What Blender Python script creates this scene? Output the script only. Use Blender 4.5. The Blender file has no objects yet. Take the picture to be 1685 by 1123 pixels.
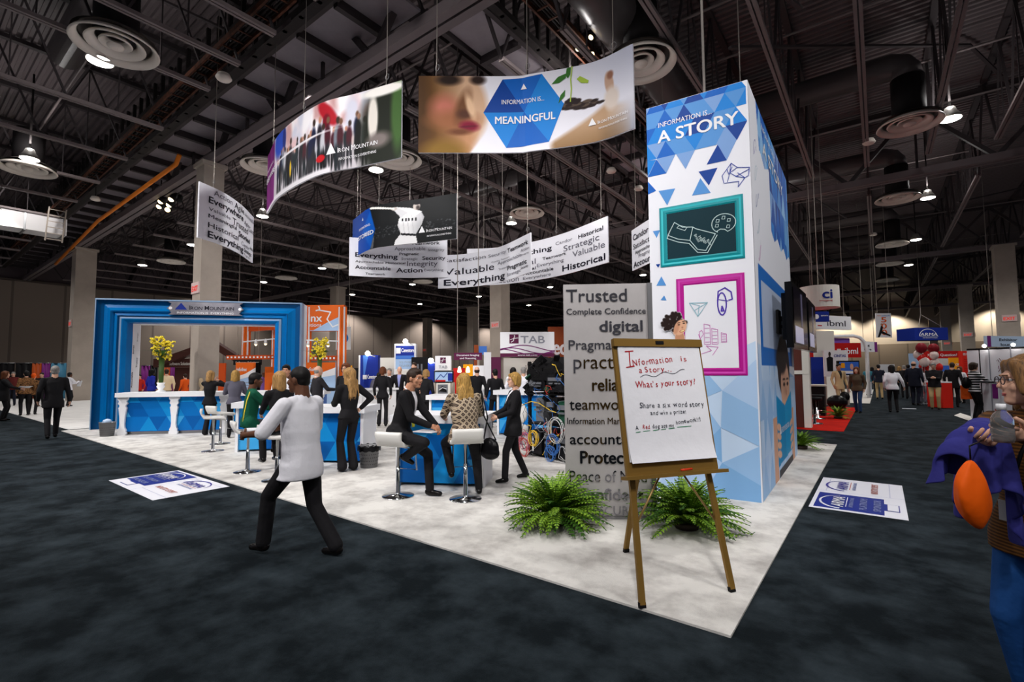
import bpy, bmesh, math, random
import numpy as np
from mathutils import Vector, Matrix
random.seed(7); rng = np.random.RandomState(3)
C = bpy.context.scene.collection
SC = bpy.context.scene
R = math.radians
# ---------------------------------------------------------------- camera
FPX, CAMH = 794.7, 1.6
_y, _p, _r = R(37.18), R(3.49), R(-0.37)
_f = np.array([-math.sin(_y)*math.cos(_p), math.cos(_y)*math.cos(_p), math.sin(_p)])
_rt = np.array([math.cos(_y), math.sin(_y), 0.0]); _up = np.cross(_rt, _f)
CR, CU = math.cos(_r)*_rt + math.sin(_r)*_up, -math.sin(_r)*_rt + math.cos(_r)*_up
CO = np.array([0, 0, CAMH])
cam = bpy.data.objects.new('camera', bpy.data.cameras.new('camera')); C.objects.link(cam)
cam.data.sensor_width = 36; cam.data.lens = 36*FPX/1685; cam.data.clip_end = 400; cam.data.clip_start = .05
cam.matrix_world = Matrix(((CR[0], CU[0], -_f[0], 0), (CR[1], CU[1], -_f[1], 0), (CR[2], CU[2], -_f[2], CAMH), (0, 0, 0, 1)))
SC.camera = cam
# ---------------------------------------------------------------- world, exposure
SC.view_settings.view_transform = 'Standard'; SC.view_settings.look = 'None'
SC.view_settings.exposure = 0.0; SC.view_settings.gamma = 1.0; SC.view_settings.use_curve_mapping = False
w = bpy.data.worlds.new('hall_air'); SC.world = w; w.use_nodes = True
w.node_tree.nodes['Background'].inputs[0].default_value = (.95, .92, 1.0, 1); w.node_tree.nodes['Background'].inputs[1].default_value = 0.16
try:
    SC.cycles.max_bounces = 5; SC.cycles.diffuse_bounces = 2; SC.cycles.glossy_bounces = 3; SC.cycles.transparent_max_bounces = 6
    SC.cycles.use_denoising = True; SC.cycles.caustics_reflective = False; SC.cycles.caustics_refractive = False
except Exception: pass
# ---------------------------------------------------------------- lamps of the hall
def lamp(kind, loc, power, size=.5, target=None, angle=120, blend=.6, col=(1, .97, .95)):
    d = bpy.data.lights.new('lamp', kind); d.energy = power; d.color = col
    o = bpy.data.objects.new('hall_lamp', d); C.objects.link(o); o.location = loc
    if kind == 'AREA': d.shape = 'DISK'; d.size = size
    else: d.shadow_soft_size = size
    if kind == 'SPOT': d.spot_size = R(angle); d.spot_blend = blend
    t = Vector(target) if target is not None else Vector((loc[0], loc[1], 0))
    o.rotation_euler = (t - Vector(loc)).to_track_quat('-Z', 'Y').to_euler()
    o['kind'] = 'helper'
    return o
HB_X = [2.0, -6.2, -14.4, -23.0, -31.4, -40.0]      # high-bay grid, metres
HB_Y = [2.9, 10.8, 19.0, 27.4, 36.0, 44.6]
for x in HB_X:                                       # each high bay above the hall throws a wide pool of light
    for y in HB_Y[:5]:
        if x > -24 and y < 30: lamp('POINT', (x, y, 9.5), 75, .12)        # added point lamps brighten the ceiling, as upward spill from the glass reflectors
        lamp('SPOT', (x, y, 8.85), (900 if x > 0 and y > 12 else 430) if x > -20 else 800, .3, angle=150, blend=.8)
for y in (19, 27.4, 36): lamp('SPOT', (10.2, y, 8.9), 900, .3, angle=150, blend=.8)
for x in (-23, -14.4, -6.2, 2, 10): lamp('SPOT', (x, -5.3, 8.9), 900, .3, angle=150, blend=.8)   # the next row, above and behind the photographer
for y in (44.6, 53, 62, 71, 80): lamp('SPOT', (2, y, 8.9), 1300, .3, angle=150, blend=.8)
# stage spots rigged for the stand; unseen ones over it added to brighten banners
for loc, tgt, pw, an in (((1.5, -3.0, 8.6), (-3.5, 6.0, 2.0), 1500, 62), ((-9.0, -4.5, 8.6), (-9.5, 6.0, 2.0), 3100, 75),
                         ((-3.0, -5.0, 8.6), (-6.0, 9.0, 5.4), 1000, 50), ((-6.5, 8.3, 8.9), (-9.5, 13.0, 5.0), 900, 95), ((-12.0, 6.6, 8.9), (-12.6, 10.6, 5.9), 700, 85), ((-8.6, 7.2, 8.9), (-14.2, 5.8, 5.4), 800, 60), ((6.5, 2.5, 8.6), (-1.3, 7.5, 2.6), 1500, 55),
                         ((-17.0, -3.5, 8.6), (-16.5, 6.0, 2.0), 2300, 70), ((-2.2, 1.2, 8.7), (-5.5, 7.5, .8), 700, 70)):
    lamp('SPOT', loc, pw, .28, tgt, an, .7)
# ---------------------------------------------------------------- pixel helpers: photo pixel -> place in the hall
def ray(px, py): return _f + CR*(px-842.5)/FPX + CU*(561.5-py)/FPX
def G(px, py, z=0.0): d = ray(px, py); return Vector(CO + d*(z-CAMH)/d[2])
def D(px, py, dep): return Vector(CO + ray(px, py)*dep)
def depth(p): return float((np.array(p)-CO) @ _f)
def XW(px, X): d = ray(px, 600); return Vector(CO + d*X/d[0])
# ---------------------------------------------------------------- materials
def lin(c):
    if isinstance(c, str): c = [int(c[i:i+2], 16) for i in (0, 2, 4)]
    return tuple((v/255/12.92 if v/255 <= .04045 else ((v/255+.055)/1.055)**2.4) for v in c)
MATS = {}
def mat(name, col, rough=.55, metal=0., emit=0., spec=.18, noise=None, bump=None, grain=None):
    """noise=(scale, second colour, low, high) mottles the colour; bump=(scale, strength)"""
    if name in MATS: return MATS[name]
    m = bpy.data.materials.new(name); m.use_nodes = True; nt = m.node_tree; b = nt.nodes['Principled BSDF']
    c = lin(col) + (1,)
    b.inputs['Base Color'].default_value = c; b.inputs['Roughness'].default_value = rough; b.inputs['Metallic'].default_value = metal
    b.inputs['Specular IOR Level'].default_value = spec
    if emit: b.inputs['Emission Color'].default_value = c; b.inputs['Emission Strength'].default_value = emit
    if noise or bump: tc = nt.nodes.new('ShaderNodeTexCoord')
    if noise:
        n = nt.nodes.new('ShaderNodeTexNoise'); n.inputs['Scale'].default_value = noise[0]; n.inputs['Detail'].default_value = 6; n.inputs['Roughness'].default_value = .65
        r = nt.nodes.new('ShaderNodeValToRGB'); r.color_ramp.elements[0].color = c; r.color_ramp.elements[1].color = lin(noise[1]) + (1,)
        r.color_ramp.elements[0].position = noise[2] if len(noise) > 2 else .35; r.color_ramp.elements[1].position = noise[3] if len(noise) > 3 else .65
        src = tc.outputs['Object']
        if grain: mp = nt.nodes.new('ShaderNodeMapping'); mp.inputs['Scale'].default_value = grain; nt.links.new(src, mp.inputs['Vector']); src = mp.outputs['Vector']
        nt.links.new(src, n.inputs['Vector']); nt.links.new(n.outputs['Fac'], r.inputs['Fac']); nt.links.new(r.outputs['Color'], b.inputs['Base Color'])
    if bump:
        n = nt.nodes.new('ShaderNodeTexNoise'); n.inputs['Scale'].default_value = bump[0]; n.inputs['Detail'].default_value = 3
        bp = nt.nodes.new('ShaderNodeBump'); bp.inputs['Strength'].default_value = bump[1]; bp.inputs['Distance'].default_value = .02
        nt.links.new(tc.outputs['Object'], n.inputs['Vector']); nt.links.new(n.outputs['Fac'], bp.inputs['Height']); nt.links.new(bp.outputs['Normal'], b.inputs['Normal'])
    MATS[name] = m; return m
def vcol_mat(name, rough=.5):
    m = mat(name, (255, 255, 255), rough, spec=.12); nt = m.node_tree
    a = nt.nodes.new('ShaderNodeVertexColor'); a.layer_name = 'print'
    nt.links.new(a.outputs['Color'], nt.nodes['Principled BSDF'].inputs['Base Color']); return m
def M(n): return MATS[n]
# ---------------------------------------------------------------- object helpers
def tag(o, label=None, cat=None, group=None, kind=None):
    if label: o['label'] = label
    if cat: o['category'] = cat
    if group: o['group'] = group
    if kind: o['kind'] = kind
    return o
def root(name, label, cat, loc=(0, 0, 0), group=None, rz=0):
    o = bpy.data.objects.new(name, None); C.objects.link(o); o.location = loc; o.rotation_euler = (0, 0, rz); o.empty_display_size = .1
    return tag(o, label, cat, group)
def dup(o, loc, rz=None, label=None, group=None):
    r = o.copy(); C.objects.link(r); r.location = loc
    if rz is not None: r.rotation_euler = (0, 0, rz)
    if label: r['label'] = label
    if group: r['group'] = group
    for ch in list(o.children):
        c = ch.copy(); C.objects.link(c); c.parent = r
        for g in list(ch.children):
            d = g.copy(); C.objects.link(d); d.parent = c
    return r
class MB:
    """collects shapes, then links them as ONE mesh object"""
    def __init__(s): s.v = []; s.f = []; s.m = []; s.sm = []
    def add(s, vs, fs, mi=0, smooth=False):
        n = len(s.v); s.v += [tuple(p) for p in vs]; s.f += [tuple(i+n for i in q) for q in fs]; s.m += [mi]*len(fs); s.sm += [smooth]*len(fs); return s
    def box(s, lo, hi, mi=0):
        x0, y0, z0 = lo; x1, y1, z1 = hi
        return s.add([(x0,y0,z0),(x1,y0,z0),(x1,y1,z0),(x0,y1,z0),(x0,y0,z1),(x1,y0,z1),(x1,y1,z1),(x0,y1,z1)],
                     [(0,3,2,1),(4,5,6,7),(0,1,5,4),(1,2,6,5),(2,3,7,6),(3,0,4,7)], mi)
    def obox(s, c, ax, ay, az, mi=0):
        """box from its centre and three half-axis vectors"""
        c, ax, ay, az = map(Vector, (c, ax, ay, az))
        vs = [c-ax-ay-az, c+ax-ay-az, c+ax+ay-az, c-ax+ay-az, c-ax-ay+az, c+ax-ay+az, c+ax+ay+az, c-ax+ay+az]
        return s.add(vs, [(0,3,2,1),(4,5,6,7),(0,1,5,4),(1,2,6,5),(2,3,7,6),(3,0,4,7)], mi)
    def bar(s, a, b, w, h, mi=0, up=(0, 0, 1)):
        a, b = Vector(a), Vector(b); d = (b-a); L = d.length; d.normalize(); u = Vector(up)
        if abs(d.dot(u)) > .98: u = Vector((1, 0, 0))
        x = d.cross(u).normalized(); y = x.cross(d)
        return s.obox((a+b)/2, x*w/2, d*L/2, y*h/2, mi)
    def tube(s, pts, r, seg=8, mi=0, cap=True, smooth=True):
        pts = [Vector(p) for p in pts]; rs = r if isinstance(r, (list, tuple)) else [r]*len(pts); vs = []; fs = []; pu = None
        for i, p in enumerate(pts):
            d = (pts[min(i+1, len(pts)-1)]-pts[max(i-1, 0)])
            d = d.normalized() if d.length > 1e-9 else Vector((0, 0, 1))
            if pu is None: pu = d.cross(Vector((0, 0, 1)) if abs(d.z) < .9 else Vector((1, 0, 0))).normalized()
            u = (pu - d*pu.dot(d)); u = u.normalized() if u.length > 1e-6 else d.orthogonal().normalized(); pu = u; t = d.cross(u)
            for k in range(seg):
                a = 2*math.pi*k/seg; vs.append(p + (u*math.cos(a)+t*math.sin(a))*rs[i])
        for i in range(len(pts)-1):
            for k in range(seg): fs.append((i*seg+k, i*seg+(k+1) % seg, (i+1)*seg+(k+1) % seg, (i+1)*seg+k))
        if cap: fs.append(tuple(range(seg))[::-1]); fs.append(tuple((len(pts)-1)*seg+k for k in range(seg)))
        return s.add(vs, fs, mi, smooth)
    def cyl(s, c, r, z0, z1, seg=24, mi=0): return s.tube([(c[0], c[1], z0), (c[0], c[1], z1)], r, seg, mi)
    def lathe(s, prof, c=(0, 0, 0), seg=24, mi=0, smooth=True):
        vs = []; fs = []
        for r, z in prof:
            for k in range(seg): a = 2*math.pi*k/seg; vs.append((c[0]+r*math.cos(a), c[1]+r*math.sin(a), c[2]+z))
        for i in range(len(prof)-1):
            for k in range(seg): fs.append((i*seg+k, i*seg+(k+1) % seg, (i+1)*seg+(k+1) % seg, (i+1)*seg+k))
        return s.add(vs, fs, mi, smooth)
    def ball(s, c, r, mi=0, seg=14, rot=None, smooth=True):
        rr = Vector(r) if isinstance(r, (tuple, list, Vector)) else Vector((r, r, r)); c = Vector(c); n = max(4, seg//2); vs = []; fs = []
        for i in range(n+1):
            t = math.pi*i/n
            for k in range(seg):
                a = 2*math.pi*k/seg; p = Vector((math.sin(t)*math.cos(a)*rr.x, math.sin(t)*math.sin(a)*rr.y, math.cos(t)*rr.z))
                vs.append(c + (rot @ p if rot else p))
        for i in range(n):
            for k in range(seg): fs.append((i*seg+k, (i+1)*seg+k, (i+1)*seg+(k+1) % seg, i*seg+(k+1) % seg))
        return s.add(vs, fs, mi, smooth)
    def cap(s, a, b, r0, r1, mi=0, seg=10):
        """tapered capsule"""
        a, b = Vector(a), Vector(b); d = (b-a).normalized() if (b-a).length > 1e-6 else Vector((0, 0, 1)); P = []; Q = []
        for t in (85, 55, 25): P.append(a-d*r0*math.sin(R(t))); Q.append(r0*math.cos(R(t)))
        P += [a, b]; Q += [r0, r1]
        for t in (25, 55, 85): P.append(b+d*r1*math.sin(R(t))); Q.append(r1*math.cos(R(t)))
        return s.tube(P, Q, seg, mi)
    def prism(s, pts, o, ux, uy, n, mi=0):
        """extrude a 2-D outline; o origin, ux/uy axes, n thickness vector"""
        o, ux, uy, n = map(Vector, (o, ux, uy, n)); k = len(pts); vs = [o+ux*x+uy*y for x, y in pts]; vs += [p+n for p in vs]
        fs = [tuple(range(k))[::-1], tuple(range(k, 2*k))] + [(i, (i+1) % k, k+(i+1) % k, k+i) for i in range(k)]
        return s.add(vs, fs, mi)
    def build(s, name, mats, parent=None, kind=None, local=False):
        me = bpy.data.meshes.new(name)
        vs = s.v
        if parent is not None and not local:      # given in hall coordinates: store relative to the thing's base
            inv = wm(parent).inverted(); vs = [tuple(inv @ Vector(p)) for p in vs]
        me.from_pydata(vs, [], s.f)
        for m in (mats if isinstance(mats, (list, tuple)) else [mats]): me.materials.append(M(m) if isinstance(m, str) else m)
        me.polygons.foreach_set('material_index', s.m); me.polygons.foreach_set('use_smooth', s.sm)
        me.update()
        o = bpy.data.objects.new(name, me); C.objects.link(o)
        if parent is not None: o.parent = parent
        if kind: o['kind'] = kind
        return o
def wm(o):
    m = Matrix.Translation(o.location) @ o.rotation_euler.to_matrix().to_4x4()
    return wm(o.parent) @ m if o.parent else m
# ---------------------------------------------------------------- lettering and prints
_TX = {}
def text_geo(t, bold=0., res=2):
    k = (t, bold, res)
    if k in _TX: return _TX[k]
    cu = bpy.data.curves.new('t', 'FONT'); cu.body = t; cu.size = 1; cu.resolution_u = res; cu.offset = bold; cu.space_character = 1+bold*2.2
    ob = bpy.data.objects.new('t', cu); me = ob.to_mesh()
    vs = np.zeros(len(me.vertices)*3); me.vertices.foreach_get('co', vs); vs = vs.reshape(-1, 3)[:, :2]
    fs = [tuple(p.vertices) for p in me.polygons]
    ob.to_mesh_clear(); bpy.data.objects.remove(ob); bpy.data.curves.remove(cu)
    if len(vs):
        x0, x1 = vs[:, 0].min(), vs[:, 0].max(); vs = vs - [x0, 0]; wd = x1-x0
    else: wd = .3
    _TX[k] = (vs, fs, wd); return _TX[k]
class Gfx:
    """a flat print laid out in metres (u right, v up), then laid onto a surface"""
    def __init__(s): s.it = []; s.mats = []
    def mi(s, m):
        if m not in s.mats: s.mats.append(m)
        return s.mats.index(m)
    def raw(s, vs, fs, m, lay=1): s.it.append((np.array(vs, float), fs, s.mi(m), lay)); return s
    def poly(s, pts, m, lay=1, du=None):
        if du:
            us = [p[0] for p in pts]; a = min(us)
            while a < max(us)-1e-6:
                q = clip(clip(pts, a, 1), a+du, -1)
                if len(q) > 2: s.raw(q, [tuple(range(len(q)))], m, lay)
                a += du
            return s
        return s.raw(pts, [tuple(range(len(pts)))], m, lay)
    def rect(s, x0, y0, x1, y1, m, lay=1, du=None): return s.poly([(x0, y0), (x1, y0), (x1, y1), (x0, y1)], m, lay, du)
    def text(s, t, x, y, size, m, bold=0., lay=3, width=None, align='l', rot=0, sx=1., shear=0., res=2):
        if size > .14: res = max(res, 4)
        if bold > .009:      # thicken by overlaying instead of swelling the outlines
            e = bold*size*.75
            for i, (dx, dy) in enumerate(((-e, 0), (e, 0), (0, e*.7), (0, -e*.7))): s.text(t, x+dx, y+dy, size, m, 0., lay+.14*i, width, align, rot, sx, shear, res)
            return s
        vs, fs, wd = text_geo(t, bold, res)
        if not len(vs): return s
        k = size*sx if width is None else width/wd
        v = vs*[k, size]
        if shear: v = v + np.c_[v[:, 1]*shear, np.zeros(len(v))]
        if align == 'c': v = v - [wd*k/2, 0]
        if align == 'r': v = v - [wd*k, 0]
        c, q = math.cos(rot), math.sin(rot); v = np.c_[v[:, 0]*c-v[:, 1]*q, v[:, 0]*q+v[:, 1]*c] + [x, y]
        return s.raw(v, fs, m, lay)
    def line(s, pts, w, m, lay=2):
        for i, (a, b) in enumerate(zip(pts[:-1], pts[1:])):
            a, b = np.array(a, float), np.array(b, float); d = b-a; L = np.hypot(*d)
            if L < 1e-6: continue
            n = np.array([-d[1], d[0]])/L*w/2; e = d/L*w*.3
            s.raw([a-n-e, b-n+e, b+n+e, a+n-e], [(0, 1, 2, 3)], m, lay+.09*(i % 3))
        return s
    def disc(s, x, y, rx, ry, m, lay=2, n=20, rot=0):
        c, q = math.cos(rot), math.sin(rot); P = []
        for k in range(n):
            a = 2*math.pi*k/n; ex, ey = rx*math.cos(a), ry*math.sin(a); P.append((x+ex*c-ey*q, y+ex*q+ey*c))
        return s.poly(P, m, lay)
    def arc(s, x, y, rx, ry, a0, a1, w, m, lay=2, n=18, taper=False):
        P = [(x+rx*math.cos(R(a0+(a1-a0)*k/n)), y+ry*math.sin(R(a0+(a1-a0)*k/n))) for k in range(n+1)]
        for k in range(n): s.line(P[k:k+2], w*(1-.75*k/n if taper else 1), m, lay+.09*(k % 3))
        return s
    def build(s, name, f, parent, eps=.003):
        vs = []; fs = []; ms = []; inv = wm(parent).inverted()
        for v, ff, m, lay in s.it:
            n = len(vs)
            for u in v:
                p, nn = f(u[0], u[1]); vs.append(tuple(inv @ (p + nn*eps*lay)))
            fs += [tuple(i+n for i in q) for q in ff]; ms += [m]*len(ff)
        me = bpy.data.meshes.new(name); me.from_pydata(vs, [], fs)
        for m in s.mats: me.materials.append(M(m))
        me.polygons.foreach_set('material_index', ms); me.update()
        o = bpy.data.objects.new(name, me); C.objects.link(o); o.parent = parent; return o
def clip(P, a, sgn):
    out = []
    for i in range(len(P)):
        p, q = P[i], P[(i+1) % len(P)]; ip, iq = (p[0]-a)*sgn >= 0, (q[0]-a)*sgn >= 0
        if ip: out.append(p)
        if ip != iq: t = (a-p[0])/(q[0]-p[0]); out.append((a, p[1]+(q[1]-p[1])*t))
    return out
def plane(o, ux, uy):
    o, ux, uy = Vector(o), Vector(ux).normalized(), Vector(uy).normalized(); n = ux.cross(uy)
    return lambda u, v: (o+ux*u+uy*v, n)
def paint(name, W, H, nx, ny, fn, f, parent, rough=.5, eps=.002, cut=None):
    """a printed picture: fn(U,V in 0..1) -> rgb 0..255 array, laid as colours on a fine grid"""
    u, v = np.meshgrid(np.linspace(0, 1, nx), np.linspace(0, 1, ny)); rgb = fn(u, v)/255.0
    rgb = np.clip(rgb, 0, 1); l = np.where(rgb <= .04045, rgb/12.92, ((rgb+.055)/1.055)**2.4)
    inv = wm(parent).inverted(); vs = []
    for j in range(ny):
        for i in range(nx):
            p, n = f(u[j, i]*W, v[j, i]*H); vs.append(tuple(inv @ (p+n*eps)))
    fs = [(j*nx+i, j*nx+i+1, (j+1)*nx+i+1, (j+1)*nx+i) for j in range(ny-1) for i in range(nx-1)]
    if cut is not None:      # leave out the plain ground around a printed figure
        bg = (np.abs(rgb*255-np.array(cut)).max(2) < 70).ravel(); fs = [q for q in fs if not all(bg[i] for i in q)]
    me = bpy.data.meshes.new(name); me.from_pydata(vs, [], fs)
    a = me.color_attributes.new('print', 'FLOAT_COLOR', 'POINT')
    a.data.foreach_set('color', np.concatenate([l, np.ones(l.shape[:2]+(1,))], 2).astype(np.float32).ravel())
    me.materials.append(vcol_mat('printed_picture_%d' % int(rough*100), rough)); me.polygons.foreach_set('use_smooth', [True]*len(fs)); me.update()
    o = bpy.data.objects.new(name, me); C.objects.link(o); o.parent = parent; return o
def el(u, v, cx, cy, rx, ry, soft=.3, rot=0):
    c, s = math.cos(rot), math.sin(rot); x, y = (u-cx)*c+(v-cy)*s, -(u-cx)*s+(v-cy)*c
    d = np.sqrt((x/rx)**2+(y/ry)**2); return np.clip((1+soft/2-d)/max(soft, 1e-3), 0, 1)
def pg(u, v, P):
    """1 inside the polygon P"""
    m = np.zeros(u.shape, bool)
    for (x0, y0), (x1, y1) in zip(P, P[1:]+P[:1]):
        if y0 != y1: m ^= ((v > y0) != (v > y1)) & (u < x0+(v-y0)*(x1-x0)/(y1-y0))
    return m*1.
def mix(a, col, w): return a*(1-w[..., None]) + np.array(col, float)*w[..., None]
# ================================================================ MATERIAL LIST
mat('black_carpet', (18, 25, 29), .95, spec=.1, noise=(2.2, (52, 61, 67), .4, .72), bump=(120, .4))
mat('grey_carpet', (232, 229, 224), .95, spec=.1, noise=(2.2, (172, 167, 163), .42, .72), bump=(160, .4))
mat('white_carpet', (232, 230, 226), .9, spec=.15, noise=(1.5, (214, 212, 210)))
mat('red_carpet', (205, 30, 14), .9, spec=.1, noise=(3, (185, 22, 10)))
mat('deck', (104, 94, 96), .5); mat('joist', (128, 117, 117), .5); mat('girder', (112, 102, 104), .5); mat('web', (62, 56, 58), .6)
mat('soffit', (150, 141, 148), .7, noise=(.6, (130, 122, 130))); mat('dark_steel', (34, 30, 30), .6); mat('duct_dark', (88, 82, 83), .35, .1)
mat('duct_white', (225, 222, 222), .4); mat('drum_black', (34, 31, 32), .7); mat('diffuser', (236, 226, 216), .5); mat('diffuser_dark', (90, 84, 80), .6)
mat('rust', (92, 54, 38), .8, noise=(6, (52, 34, 28))); mat('orange_pipe', (232, 128, 30), .5); mat('column', (186, 174, 162), .7, noise=(.8, (172, 160, 149)))
mat('wall_tan', (142, 128, 117), .8); mat('wall_dark', (92, 82, 86), .85); mat('wall_light', (176, 162, 146), .8); mat('seam', (92, 82, 76), .8)
mat('lamp_glow', (255, 250, 240), emit=20); mat('warm_glow', (255, 226, 170), emit=5); mat('lamp_shell', (190, 186, 180), .3, .7)
mat('white', (238, 238, 242), .5); mat('white_gloss', (242, 242, 244), .2); mat('offwhite', (228, 224, 216), .55); mat('black', (14, 13, 15), .6); mat('black_gloss', (10, 10, 12), .15)
mat('ink', (28, 26, 40), .6); mat('ink_grey', (92, 90, 104), .6); mat('chrome', (210, 212, 214), .12, 1.); mat('steel', (150, 150, 152), .35, .9); mat('cable', (176, 168, 160), .4, .5)
mat('exit_red', (225, 60, 50), .5, emit=.5); mat('exit_white', (226, 200, 196), .5)
# panels with vertical seams: the seam pattern runs along one hall axis
def seam_mat(name, axis, pitch, col):
    m = mat(name, col, .8); nt = m.node_tree; tc = nt.nodes.new('ShaderNodeTexCoord'); sp = nt.nodes.new('ShaderNodeSeparateXYZ')
    a = nt.nodes.new('ShaderNodeMath'); a.operation = 'DIVIDE'; a.inputs[1].default_value = pitch
    b = nt.nodes.new('ShaderNodeMath'); b.operation = 'FRACT'; c = nt.nodes.new('ShaderNodeMath'); c.operation = 'LESS_THAN'; c.inputs[1].default_value = .05
    mx = nt.nodes.new('ShaderNodeMix'); mx.data_type = 'RGBA'; mx.inputs['A'].default_value = lin(col)+(1,); mx.inputs['B'].default_value = lin(tuple(int(v*.8) for v in col))+(1,)
    nt.links.new(tc.outputs['Object'], sp.inputs[0]); nt.links.new(sp.outputs[axis], a.inputs[0]); nt.links.new(a.outputs[0], b.inputs[0]); nt.links.new(b.outputs[0], c.inputs[0])
    nt.links.new(c.outputs[0], mx.inputs['Factor']); nt.links.new(mx.outputs['Result'], nt.nodes['Principled BSDF'].inputs['Base Color'])
seam_mat('wall_panels_left', 1, 3.1, (150, 136, 125)); seam_mat('wall_panels_back', 0, 3.6, (126, 112, 98))
# ================================================================ FLOOR, WALLS
MB().box((-58, -14, -.3), (30, 100, 0)).build('floor', 'black_carpet', kind='structure')
def slab(name, pts, m, z=.015):
    MB().prism([(p[0], p[1]) for p in pts], (0, 0, .0005), (1, 0, 0), (0, 1, 0), (0, 0, z)).build(name, m, kind='structure')
slab('floor_stand_carpet', [(-.77, 3.15), (-.77, 12.2), (-18.1, 12.2), (-18.1, 3.2)], 'grey_carpet')
slab('floor_white_aisle_carpet', [(-18.35, 3.4), (-18.35, 16), (-53, 16), (-53, 3.4)], 'white_carpet', .012)
slab('floor_red_carpet', [(-.78, 14.85), (-.78, 24.0), (-9, 24.0), (-9, 14.85)], 'red_carpet')
slab('floor_hall_stand_carpet', [(-9.5, 14.5), (-9.5, 40), (-30, 40), (-30, 14.5)], 'grey_carpet', .012)
slab('floor_beige_stand_carpet', [(-.4, 27.2), (-.4, 45), (-9, 45), (-9, 27.2)], 'offwhite', .012)
MB().box((-54.6, -14, 0), (-54, 98, 9)).build('wall_left', 'wall_panels_left', kind='structure')
MB().box((-54.6, -14, 9), (-54.25, 98, 12.4)).build('wall_left_upper', 'wall_dark', kind='structure')
MB().box((-54.25, -14, 8.9), (-53.9, 98, 9.05)).build('trim_1', 'seam', kind='structure')
b = MB()
for k in range(34): y = 2+k*2.9; b.bar((-54.2, y, 9.7), (-53.5, y+.5, 11.6), .16, .2)
b.build('trim_2', 'dark_steel', kind='structure')
MB().box((-54, 97, 0), (30, 97.6, 5.4)).build('wall_back', 'wall_panels_back', kind='structure')
MB().box((-54, 97.1, 5.4), (30, 97.6, 12.4)).build('wall_back_upper', 'wall_light', kind='structure')
for x in (-5, 1.5, 14): lamp('SPOT', (x, 94.5, 10.4), 2600, .2, (x, 97, 4), 120, .5, (1, .93, .8))
for y in (20, 36, 50, 64): lamp('SPOT', (-50.5, y, 9.3), 1500, .2, (-54, y, 3), 120, .5)
# ================================================================ CEILING
b = MB(); y = -8.0
while y < 97:
    z = 12.05; b.add([(-54.3, y, z), (30, y, z), (30, y+.09, z), (-54.3, y+.09, z), (-54.3, y+.12, z+.07), (30, y+.12, z+.07), (30, y+.21, z+.07), (-54.3, y+.21, z+.07), (-54.3, y+.24, z), (30, y+.24, z)],
                     [(0, 1, 2, 3), (3, 2, 5, 4), (4, 5, 6, 7), (7, 6, 9, 8)]); y += .24
b.box((-54.3, -8, 12.2), (30, 97, 12.4)); b.build('ceiling', 'deck', kind='structure')
GY = [7.0, 24.1, 42.0, 60.0, 77.5, 96.5]
def joist_mesh(L):
    b = MB(); e = 1.9
    for dx in (-.05, .05): b.box((dx-.035, e, 9.14), (dx+.035, L-e, 9.23), 0)
    b.box((-.09, .2, 11.9), (.09, L-.2, 12.03), 1); n = int(round((L-2*e)/2.3)); s = (L-2*e)/n
    for k in range(n):
        a = e+k*s; b.bar((0, a, 9.2), (0, a+s/2, 11.95), .07, .05, 1); b.bar((0, a+s/2, 11.95), (0, a+s, 9.2), .05, .05, 1)
        b.bar((0, a+s/2, 9.2), (0, a+s/2, 11.95), .03, .03, 1)
    b.bar((0, .1, 11.9), (0, e, 9.2), .07, .07, 1); b.bar((0, L-.1, 11.9), (0, L-e, 9.2), .07, .07, 1)
    return b
for y0, y1 in zip([-8.0]+GY[:-1], GY):
    first = None
    for k in range(-30, 12):
        x = -.04+1.745*k
        if k % 2 and (x < -13 or y0 > 24): continue
        if first is None: first = o = joist_mesh(y1-y0).build('ceiling_joist', ['joist', 'web'], kind='structure')
        else: o = first.copy(); C.objects.link(o)
        o.location = (x, y0, 0)
for gy in GY[:5]:
    b = MB()
    for dy in (-.13, .13): b.box((-54, gy+dy-.1, 9.0), (28, gy+dy+.1, 9.26), 0)
    b.box((-54, gy-.12, 11.6), (28, gy+.12, 11.85), 1); x = -53.5
    while x < 26: b.bar((x, gy, 9.2), (x+2.2, gy, 11.7), .16, .14, 1); b.bar((x+2.2, gy, 11.7), (x+4.4, gy, 9.2), .16, .14, 1); b.bar((x+2.2, gy, 9.2), (x+2.2, gy, 11.7), .08, .08, 1); x += 4.4
    b.build('ceiling_girder', ['girder', 'web'], kind='structure')
# bridging rods and small pipes across the joists
for k, y in enumerate((1.2, 3.4, 9.8, 12.2, 15.0, 19.5, 21.6, 28, 32, 37, 47, 52)):
    MB().tube([(-54, y, 10.6+.3*(k % 3)), (28, y, 10.6+.3*(k % 3))], .035, 6).build('ceiling_pipe', 'joist', kind='structure')
for k, x in enumerate((-20.6, -11, -2.5, 3.2)):
    b = MB(); y = -6
    while y < 60: b.bar((x, y, 9.2), (x+5.2, y+8.6, 11.8), .09, .06); b.bar((x+5.2, y+8.6, 11.8), (x+10, y+17.5, 9.2), .09, .06); y += 17.9
    b.build('ceiling_brace', 'web', kind='structure')
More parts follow.
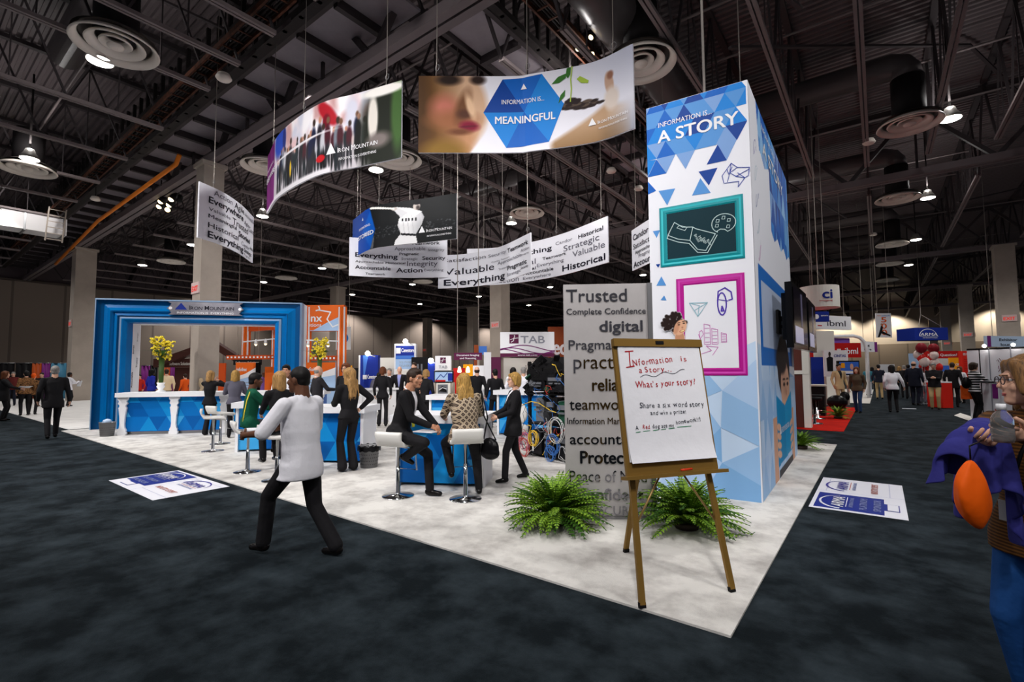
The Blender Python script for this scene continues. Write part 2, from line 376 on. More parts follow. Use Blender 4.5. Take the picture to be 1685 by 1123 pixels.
# soffit bands: grey panels between dark cross beams, with side trusses
def soffit(name, axis, a0, a1, c0, c1, z=10.0, step=1.6):
    P = (lambda a, c, z: (a, c, z)) if axis == 'x' else (lambda a, c, z: (c, a, z))
    def bx(b, aa, cc, zz, mi=0):
        p, q = P(aa[0], cc[0], zz[0]), P(aa[1], cc[1], zz[1]); b.box(tuple(map(min, p, q)), tuple(map(max, p, q)), mi)
    b = MB(); bx(b, (a0, a1), (c0, c1), (z, z+.06), 0); a = a0+.4
    while a < a1: bx(b, (a-.07, a+.07), (c0-.05, c1+.05), (z-.22, z), 1); a += step
    for c in (c0-.08, c1+.08): bx(b, (a0, a1), (c-.06, c+.06), (z-.12, z+.15), 1)
    b.build(name, ['soffit', 'web'], kind='structure')
soffit('ceiling_soffit', 'x', -53, -8.2, 5.95, 7.35)
soffit('ceiling_soffit_cross', 'y', 7.5, 23.5, -8.12, -6.95)
soffit('ceiling_soffit_cross_far', 'y', 24.5, 41.5, -8.12, -6.95)
b = MB()
for k in range(60): b.box((-53+.75*k, 5.5, 9.7), (-52.9+.75*k, 5.6, 11.8))
b.box((-53, 5.45, 9.7), (-8.2, 5.7, 9.9)); b.box((-53, 5.2, 10.5), (-8.2, 5.3, 10.6)); b.build('ceiling_side_truss', 'dark_steel', kind='structure')
b = MB()
for k in range(34): b.box((-6.75, 7.5+.5*k, 9.9), (-6.65, 7.58+.5*k, 11.8))
b.box((-6.8, 7.4, 9.9), (-6.6, 24, 10.05)); b.box((-6.2, 7.4, 10.3), (-6.1, 24, 10.4)); b.build('ceiling_side_truss_cross', 'dark_steel', kind='structure')
def tray(name, p, q, label, wd=.38):
    t = root(name, label, 'cable tray', p); p, q = Vector(p), Vector(q); d = (q-p).normalized(); s = d.cross(Vector((0, 0, 1))); L = (q-p).length; b = MB()
    for k in (-1, 1): b.bar(p+s*k*wd/2, q+s*k*wd/2, .05, .12)
    for k in range(int(L/.42)): m = p+d*(.2+.42*k); b.bar(m-s*wd/2, m+s*wd/2, .035, .03)
    b.build('rails', 'rust', t); b = MB()
    for k in range(5): b.tube([p+s*(.08*k-.16)+Vector((0, 0, .07+.02*math.sin(j*1.7+k)))+d*(L*j/14) for j in range(15)], .03, 6)
    b.build('cable_run', 'dark_steel', t)
tray('cable_tray', (-44, 5.05, 9.5), (-9.5, 4.85, 9.5), 'rusty ladder cable tray running beside the long row of grey ceiling panels')
tray('cable_tray', (-5.75, 7.8, 9.85), (-5.75, 23, 9.85), 'rusty cable tray beside the round duct, above the banner with the seedling')
t = root('ladder', 'white metal cage ladder hanging below the end of the rusty cable tray', 'ladder', (-31, 4.9, 8.0)); b = MB()
for k in (-.3, .3): b.bar((-31.2, 4.9+k, 7.9), (-30.6, 4.9+k, 9.4), .05, .05)
for k in range(6): b.bar((-31.2+.11*k, 4.6, 8.0+.26*k), (-31.2+.11*k, 5.2, 8.0+.26*k), .035, .035)
b.build('rails', 'column', t)
MB().tube([(-43, 6.9, 8.8), (-30, 6.25, 9.0), (-19.6, 6.15, 9.0), (-19.3, 6.15, 9.25)], .075, 8).build('ceiling_pipe_orange', 'orange_pipe', kind='structure')
MB().tube([(-53, 7.25, 9.8), (-8.5, 7.25, 9.8)], .05, 6).build('ceiling_pipe_silver', 'joist', kind='structure')
# round ducts, drums and ring diffusers
tag(MB().tube([(-4.75, y, 10.15) for y in np.linspace(8, 23.6, 14)], .56, 24).build('air_duct', 'duct_dark'), 'fat round dark air duct running over the end of the seedling banner', 'duct')
tag(MB().tube([(-31.3, 2.2, 7.9), (-31.3, 2.2, 7.9)], .01, 4).build('duct_tmp', 'duct_white'), 'x', 'x'); bpy.data.objects.remove(bpy.data.objects['duct_tmp'])
t = root('air_duct', 'bright white rectangular air duct hung at the far upper left', 'duct', (-31.6, 3.9, 8.4)); b = MB()
b.box((-32.6, -2, 8.35), (-31.5, 5.4, 9.15), 0)
for k in range(6): b.box((-32.65, -1.5+1.35*k, 8.3), (-31.45, -1.43+1.35*k, 9.2), 1)
b.build('casing', ['duct_white', 'steel'], t)
lamp('SPOT', (-29.2, 3.6, 9.6), 260, .2, (-31.5, 3.2, 8.7), 110, .5)
def diffuser_mesh():
    b = MB()
    for r0, r1, z in ((.82, .67, 0), (.56, .38, .05), (.31, .18, .09)):
        b.lathe([(r0, z), (r0-.02, z-.03), (r1, z-.03+.14), (r1-.02, z+.16), (r0-.03, z+.05), (r0, z)], seg=40, mi=0)
    b.lathe([(.16, .03), (.15, .0), (.0, .0)], seg=20, mi=0); b.lathe([(.78, .16), (.46, .3), (.0, .3)], seg=32, mi=1)
    return b
DL = [((190, 78), 'big round ring diffuser at the upper left, below a black drum'), ((45, 280), 'round ring diffuser at the far left above the white duct'),
      ((1055, 107), 'round ring diffuser peeking out behind the end of the seedling banner'), ((1497, 206), 'largest round ring diffuser on the right, beside the big bright lamp'),
      ((1477, 328), 'second round ring diffuser in the row on the right'), ((1468, 403), 'third round ring diffuser in the row on the right'), ((1464, 435), 'fourth round ring diffuser in the row on the right'),
      ((1460, 462), 'fifth round ring diffuser in the row on the right'), ((655, 264), 'round ring diffuser below the crowd banner, beside a glaring lamp'),
      ((867, 352), 'round ring diffuser above the word banners, beside a bright lamp'), ((282, 431), 'small round ring diffuser left of the first square column'),
      ((471, 458), 'small far ring diffuser left of the blue banner'), ((551, 438), 'small far ring diffuser just left of the word banner behind the ballplayer'),
      ((696, 464), 'small far ring diffuser under the ballplayer banner'), ((437, 275), 'ring diffuser behind the lower left end of the crowd banner')]
first = None
for i, ((px, py), lab) in enumerate(DL):
    p = G(px, py, 8.95); t = root('air_diffuser', lab, 'diffuser', p, 'ring diffusers of the hall ceiling')
    if first is None:
        first = diffuser_mesh().build('ring_grille', ['diffuser', 'diffuser_dark'], t, local=True); b = MB(); b.tube([(0, 0, .28), (0, 0, 1.45)], .42, 24); dr = b.build('drum', 'drum_black', t, local=True)
        b = MB(); b.tube([(0, 0, 1.45), (-.03, 0, 1.67), (-.15, 0, 1.85), (-.36, 0, 1.95), (-5.2, 0, 1.97)], .4, 20); el_ = b.build('elbow_duct', 'duct_dark', t, local=True)
    else:
        for s in (first, dr) + ((el_,) if i not in (1, 2) else ()): o = s.copy(); C.objects.link(o); o.parent = t
# high-bay lamps
def highbay():
    b = MB(); b.lathe([(.0, .32), (.12, .32), (.16, .2), (.25, .06), (.28, -.02), (.26, -.02), (.0, -.005)], seg=24, mi=0); return b
t0 = None; nlab = {0: 'first', 1: 'second', 2: 'third', 3: 'fourth', 4: 'fifth', 5: 'sixth'}
where = {2.0: 'row over the right-hand aisle', -6.2: 'row above the stand', -14.4: 'row above the crowd banner', -23.0: 'row left of the stand', -31.4: 'row over the white duct', -40.0: 'row near the left wall'}
for x in HB_X:
    for k, y in enumerate(HB_Y):
        o = root('ceiling_lamp', 'bright round high bay lamp, %s along the %s' % (nlab[k], where[x]), 'lamp', (x, y, 9.0), 'high bay lamps of the hall')
        if t0 is None:
            t0 = o; sh = highbay().build('shade', ['lamp_shell'], o, local=True)
            gl = MB().lathe([(.25, -.03), (.16, -.06), (0, -.07)], seg=24).build('lens', 'lamp_glow', o, local=True); st = MB().tube([(0, 0, .3), (0, 0, 3.0)], .03, 6).build('stem', 'dark_steel', o, local=True)
        else:
            for s in (sh, gl, st): c = s.copy(); C.objects.link(c); c.parent = o
for i, (px, py, lab) in enumerate(((368, 132, 'small white ceiling speaker left of the crowd banner'), (1430, 237, 'small white ceiling speaker left of the largest right-hand diffuser'), (1437, 388, 'small white ceiling speaker left of the third right-hand diffuser'),
                      (1006, 284, 'small white ceiling speaker under the middle of the seedling banner'), (1051, 313, 'small white ceiling speaker beside the tower'), (157, 330, 'small white ceiling speaker beside the ladder'))):
    p = G(px, py, 9.1); t = root('ceiling_speaker', lab, 'speaker', p); MB().lathe([(0, 0), (.15, 0), (.19, .05), (.14, .16), (0, .18)], p, 18).build('housing', 'diffuser', t); MB().tube([p+Vector((0, 0, .15)), p+Vector((0, 0, 2.9))], .02, 5).build('stem', 'dark_steel', t)
# cluster of stage spots behind the first column
def stage_cluster(c, lab, n, sp, k_=1.):
    t = root('stage_light', lab, 'light', c)
    b = MB(); b.bar(c+Vector((-sp, 0, .35)), c+Vector((sp, 0, .35)), .06, .06)
    for k in (-1, 1): b.bar(c+Vector((k*sp, 0, .35)), c+Vector((k*sp, 0, 3)), .04, .04)
    b.build('hanging_bar', 'dark_steel', t)
    for k in range(n):
        p = c+Vector((-sp+2*sp*k/(n-1), .2*math.sin(k*2.1), .1*math.cos(k*3))); d = Vector((.6*math.sin(k*1.9), -.5, -.8)).normalized()
        h = MB().tube([p-d*.25, p-d*.1, p+d*.1], [.05*k_, .12*k_, .14*k_], 12).build('can', 'black', t); MB().ball(p+d*.09, .11*k_, seg=10).build('bulb', 'warm_glow', h) if k % 5 != 4 else 0
stage_cluster(G(278, 333, 8.8), 'cluster of glaring stage spots behind the orange pipe and first column', 6, 1.0)
stage_cluster(G(967, 76, 9.8), 'row of warm glowing work lights in the trusses above the seedling banner', 3, .25, .6)
# ================================================================ COLUMNS
def column(x, y, n, w=.92, sign=True, rz=0):
    o = MB().box((x-w/2, y-w/2, 0), (x+w/2, y+w/2, 9.0)).box((x-w/2-.08, y-w/2-.08, 8.86), (x+w/2+.08, y+w/2+.08, 9.0)).build('wall_column_%d' % n, 'column', kind='structure')
    if sign:
        e = root('exit_sign', ['EXIT sign on the square column at the far left', 'EXIT sign on the column behind the blue frame', 'EXIT sign on the column behind the white hanging sign of the maroon stand', 'EXIT sign on the far slim column left of the maroon hanging sign',
                 'EXIT sign on the nearest column at the right edge', 'EXIT sign on the second column from the right edge', 'EXIT sign on the third column from the right edge'][n-1], 'sign', (x, y-w/2, 4.5), 'exit signs on the columns')
        for f, s in ((plane((x-.3, y-w/2-.05, 4.33), (1, 0, 0), (0, 0, 1)), 0), (plane((x+w/2+.05, y-.3, 4.33), (0, 1, 0), (0, 0, 1)), 1)):
            if s == 0: MB().box((x-.32, y-w/2-.045, 4.33), (x+.32, y-w/2-.002, 4.72)).build('housing', 'exit_white', e)
            else: MB().box((x+w/2+.002, y-.32, 4.33), (x+w/2+.045, y+.32, 4.72)).build('housing', 'exit_white', e)
            Gfx().text('EXIT', .3, .08, .26, 'exit_red', .03, 1, .5, 'c').build('lettering', f, e)
            if n < 5: break
for n, (x, y, w) in enumerate(((-37.6, 7.3, .95), (-18.75, 6.95, .66), (-19.4, 24.3, .92), (-50.2, 46.6, .95), (6.3, 41.2, .9), (6.4, 59, .9), (6.6, 78, .9)), 1): column(x, y, n, w)
for n, (x, y) in enumerate(((-37.6, 24.3), (-37.6, 42), (-19.4, 42), (-19.4, 60), (6.6, 95)), 8): column(x, y, n, .92, False)
# ================================================================ PRINT COLOURS
BL = {'blue_deep': (4, 62, 148), 'blue_mid': (12, 96, 190), 'blue_bright': (22, 128, 214), 'blue_soft': (84, 146, 212), 'blue_pale': (122, 160, 214), 'blue_sky': (150, 190, 230)}
for k, c in BL.items(): mat(k, c, .45)
for k, c in {'pale1': (176, 205, 240), 'pale2': (150, 190, 232), 'pale3': (196, 218, 244), 'pale4': (128, 176, 224)}.items(): mat(k, c, .5)
mat('tower_white', (233, 234, 242), .5); mat('banner_white', (236, 236, 244), .55); mat('teal', (16, 140, 150), .4); mat('teal_light', (60, 190, 200), .4); mat('magenta', (178, 24, 140), .4); mat('magenta_light', (206, 70, 176), .4)
mat('chalkboard', (8, 46, 56), .6); mat('chalk', (190, 214, 214), .7); mat('pen_violet', (84, 60, 170), .6); mat('pen_pink', (206, 120, 190), .6); mat('pen_blue', (40, 66, 160), .6); mat('pen_pale', (150, 190, 205), .6)
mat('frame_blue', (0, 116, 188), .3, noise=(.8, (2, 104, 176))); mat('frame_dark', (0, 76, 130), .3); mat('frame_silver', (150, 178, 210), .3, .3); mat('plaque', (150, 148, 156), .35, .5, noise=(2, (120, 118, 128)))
mat('brushed', (190, 186, 186), .5, .45, noise=(1.5, (176, 172, 172))); mat('mirror', (140, 140, 146), .06, 1.); mat('easel_bronze', (140, 108, 52), .4, .35); mat('paper', (240, 240, 246), .8, bump=(14, .25))
mat('red_ink', (176, 34, 44), .7); mat('black_ink', (40, 42, 58), .7); mat('green_ink', (40, 140, 90), .7); mat('sticker_blue', (24, 46, 140), .5); mat('sticker_purple', (70, 66, 160), .5); mat('sticker_red', (190, 110, 96), .5); mat('sticker_grey', (140, 150, 196), .5)
mat('leaf', (92, 132, 30), .5, noise=(9, (146, 182, 60), .35, .65)); mat('leaf_dark', (54, 92, 26), .5); mat('petal', (246, 214, 20), .5, noise=(20, (250, 232, 90))); mat('stem_green', (58, 84, 40), .4); mat('pot', (60, 50, 44), .6)
mat('bin_grey', (128, 128, 130), .4, .3); mat('bag_black', (12, 12, 14), .3); mat('seat_white', (232, 230, 226), .35); mat('seat_shell', (205, 208, 206), .3)
MIXB = ['blue_deep', 'blue_mid', 'blue_bright', 'blue_soft', 'blue_pale', 'blue_mid', 'blue_soft', 'blue_bright']
for k, c in {'cyan1': (16, 140, 214), 'cyan2': (6, 112, 194), 'cyan3': (64, 166, 228), 'cyan4': (2, 92, 172)}.items(): mat(k, c, .4)
def tris(g, W, H, side, cols, seed, lay=1, x0=0, y0=0, skip=0.):
    """triangle lattice cropped to a rectangle"""
    r = random.Random(seed); h = side*.866; k = 0
    for j in range(int(H/h)+2):
        for i in range(-1, int(W/side)*2+3):
            a = y0+j*h; b = a+h; x = x0+i*side/2; P = [(x, a), (x+side, a), (x+side/2, b)] if (i+j) % 2 == 0 else [(x, b), (x+side/2, a), (x+side, b)]
            P = clip(P, x0, 1); P = clip(P, x0+W, -1) if len(P) > 2 else P
            if len(P) > 2: Q = [(q[1], q[0]) for q in P]; Q = clip(Q, y0+H, -1); P = [(q[1], q[0]) for q in Q]
            if len(P) > 2 and r.random() >= skip: g.poly(P, r.choice(cols), lay)
def logo(g, x, y, s, m, lay=3): g.poly([(x, y), (x+s, y), (x+s/2, y+s*.95)], m, lay)
def smallcaps(g, x, y, w, m, lay, caps='IRON MOUNTAIN', bold=.0):
    """capitals in two sizes, set to a given width"""
    seg = [(c, 1. if i in (0, 5) else .8) for i, c in enumerate(caps)]; tot = sum(.28 if c == ' ' else text_geo(c, bold)[2]*k+.075 for c, k in seg); q = w/tot
    for c, k in seg:
        if c == ' ': x += .28*q; continue
        g.text(c, x, y, q*k, m, bold, lay, text_geo(c, bold)[2]*q*k); x += (text_geo(c, bold)[2]*k+.075)*q
        if c in 'IRNMT': z = x-.075*q; e = text_geo(c, bold)[2]*q*k; g.rect(z-e-.03*q, y, z-e+.13*q, y+.03*q, m, lay) if c != 'T' else g.rect(z-e*.5-.08*q, y, z-e*.5+.08*q, y+.03*q, m, lay)
def firm(g, x, y, w, m, m2=None, tag_=True, lay=3):
    """triangle mark, the firm's name in small capitals and its line below"""
    s = w*.19; logo(g, x, y, s, m, lay); smallcaps(g, x+s*1.2, y, w-s*1.2, m, lay)
    if tag_: g.text('INFORMATION IS EVERYTHING', x+w*.25, y-w*.13, w*.062, m2 or m, 0., lay, w*.72)
mat('gold_wire', (170, 140, 90), .4, .5); mat('marker_red', (215, 60, 30), .4)
# ================================================================ TOWER
FL, FR, BR_ = Vector((-2.42, 6.30, .015)), Vector((-1.16, 6.42, .015)), Vector((-1.27, 10.4, .015)); BLc = FL+(BR_-FR); TH = 5.19
tw = root('graphics_tower', 'tall white square tower with blue triangles and printed picture frames', 'tower', (FL+BR_)/2)
MB().prism([(p.x, p.y) for p in (FL, FR, BR_, BLc)], (0, 0, .015), (1, 0, 0), (0, 1, 0), (0, 0, TH)).build('shell', 'tower_white', tw)
ff = plane(FL, FR-FL, (0, 0, 1)); fs_ = plane(FR, BR_-FR, (0, 0, 1))
g = Gfx(); r = random.Random(5); s, h = .25, .2165
rows = [(5.1+.09, 5.1), (5.1, 4.884), (4.884, 4.667), (4.667, 4.45)]
for j, (hi, lo) in enumerate(rows):
    off = 0 if j % 2 else .125
    for i in range(-1, 12):
        x = i*s/2; up = (i+j) % 2 == 0
        yh, yl = lo+h, lo
        P = [(x, yl), (x+s, yl), (x+s/2, yh)] if up else [(x, yh), (x+s/2, yl), (x+s, yh)]
        P = clip(P, .0, 1); P = clip(P, 1.245, -1) if len(P) > 2 else P
        if len(P) > 2: P = [(b_, a_) for a_, b_ in clip([(b_, a_) for a_, b_ in P], 5.185, -1)]
        if len(P) > 2 and not (j in (0, 2, 3) and x > (1.05 if j else 1.1)): g.poly(P, r.choice(MIXB), 1)
for P, m in (([(0, 4.22), (.25, 4.22), (.125, 4.44)], 'blue_mid'), ([(.125, 4.45), (.375, 4.45), (.25, 4.22)], 'blue_pale'), ([(0, 4.45), (.12, 4.44), (0, 4.23)], 'blue_bright'), ([(.385, 4.45), (.625, 4.45), (.5, 4.22)], 'blue_pale'),
             ([(.9, 4.45), (.76, 4.22), (1., 4.22)], 'blue_deep'), ([(.9, 4.45), (1., 4.22), (1.12, 4.45)], 'blue_pale'), ([(.66, 4.15), (.89, 4.15), (.78, 3.94)], 'blue_deep'), ([(.68, 4.06), (.8, 3.84), (.57, 3.85)], 'blue_soft'),
             ([(.14, 4.0), (.36, 3.99), (.25, 3.78)], 'blue_soft'), ([(0, 4.16), (.11, 4.01), (0, 3.98)], 'blue_mid'), ([(.05, 3.46), (.15, 3.46), (.1, 3.36)], 'blue_soft'), ([(.08, 3.0), (.14, 3.0), (.11, 2.95)], 'blue_deep'),
             ([(.15, 2.83), (.08, 2.71), (.21, 2.7)], 'blue_soft'), ([(.18, 2.57), (.13, 2.51), (.21, 2.5)], 'blue_soft')): g.poly(P, m, 1)
g.text('INFORMATION IS...', .16, 4.87, .098, 'white', 0, 3, .68); g.text('A STORY', .15, 4.655, .235, 'white', .03, 3, 1.0)
def scrib(g, pts, m, w=.008): g.line(pts, w, m, 2)
P = [(.94, 4.03), (1.05, 4.17), (1.12, 4.1), (1.255, 4.07), (1.24, 3.97), (1.2, 3.95), (1.12, 3.85), (1.13, 3.92), (.96, 3.93), (.94, 4.03)]
scrib(g, P, 'pen_blue'); scrib(g, [(1.05, 4.17), (1.03, 4.05), (1.0, 3.94)], 'pen_blue'); scrib(g, [(1.12, 4.1), (1.03, 4.05), (1.1, 3.99), (1.25, 4.05)], 'pen_blue'); scrib(g, [(1.0, 4.1), (1.02, 4.03), (1.06, 4.12)], 'pen_blue'); scrib(g, [(1.1, 3.99), (1.2, 3.95), (1.12, 4.03)], 'pen_blue')
# lower half: big pale triangles
g.poly([(0, 0), (1.25, 0), (1.25, 1.92), (.7, 1.68), (0, 1.35)], 'pale3', 1)
for P, m in (([(.62, 1.62), (.86, 1.32), (.6, 1.2)], 'pale2'), ([(.86, 1.32), (1.25, 1.1), (1.25, 1.7)], 'pale1'), ([(.86, 1.32), (.83, .86), (1.25, .66), (1.25, 1.1)], 'pale2'), ([(.83, .86), (.83, .43), (.6, .62)], 'pale4'), ([(.83, .43), (1.25, .66), (1.25, .2)], 'pale2'),
             ([(.83, .43), (1.25, .2), (1.25, 0), (.6, 0)], 'pale4'), ([(.6, 1.2), (.83, .86), (.6, .62)], 'pale2'), ([(0, 0), (.6, 0), (.83, .43), (.4, .7)], 'pale1'), ([(0, 1.2), (.35, 1.0), (0, .6)], 'pale2')): g.poly(P, m, 2)
g.build('printed_triangles', ff, tw)
def pframe(name, x0, y0, x1, y1, wd, m1, m2, face, face_m):
    b = MB(); o, nn = ff(0, 0); ux, uz = (FR-FL).normalized(), Vector((0, 0, 1))
    def q(u, v, n): p, nn = ff(u, v); return p+nn*n
    prof = ((0, .009), (.25, .0145), (.5, .011), (.8, .0155), (1., .009)); cs = [(x0, y0, 1, 1), (x1, y0, -1, 1), (x1, y1, -1, -1), (x0, y1, 1, -1)]
    vs = []; fs = []
    for t, n in prof:
        for cx, cy, sx, sy in cs: vs.append(q(cx+sx*wd*t, cy+sy*wd*t, n))
    for i in range(len(prof)-1):
        for k in range(4): fs.append((i*4+k, i*4+(k+1) % 4, i*4+4+(k+1) % 4, i*4+4+k))
    b.add(vs[:], fs, 0); b.m[4:8] = [1]*4; b.add([q(x0, y0, 0), q(x1, y0, 0), q(x1, y1, 0), q(x0, y1, 0)]+vs[:4], [(0, 1, 5, 4), (1, 2, 6, 5), (2, 3, 7, 6), (3, 0, 4, 7)], 0)
    o = b.build(name, [m1, m2], tw); b = MB(); b.add([q(x0+wd, y0+wd, .0085), q(x1-wd, y0+wd, .0085), q(x1-wd, y1-wd, .0085), q(x0+wd, y1-wd, .0085)], [(0, 1, 2, 3)]); b.build(face, face_m, tw); return o
pframe('teal_picture_frame', .145, 2.95, 1.17, 3.755, .095, 'teal', 'teal_light', 'chalkboard', 'chalkboard')['label'] = 'teal picture frame'
pframe('magenta_picture_frame', .34, 1.505, 1.155, 2.77, .095, 'magenta', 'magenta_light', 'drawing_sheet', 'tower_white')['label'] = 'magenta picture frame'
g = Gfx(); L = lambda pts, w=.009: g.line(pts, w, 'chalk', 4)
L([(.25, 3.37), (.34, 3.53), (.44, 3.45), (.57, 3.43), (.61, 3.4), (.84, 3.3), (.72, 3.1), (.62, 3.13), (.53, 3.26), (.38, 3.3), (.25, 3.37)]); L([(.57, 3.43), (.53, 3.26)]); L([(.27, 3.4), (.24, 3.33), (.38, 3.26), (.52, 3.22), (.62, 3.09), (.74, 3.07), (.86, 3.28)])
for k in range(4): g.text(('Bread', 'Milk', 'Eggs', 'Rice')[k], .58+.05*k, 3.32-.03*k, .05, 'chalk', 0, 4, rot=-1.1)
L([(.37, 3.45), (.47, 3.4), (.5, 3.44), (.4, 3.48), (.37, 3.45)], .007)
a = [(.93+.13*math.cos(t)*(1.15 if math.cos(t) > 0 else 1), 3.42+.12*math.sin(t)) for t in np.linspace(-1.2, 4.2, 22)]; L(a+[(.86, 3.33), (.9, 3.35), (.95, 3.34), a[0]])
for x, y in ((.87, 3.46), (.94, 3.49), (1.0, 3.45), (.99, 3.37), (.86, 3.4)): L([(x-.02, y-.015), (x+.015, y-.02), (x+.02, y+.015), (x-.01, y+.02), (x-.02, y-.015)], .006)
L2 = lambda pts, m, w=.01: g.line(pts, w, m, 4)
L2([(.89+.05*math.cos(t), 2.40+.14*math.sin(t)) for t in np.linspace(0, 6.3, 20)], 'pen_violet', .016); L2([(.84, 2.44), (.85, 2.56), (.93, 2.6), (1.0, 2.54), (1.01, 2.45), (.97, 2.44)], 'pen_violet', .016); L2([(.84, 2.46), (.96, 2.43)], 'pen_violet'); L2([(.89, 2.37), (.88, 2.31), (.91, 2.31), (.89, 2.37)], 'pen_violet', .018)
L2([(.5, 2.44), (.72, 2.43), (.6, 2.26), (.5, 2.44), (.62, 2.4), (.6, 2.26)], 'pen_pale'); L2([(.58, 2.3), (.56, 2.34), (.72, 2.43)], 'pen_pale')
for x, y, w_, h_ in ((.67, 1.9, .07, .26), (.76, 1.9, .07, .2), (.87, 1.92, .06, .12)):
    L2([(x, y), (x, y+h_), (x+w_, y+h_-.02), (x+w_, y), (x, y)], 'pen_pink', .007)
    for k in range(4): L2([(x+.01, y+h_*(k+.5)/4.5), (x+w_-.01, y+h_*(k+.5)/4.5)], 'pen_pink', .006)
L2([(.6, 2.03), (.62, 1.97), (.61, 2.06), (.64, 2.08), (.66, 2.03), (.62, 1.97), (.62, 1.9)], 'pen_pink', .007); L2([(.63, 1.78), (.75, 1.82), (.69, 1.88), (.83, 1.86), (.76, 1.76)], 'pen_pink', .007)
g.build('frame_drawings', ff, tw)
def woman_face(u, v):          # u,v 0..1 on a .5 x .42 patch
    I = np.ones(u.shape+(3,))*np.array((233, 234, 242.)); rr = np.random.RandomState(2)
    hair = np.zeros_like(u)
    for k in range(90): a, q = rr.rand()*6.28, rr.rand()**.5; hair = np.maximum(hair, el(u, v, .46+.3*q*math.cos(a), .64+.3*q*math.sin(a), .05, .06, .5))
    I = mix(I, (38, 26, 24), hair); I = mix(I, (196, 142, 110), el(u, v, .6, .16, .12, .2, .2)); I = mix(I, (222, 172, 140), el(u, v, .62, .48, .15, .25, .15, -.3)); I = mix(I, (205, 150, 118), el(u, v, .52, .44, .06, .2, .6, -.3))
    I = mix(I, (170, 60, 60), el(u, v, .665, .36, .07, .035, .3, .3)); I = mix(I, (244, 236, 168), el(u, v, .665, .365, .055, .018, .3, .3))
    for x, y in ((.585, .56), (.71, .6)): I = mix(I, (50, 34, 30), el(u, v, x, y, .03, .018, .4)); I = mix(I, (40, 28, 26), el(u, v, x, y+.06, .045, .012, .5, .2))
    I = mix(I, (190, 130, 104), el(u, v, .67, .47, .025, .03, .5)); return I
p0 = ff(.07, 1.93)[0]; paint('printed_face', .5, .42, 100, 84, woman_face, plane(p0, FR-FL, (0, 0, 1)), tw, .5, .018, (233, 234, 242))
SW = (BR_-FR).length
def tower_side(u, v):
    S, Z = u*SW, v*TH; I = np.ones(u.shape+(3,))*np.array((232, 234, 243.)); rr = np.random.RandomState(4); side = .55
    j = np.floor(Z/(side*.866)); fy = Z/(side*.866)-j; x = S/side+(j % 2)*.5; i = np.floor(x); fx = x-i; d = np.abs(fx-.5)*2; upr = (fy < 1-d); key = ((i*7+j*13+upr*5) % 11).astype(int)
    pal = np.array([(4, 62, 148), (12, 96, 190), (22, 128, 214), (84, 146, 212), (122, 160, 214), (12, 96, 190), (60, 140, 214), (30, 110, 200), (100, 165, 225), (8, 80, 170), (140, 190, 235)], float)
    edge = (Z > 5.19-(S-.15)*.12-.02)*0; msk = ((S > .55+(5.19-Z)*.25) & (Z > 3.55+.25*np.abs(((S*1.3) % 1)-.5)+(S < 1.6)*.9-.0*S)).astype(float); I = I*(1-msk[..., None])+pal[key]*msk[..., None]
    palp = np.array([(176, 205, 240), (150, 190, 232), (196, 218, 244), (186, 212, 242)], float); m2 = (Z < 1.9-.12*S)*1.; I = I*(1-m2[..., None])+palp[key % 4]*m2[..., None]
    fr = ((S > .25) & (S < 3.7) & (Z > 1.62) & (Z < 2.92)); inn = ((S > .45) & (S < 3.4) & (Z > 1.86) & (Z < 2.74)); I[fr] = (18, 104, 190); I[inn] = (178, 192, 218)
    hair = el(S, Z, 2.45, 1.62, .75, .5, .1); I = mix(I, (34, 24, 26), hair); I = mix(I, (220, 170, 142), el(S, Z, 2.55, 1.3, .55, .42, .1)); I = mix(I, (34, 24, 26), el(S, Z, 2.2, 1.72, .6, .22, .3))
    for x in (2.4, 2.85): I = mix(I, (40, 26, 26), el(S, Z, x, 1.33, .12, .03, .4)); I = mix(I, (60, 40, 34), el(S, Z, x, 1.41, .16, .018, .5))
    I = mix(I, (190, 130, 110), el(S, Z, 2.63, 1.2, .07, .06, .6))
    for cx in (1.25, 3.35):
        arm = ((np.abs(S-cx) < .2) & (Z < .9))*1.; I = mix(I, (210, 160, 132), arm)
    dress = ((S > 1.5) & (S < 3.25) & (Z < .12))*1.; I = mix(I, (40, 36, 44), dress)
    book = ((S > 1.43) & (S < 3.3) & (Z > .14+.02*S) & (Z < 1.2-.22*(.5-np.abs((S-1.43)/1.87-.5))*2*.9))*1.; I = mix(I, (10, 134, 190), book); I = mix(I, (24, 150, 206), ((S > 2.35) & (S < 3.3))*book)
    for k in range(4):
        I = mix(I, (226, 178, 150), el(S, Z, 1.62, .72-.13*k, .22, .055, .2, -.15)); I = mix(I, (226, 178, 150), el(S, Z, 3.15, .66-.13*k, .2, .05, .2, .15))
    return I
paint('printed_side', SW-.02, TH-.02, 230, 300, tower_side, plane(FR+(BR_-FR).normalized()*.01+Vector((0, 0, .01)), BR_-FR, (0, 0, 1)), tw, .5, .003)
g = Gfx(); g.text('INFORMATION IS...', .95, 4.95, .12, 'white', 0, 3, 1.5); g.text('A STORY', 1.0, 4.62, .28, 'white', .03, 3, 2.2); logo(g, 1.65, .62, .16, 'white'); g.text('IRON MOUNTAIN', 1.86, .62, .13, 'white', 0, 3, .95)
for k in range(5):
    a = [(.35+.12*math.cos(t)+.02*k, 4.45-.34*k+.12*math.sin(t*1.3)) for t in np.linspace(k, k+5, 12)]; g.line(a, .008, ('pen_violet', 'pen_pale', 'pen_blue', 'pen_pale', 'pen_pink')[k], 2)
g.build('side_lettering', fs_, tw)
for k, p in enumerate((FL*.5+FR*.5, BLc*.5+BR_*.5)): MB().tube([p+Vector((0, .5-k, TH)), p+Vector((0, .5-k, 11.9))], .018 if k == 0 else .008, 6).build('suspension_cable', 'cable', tw)
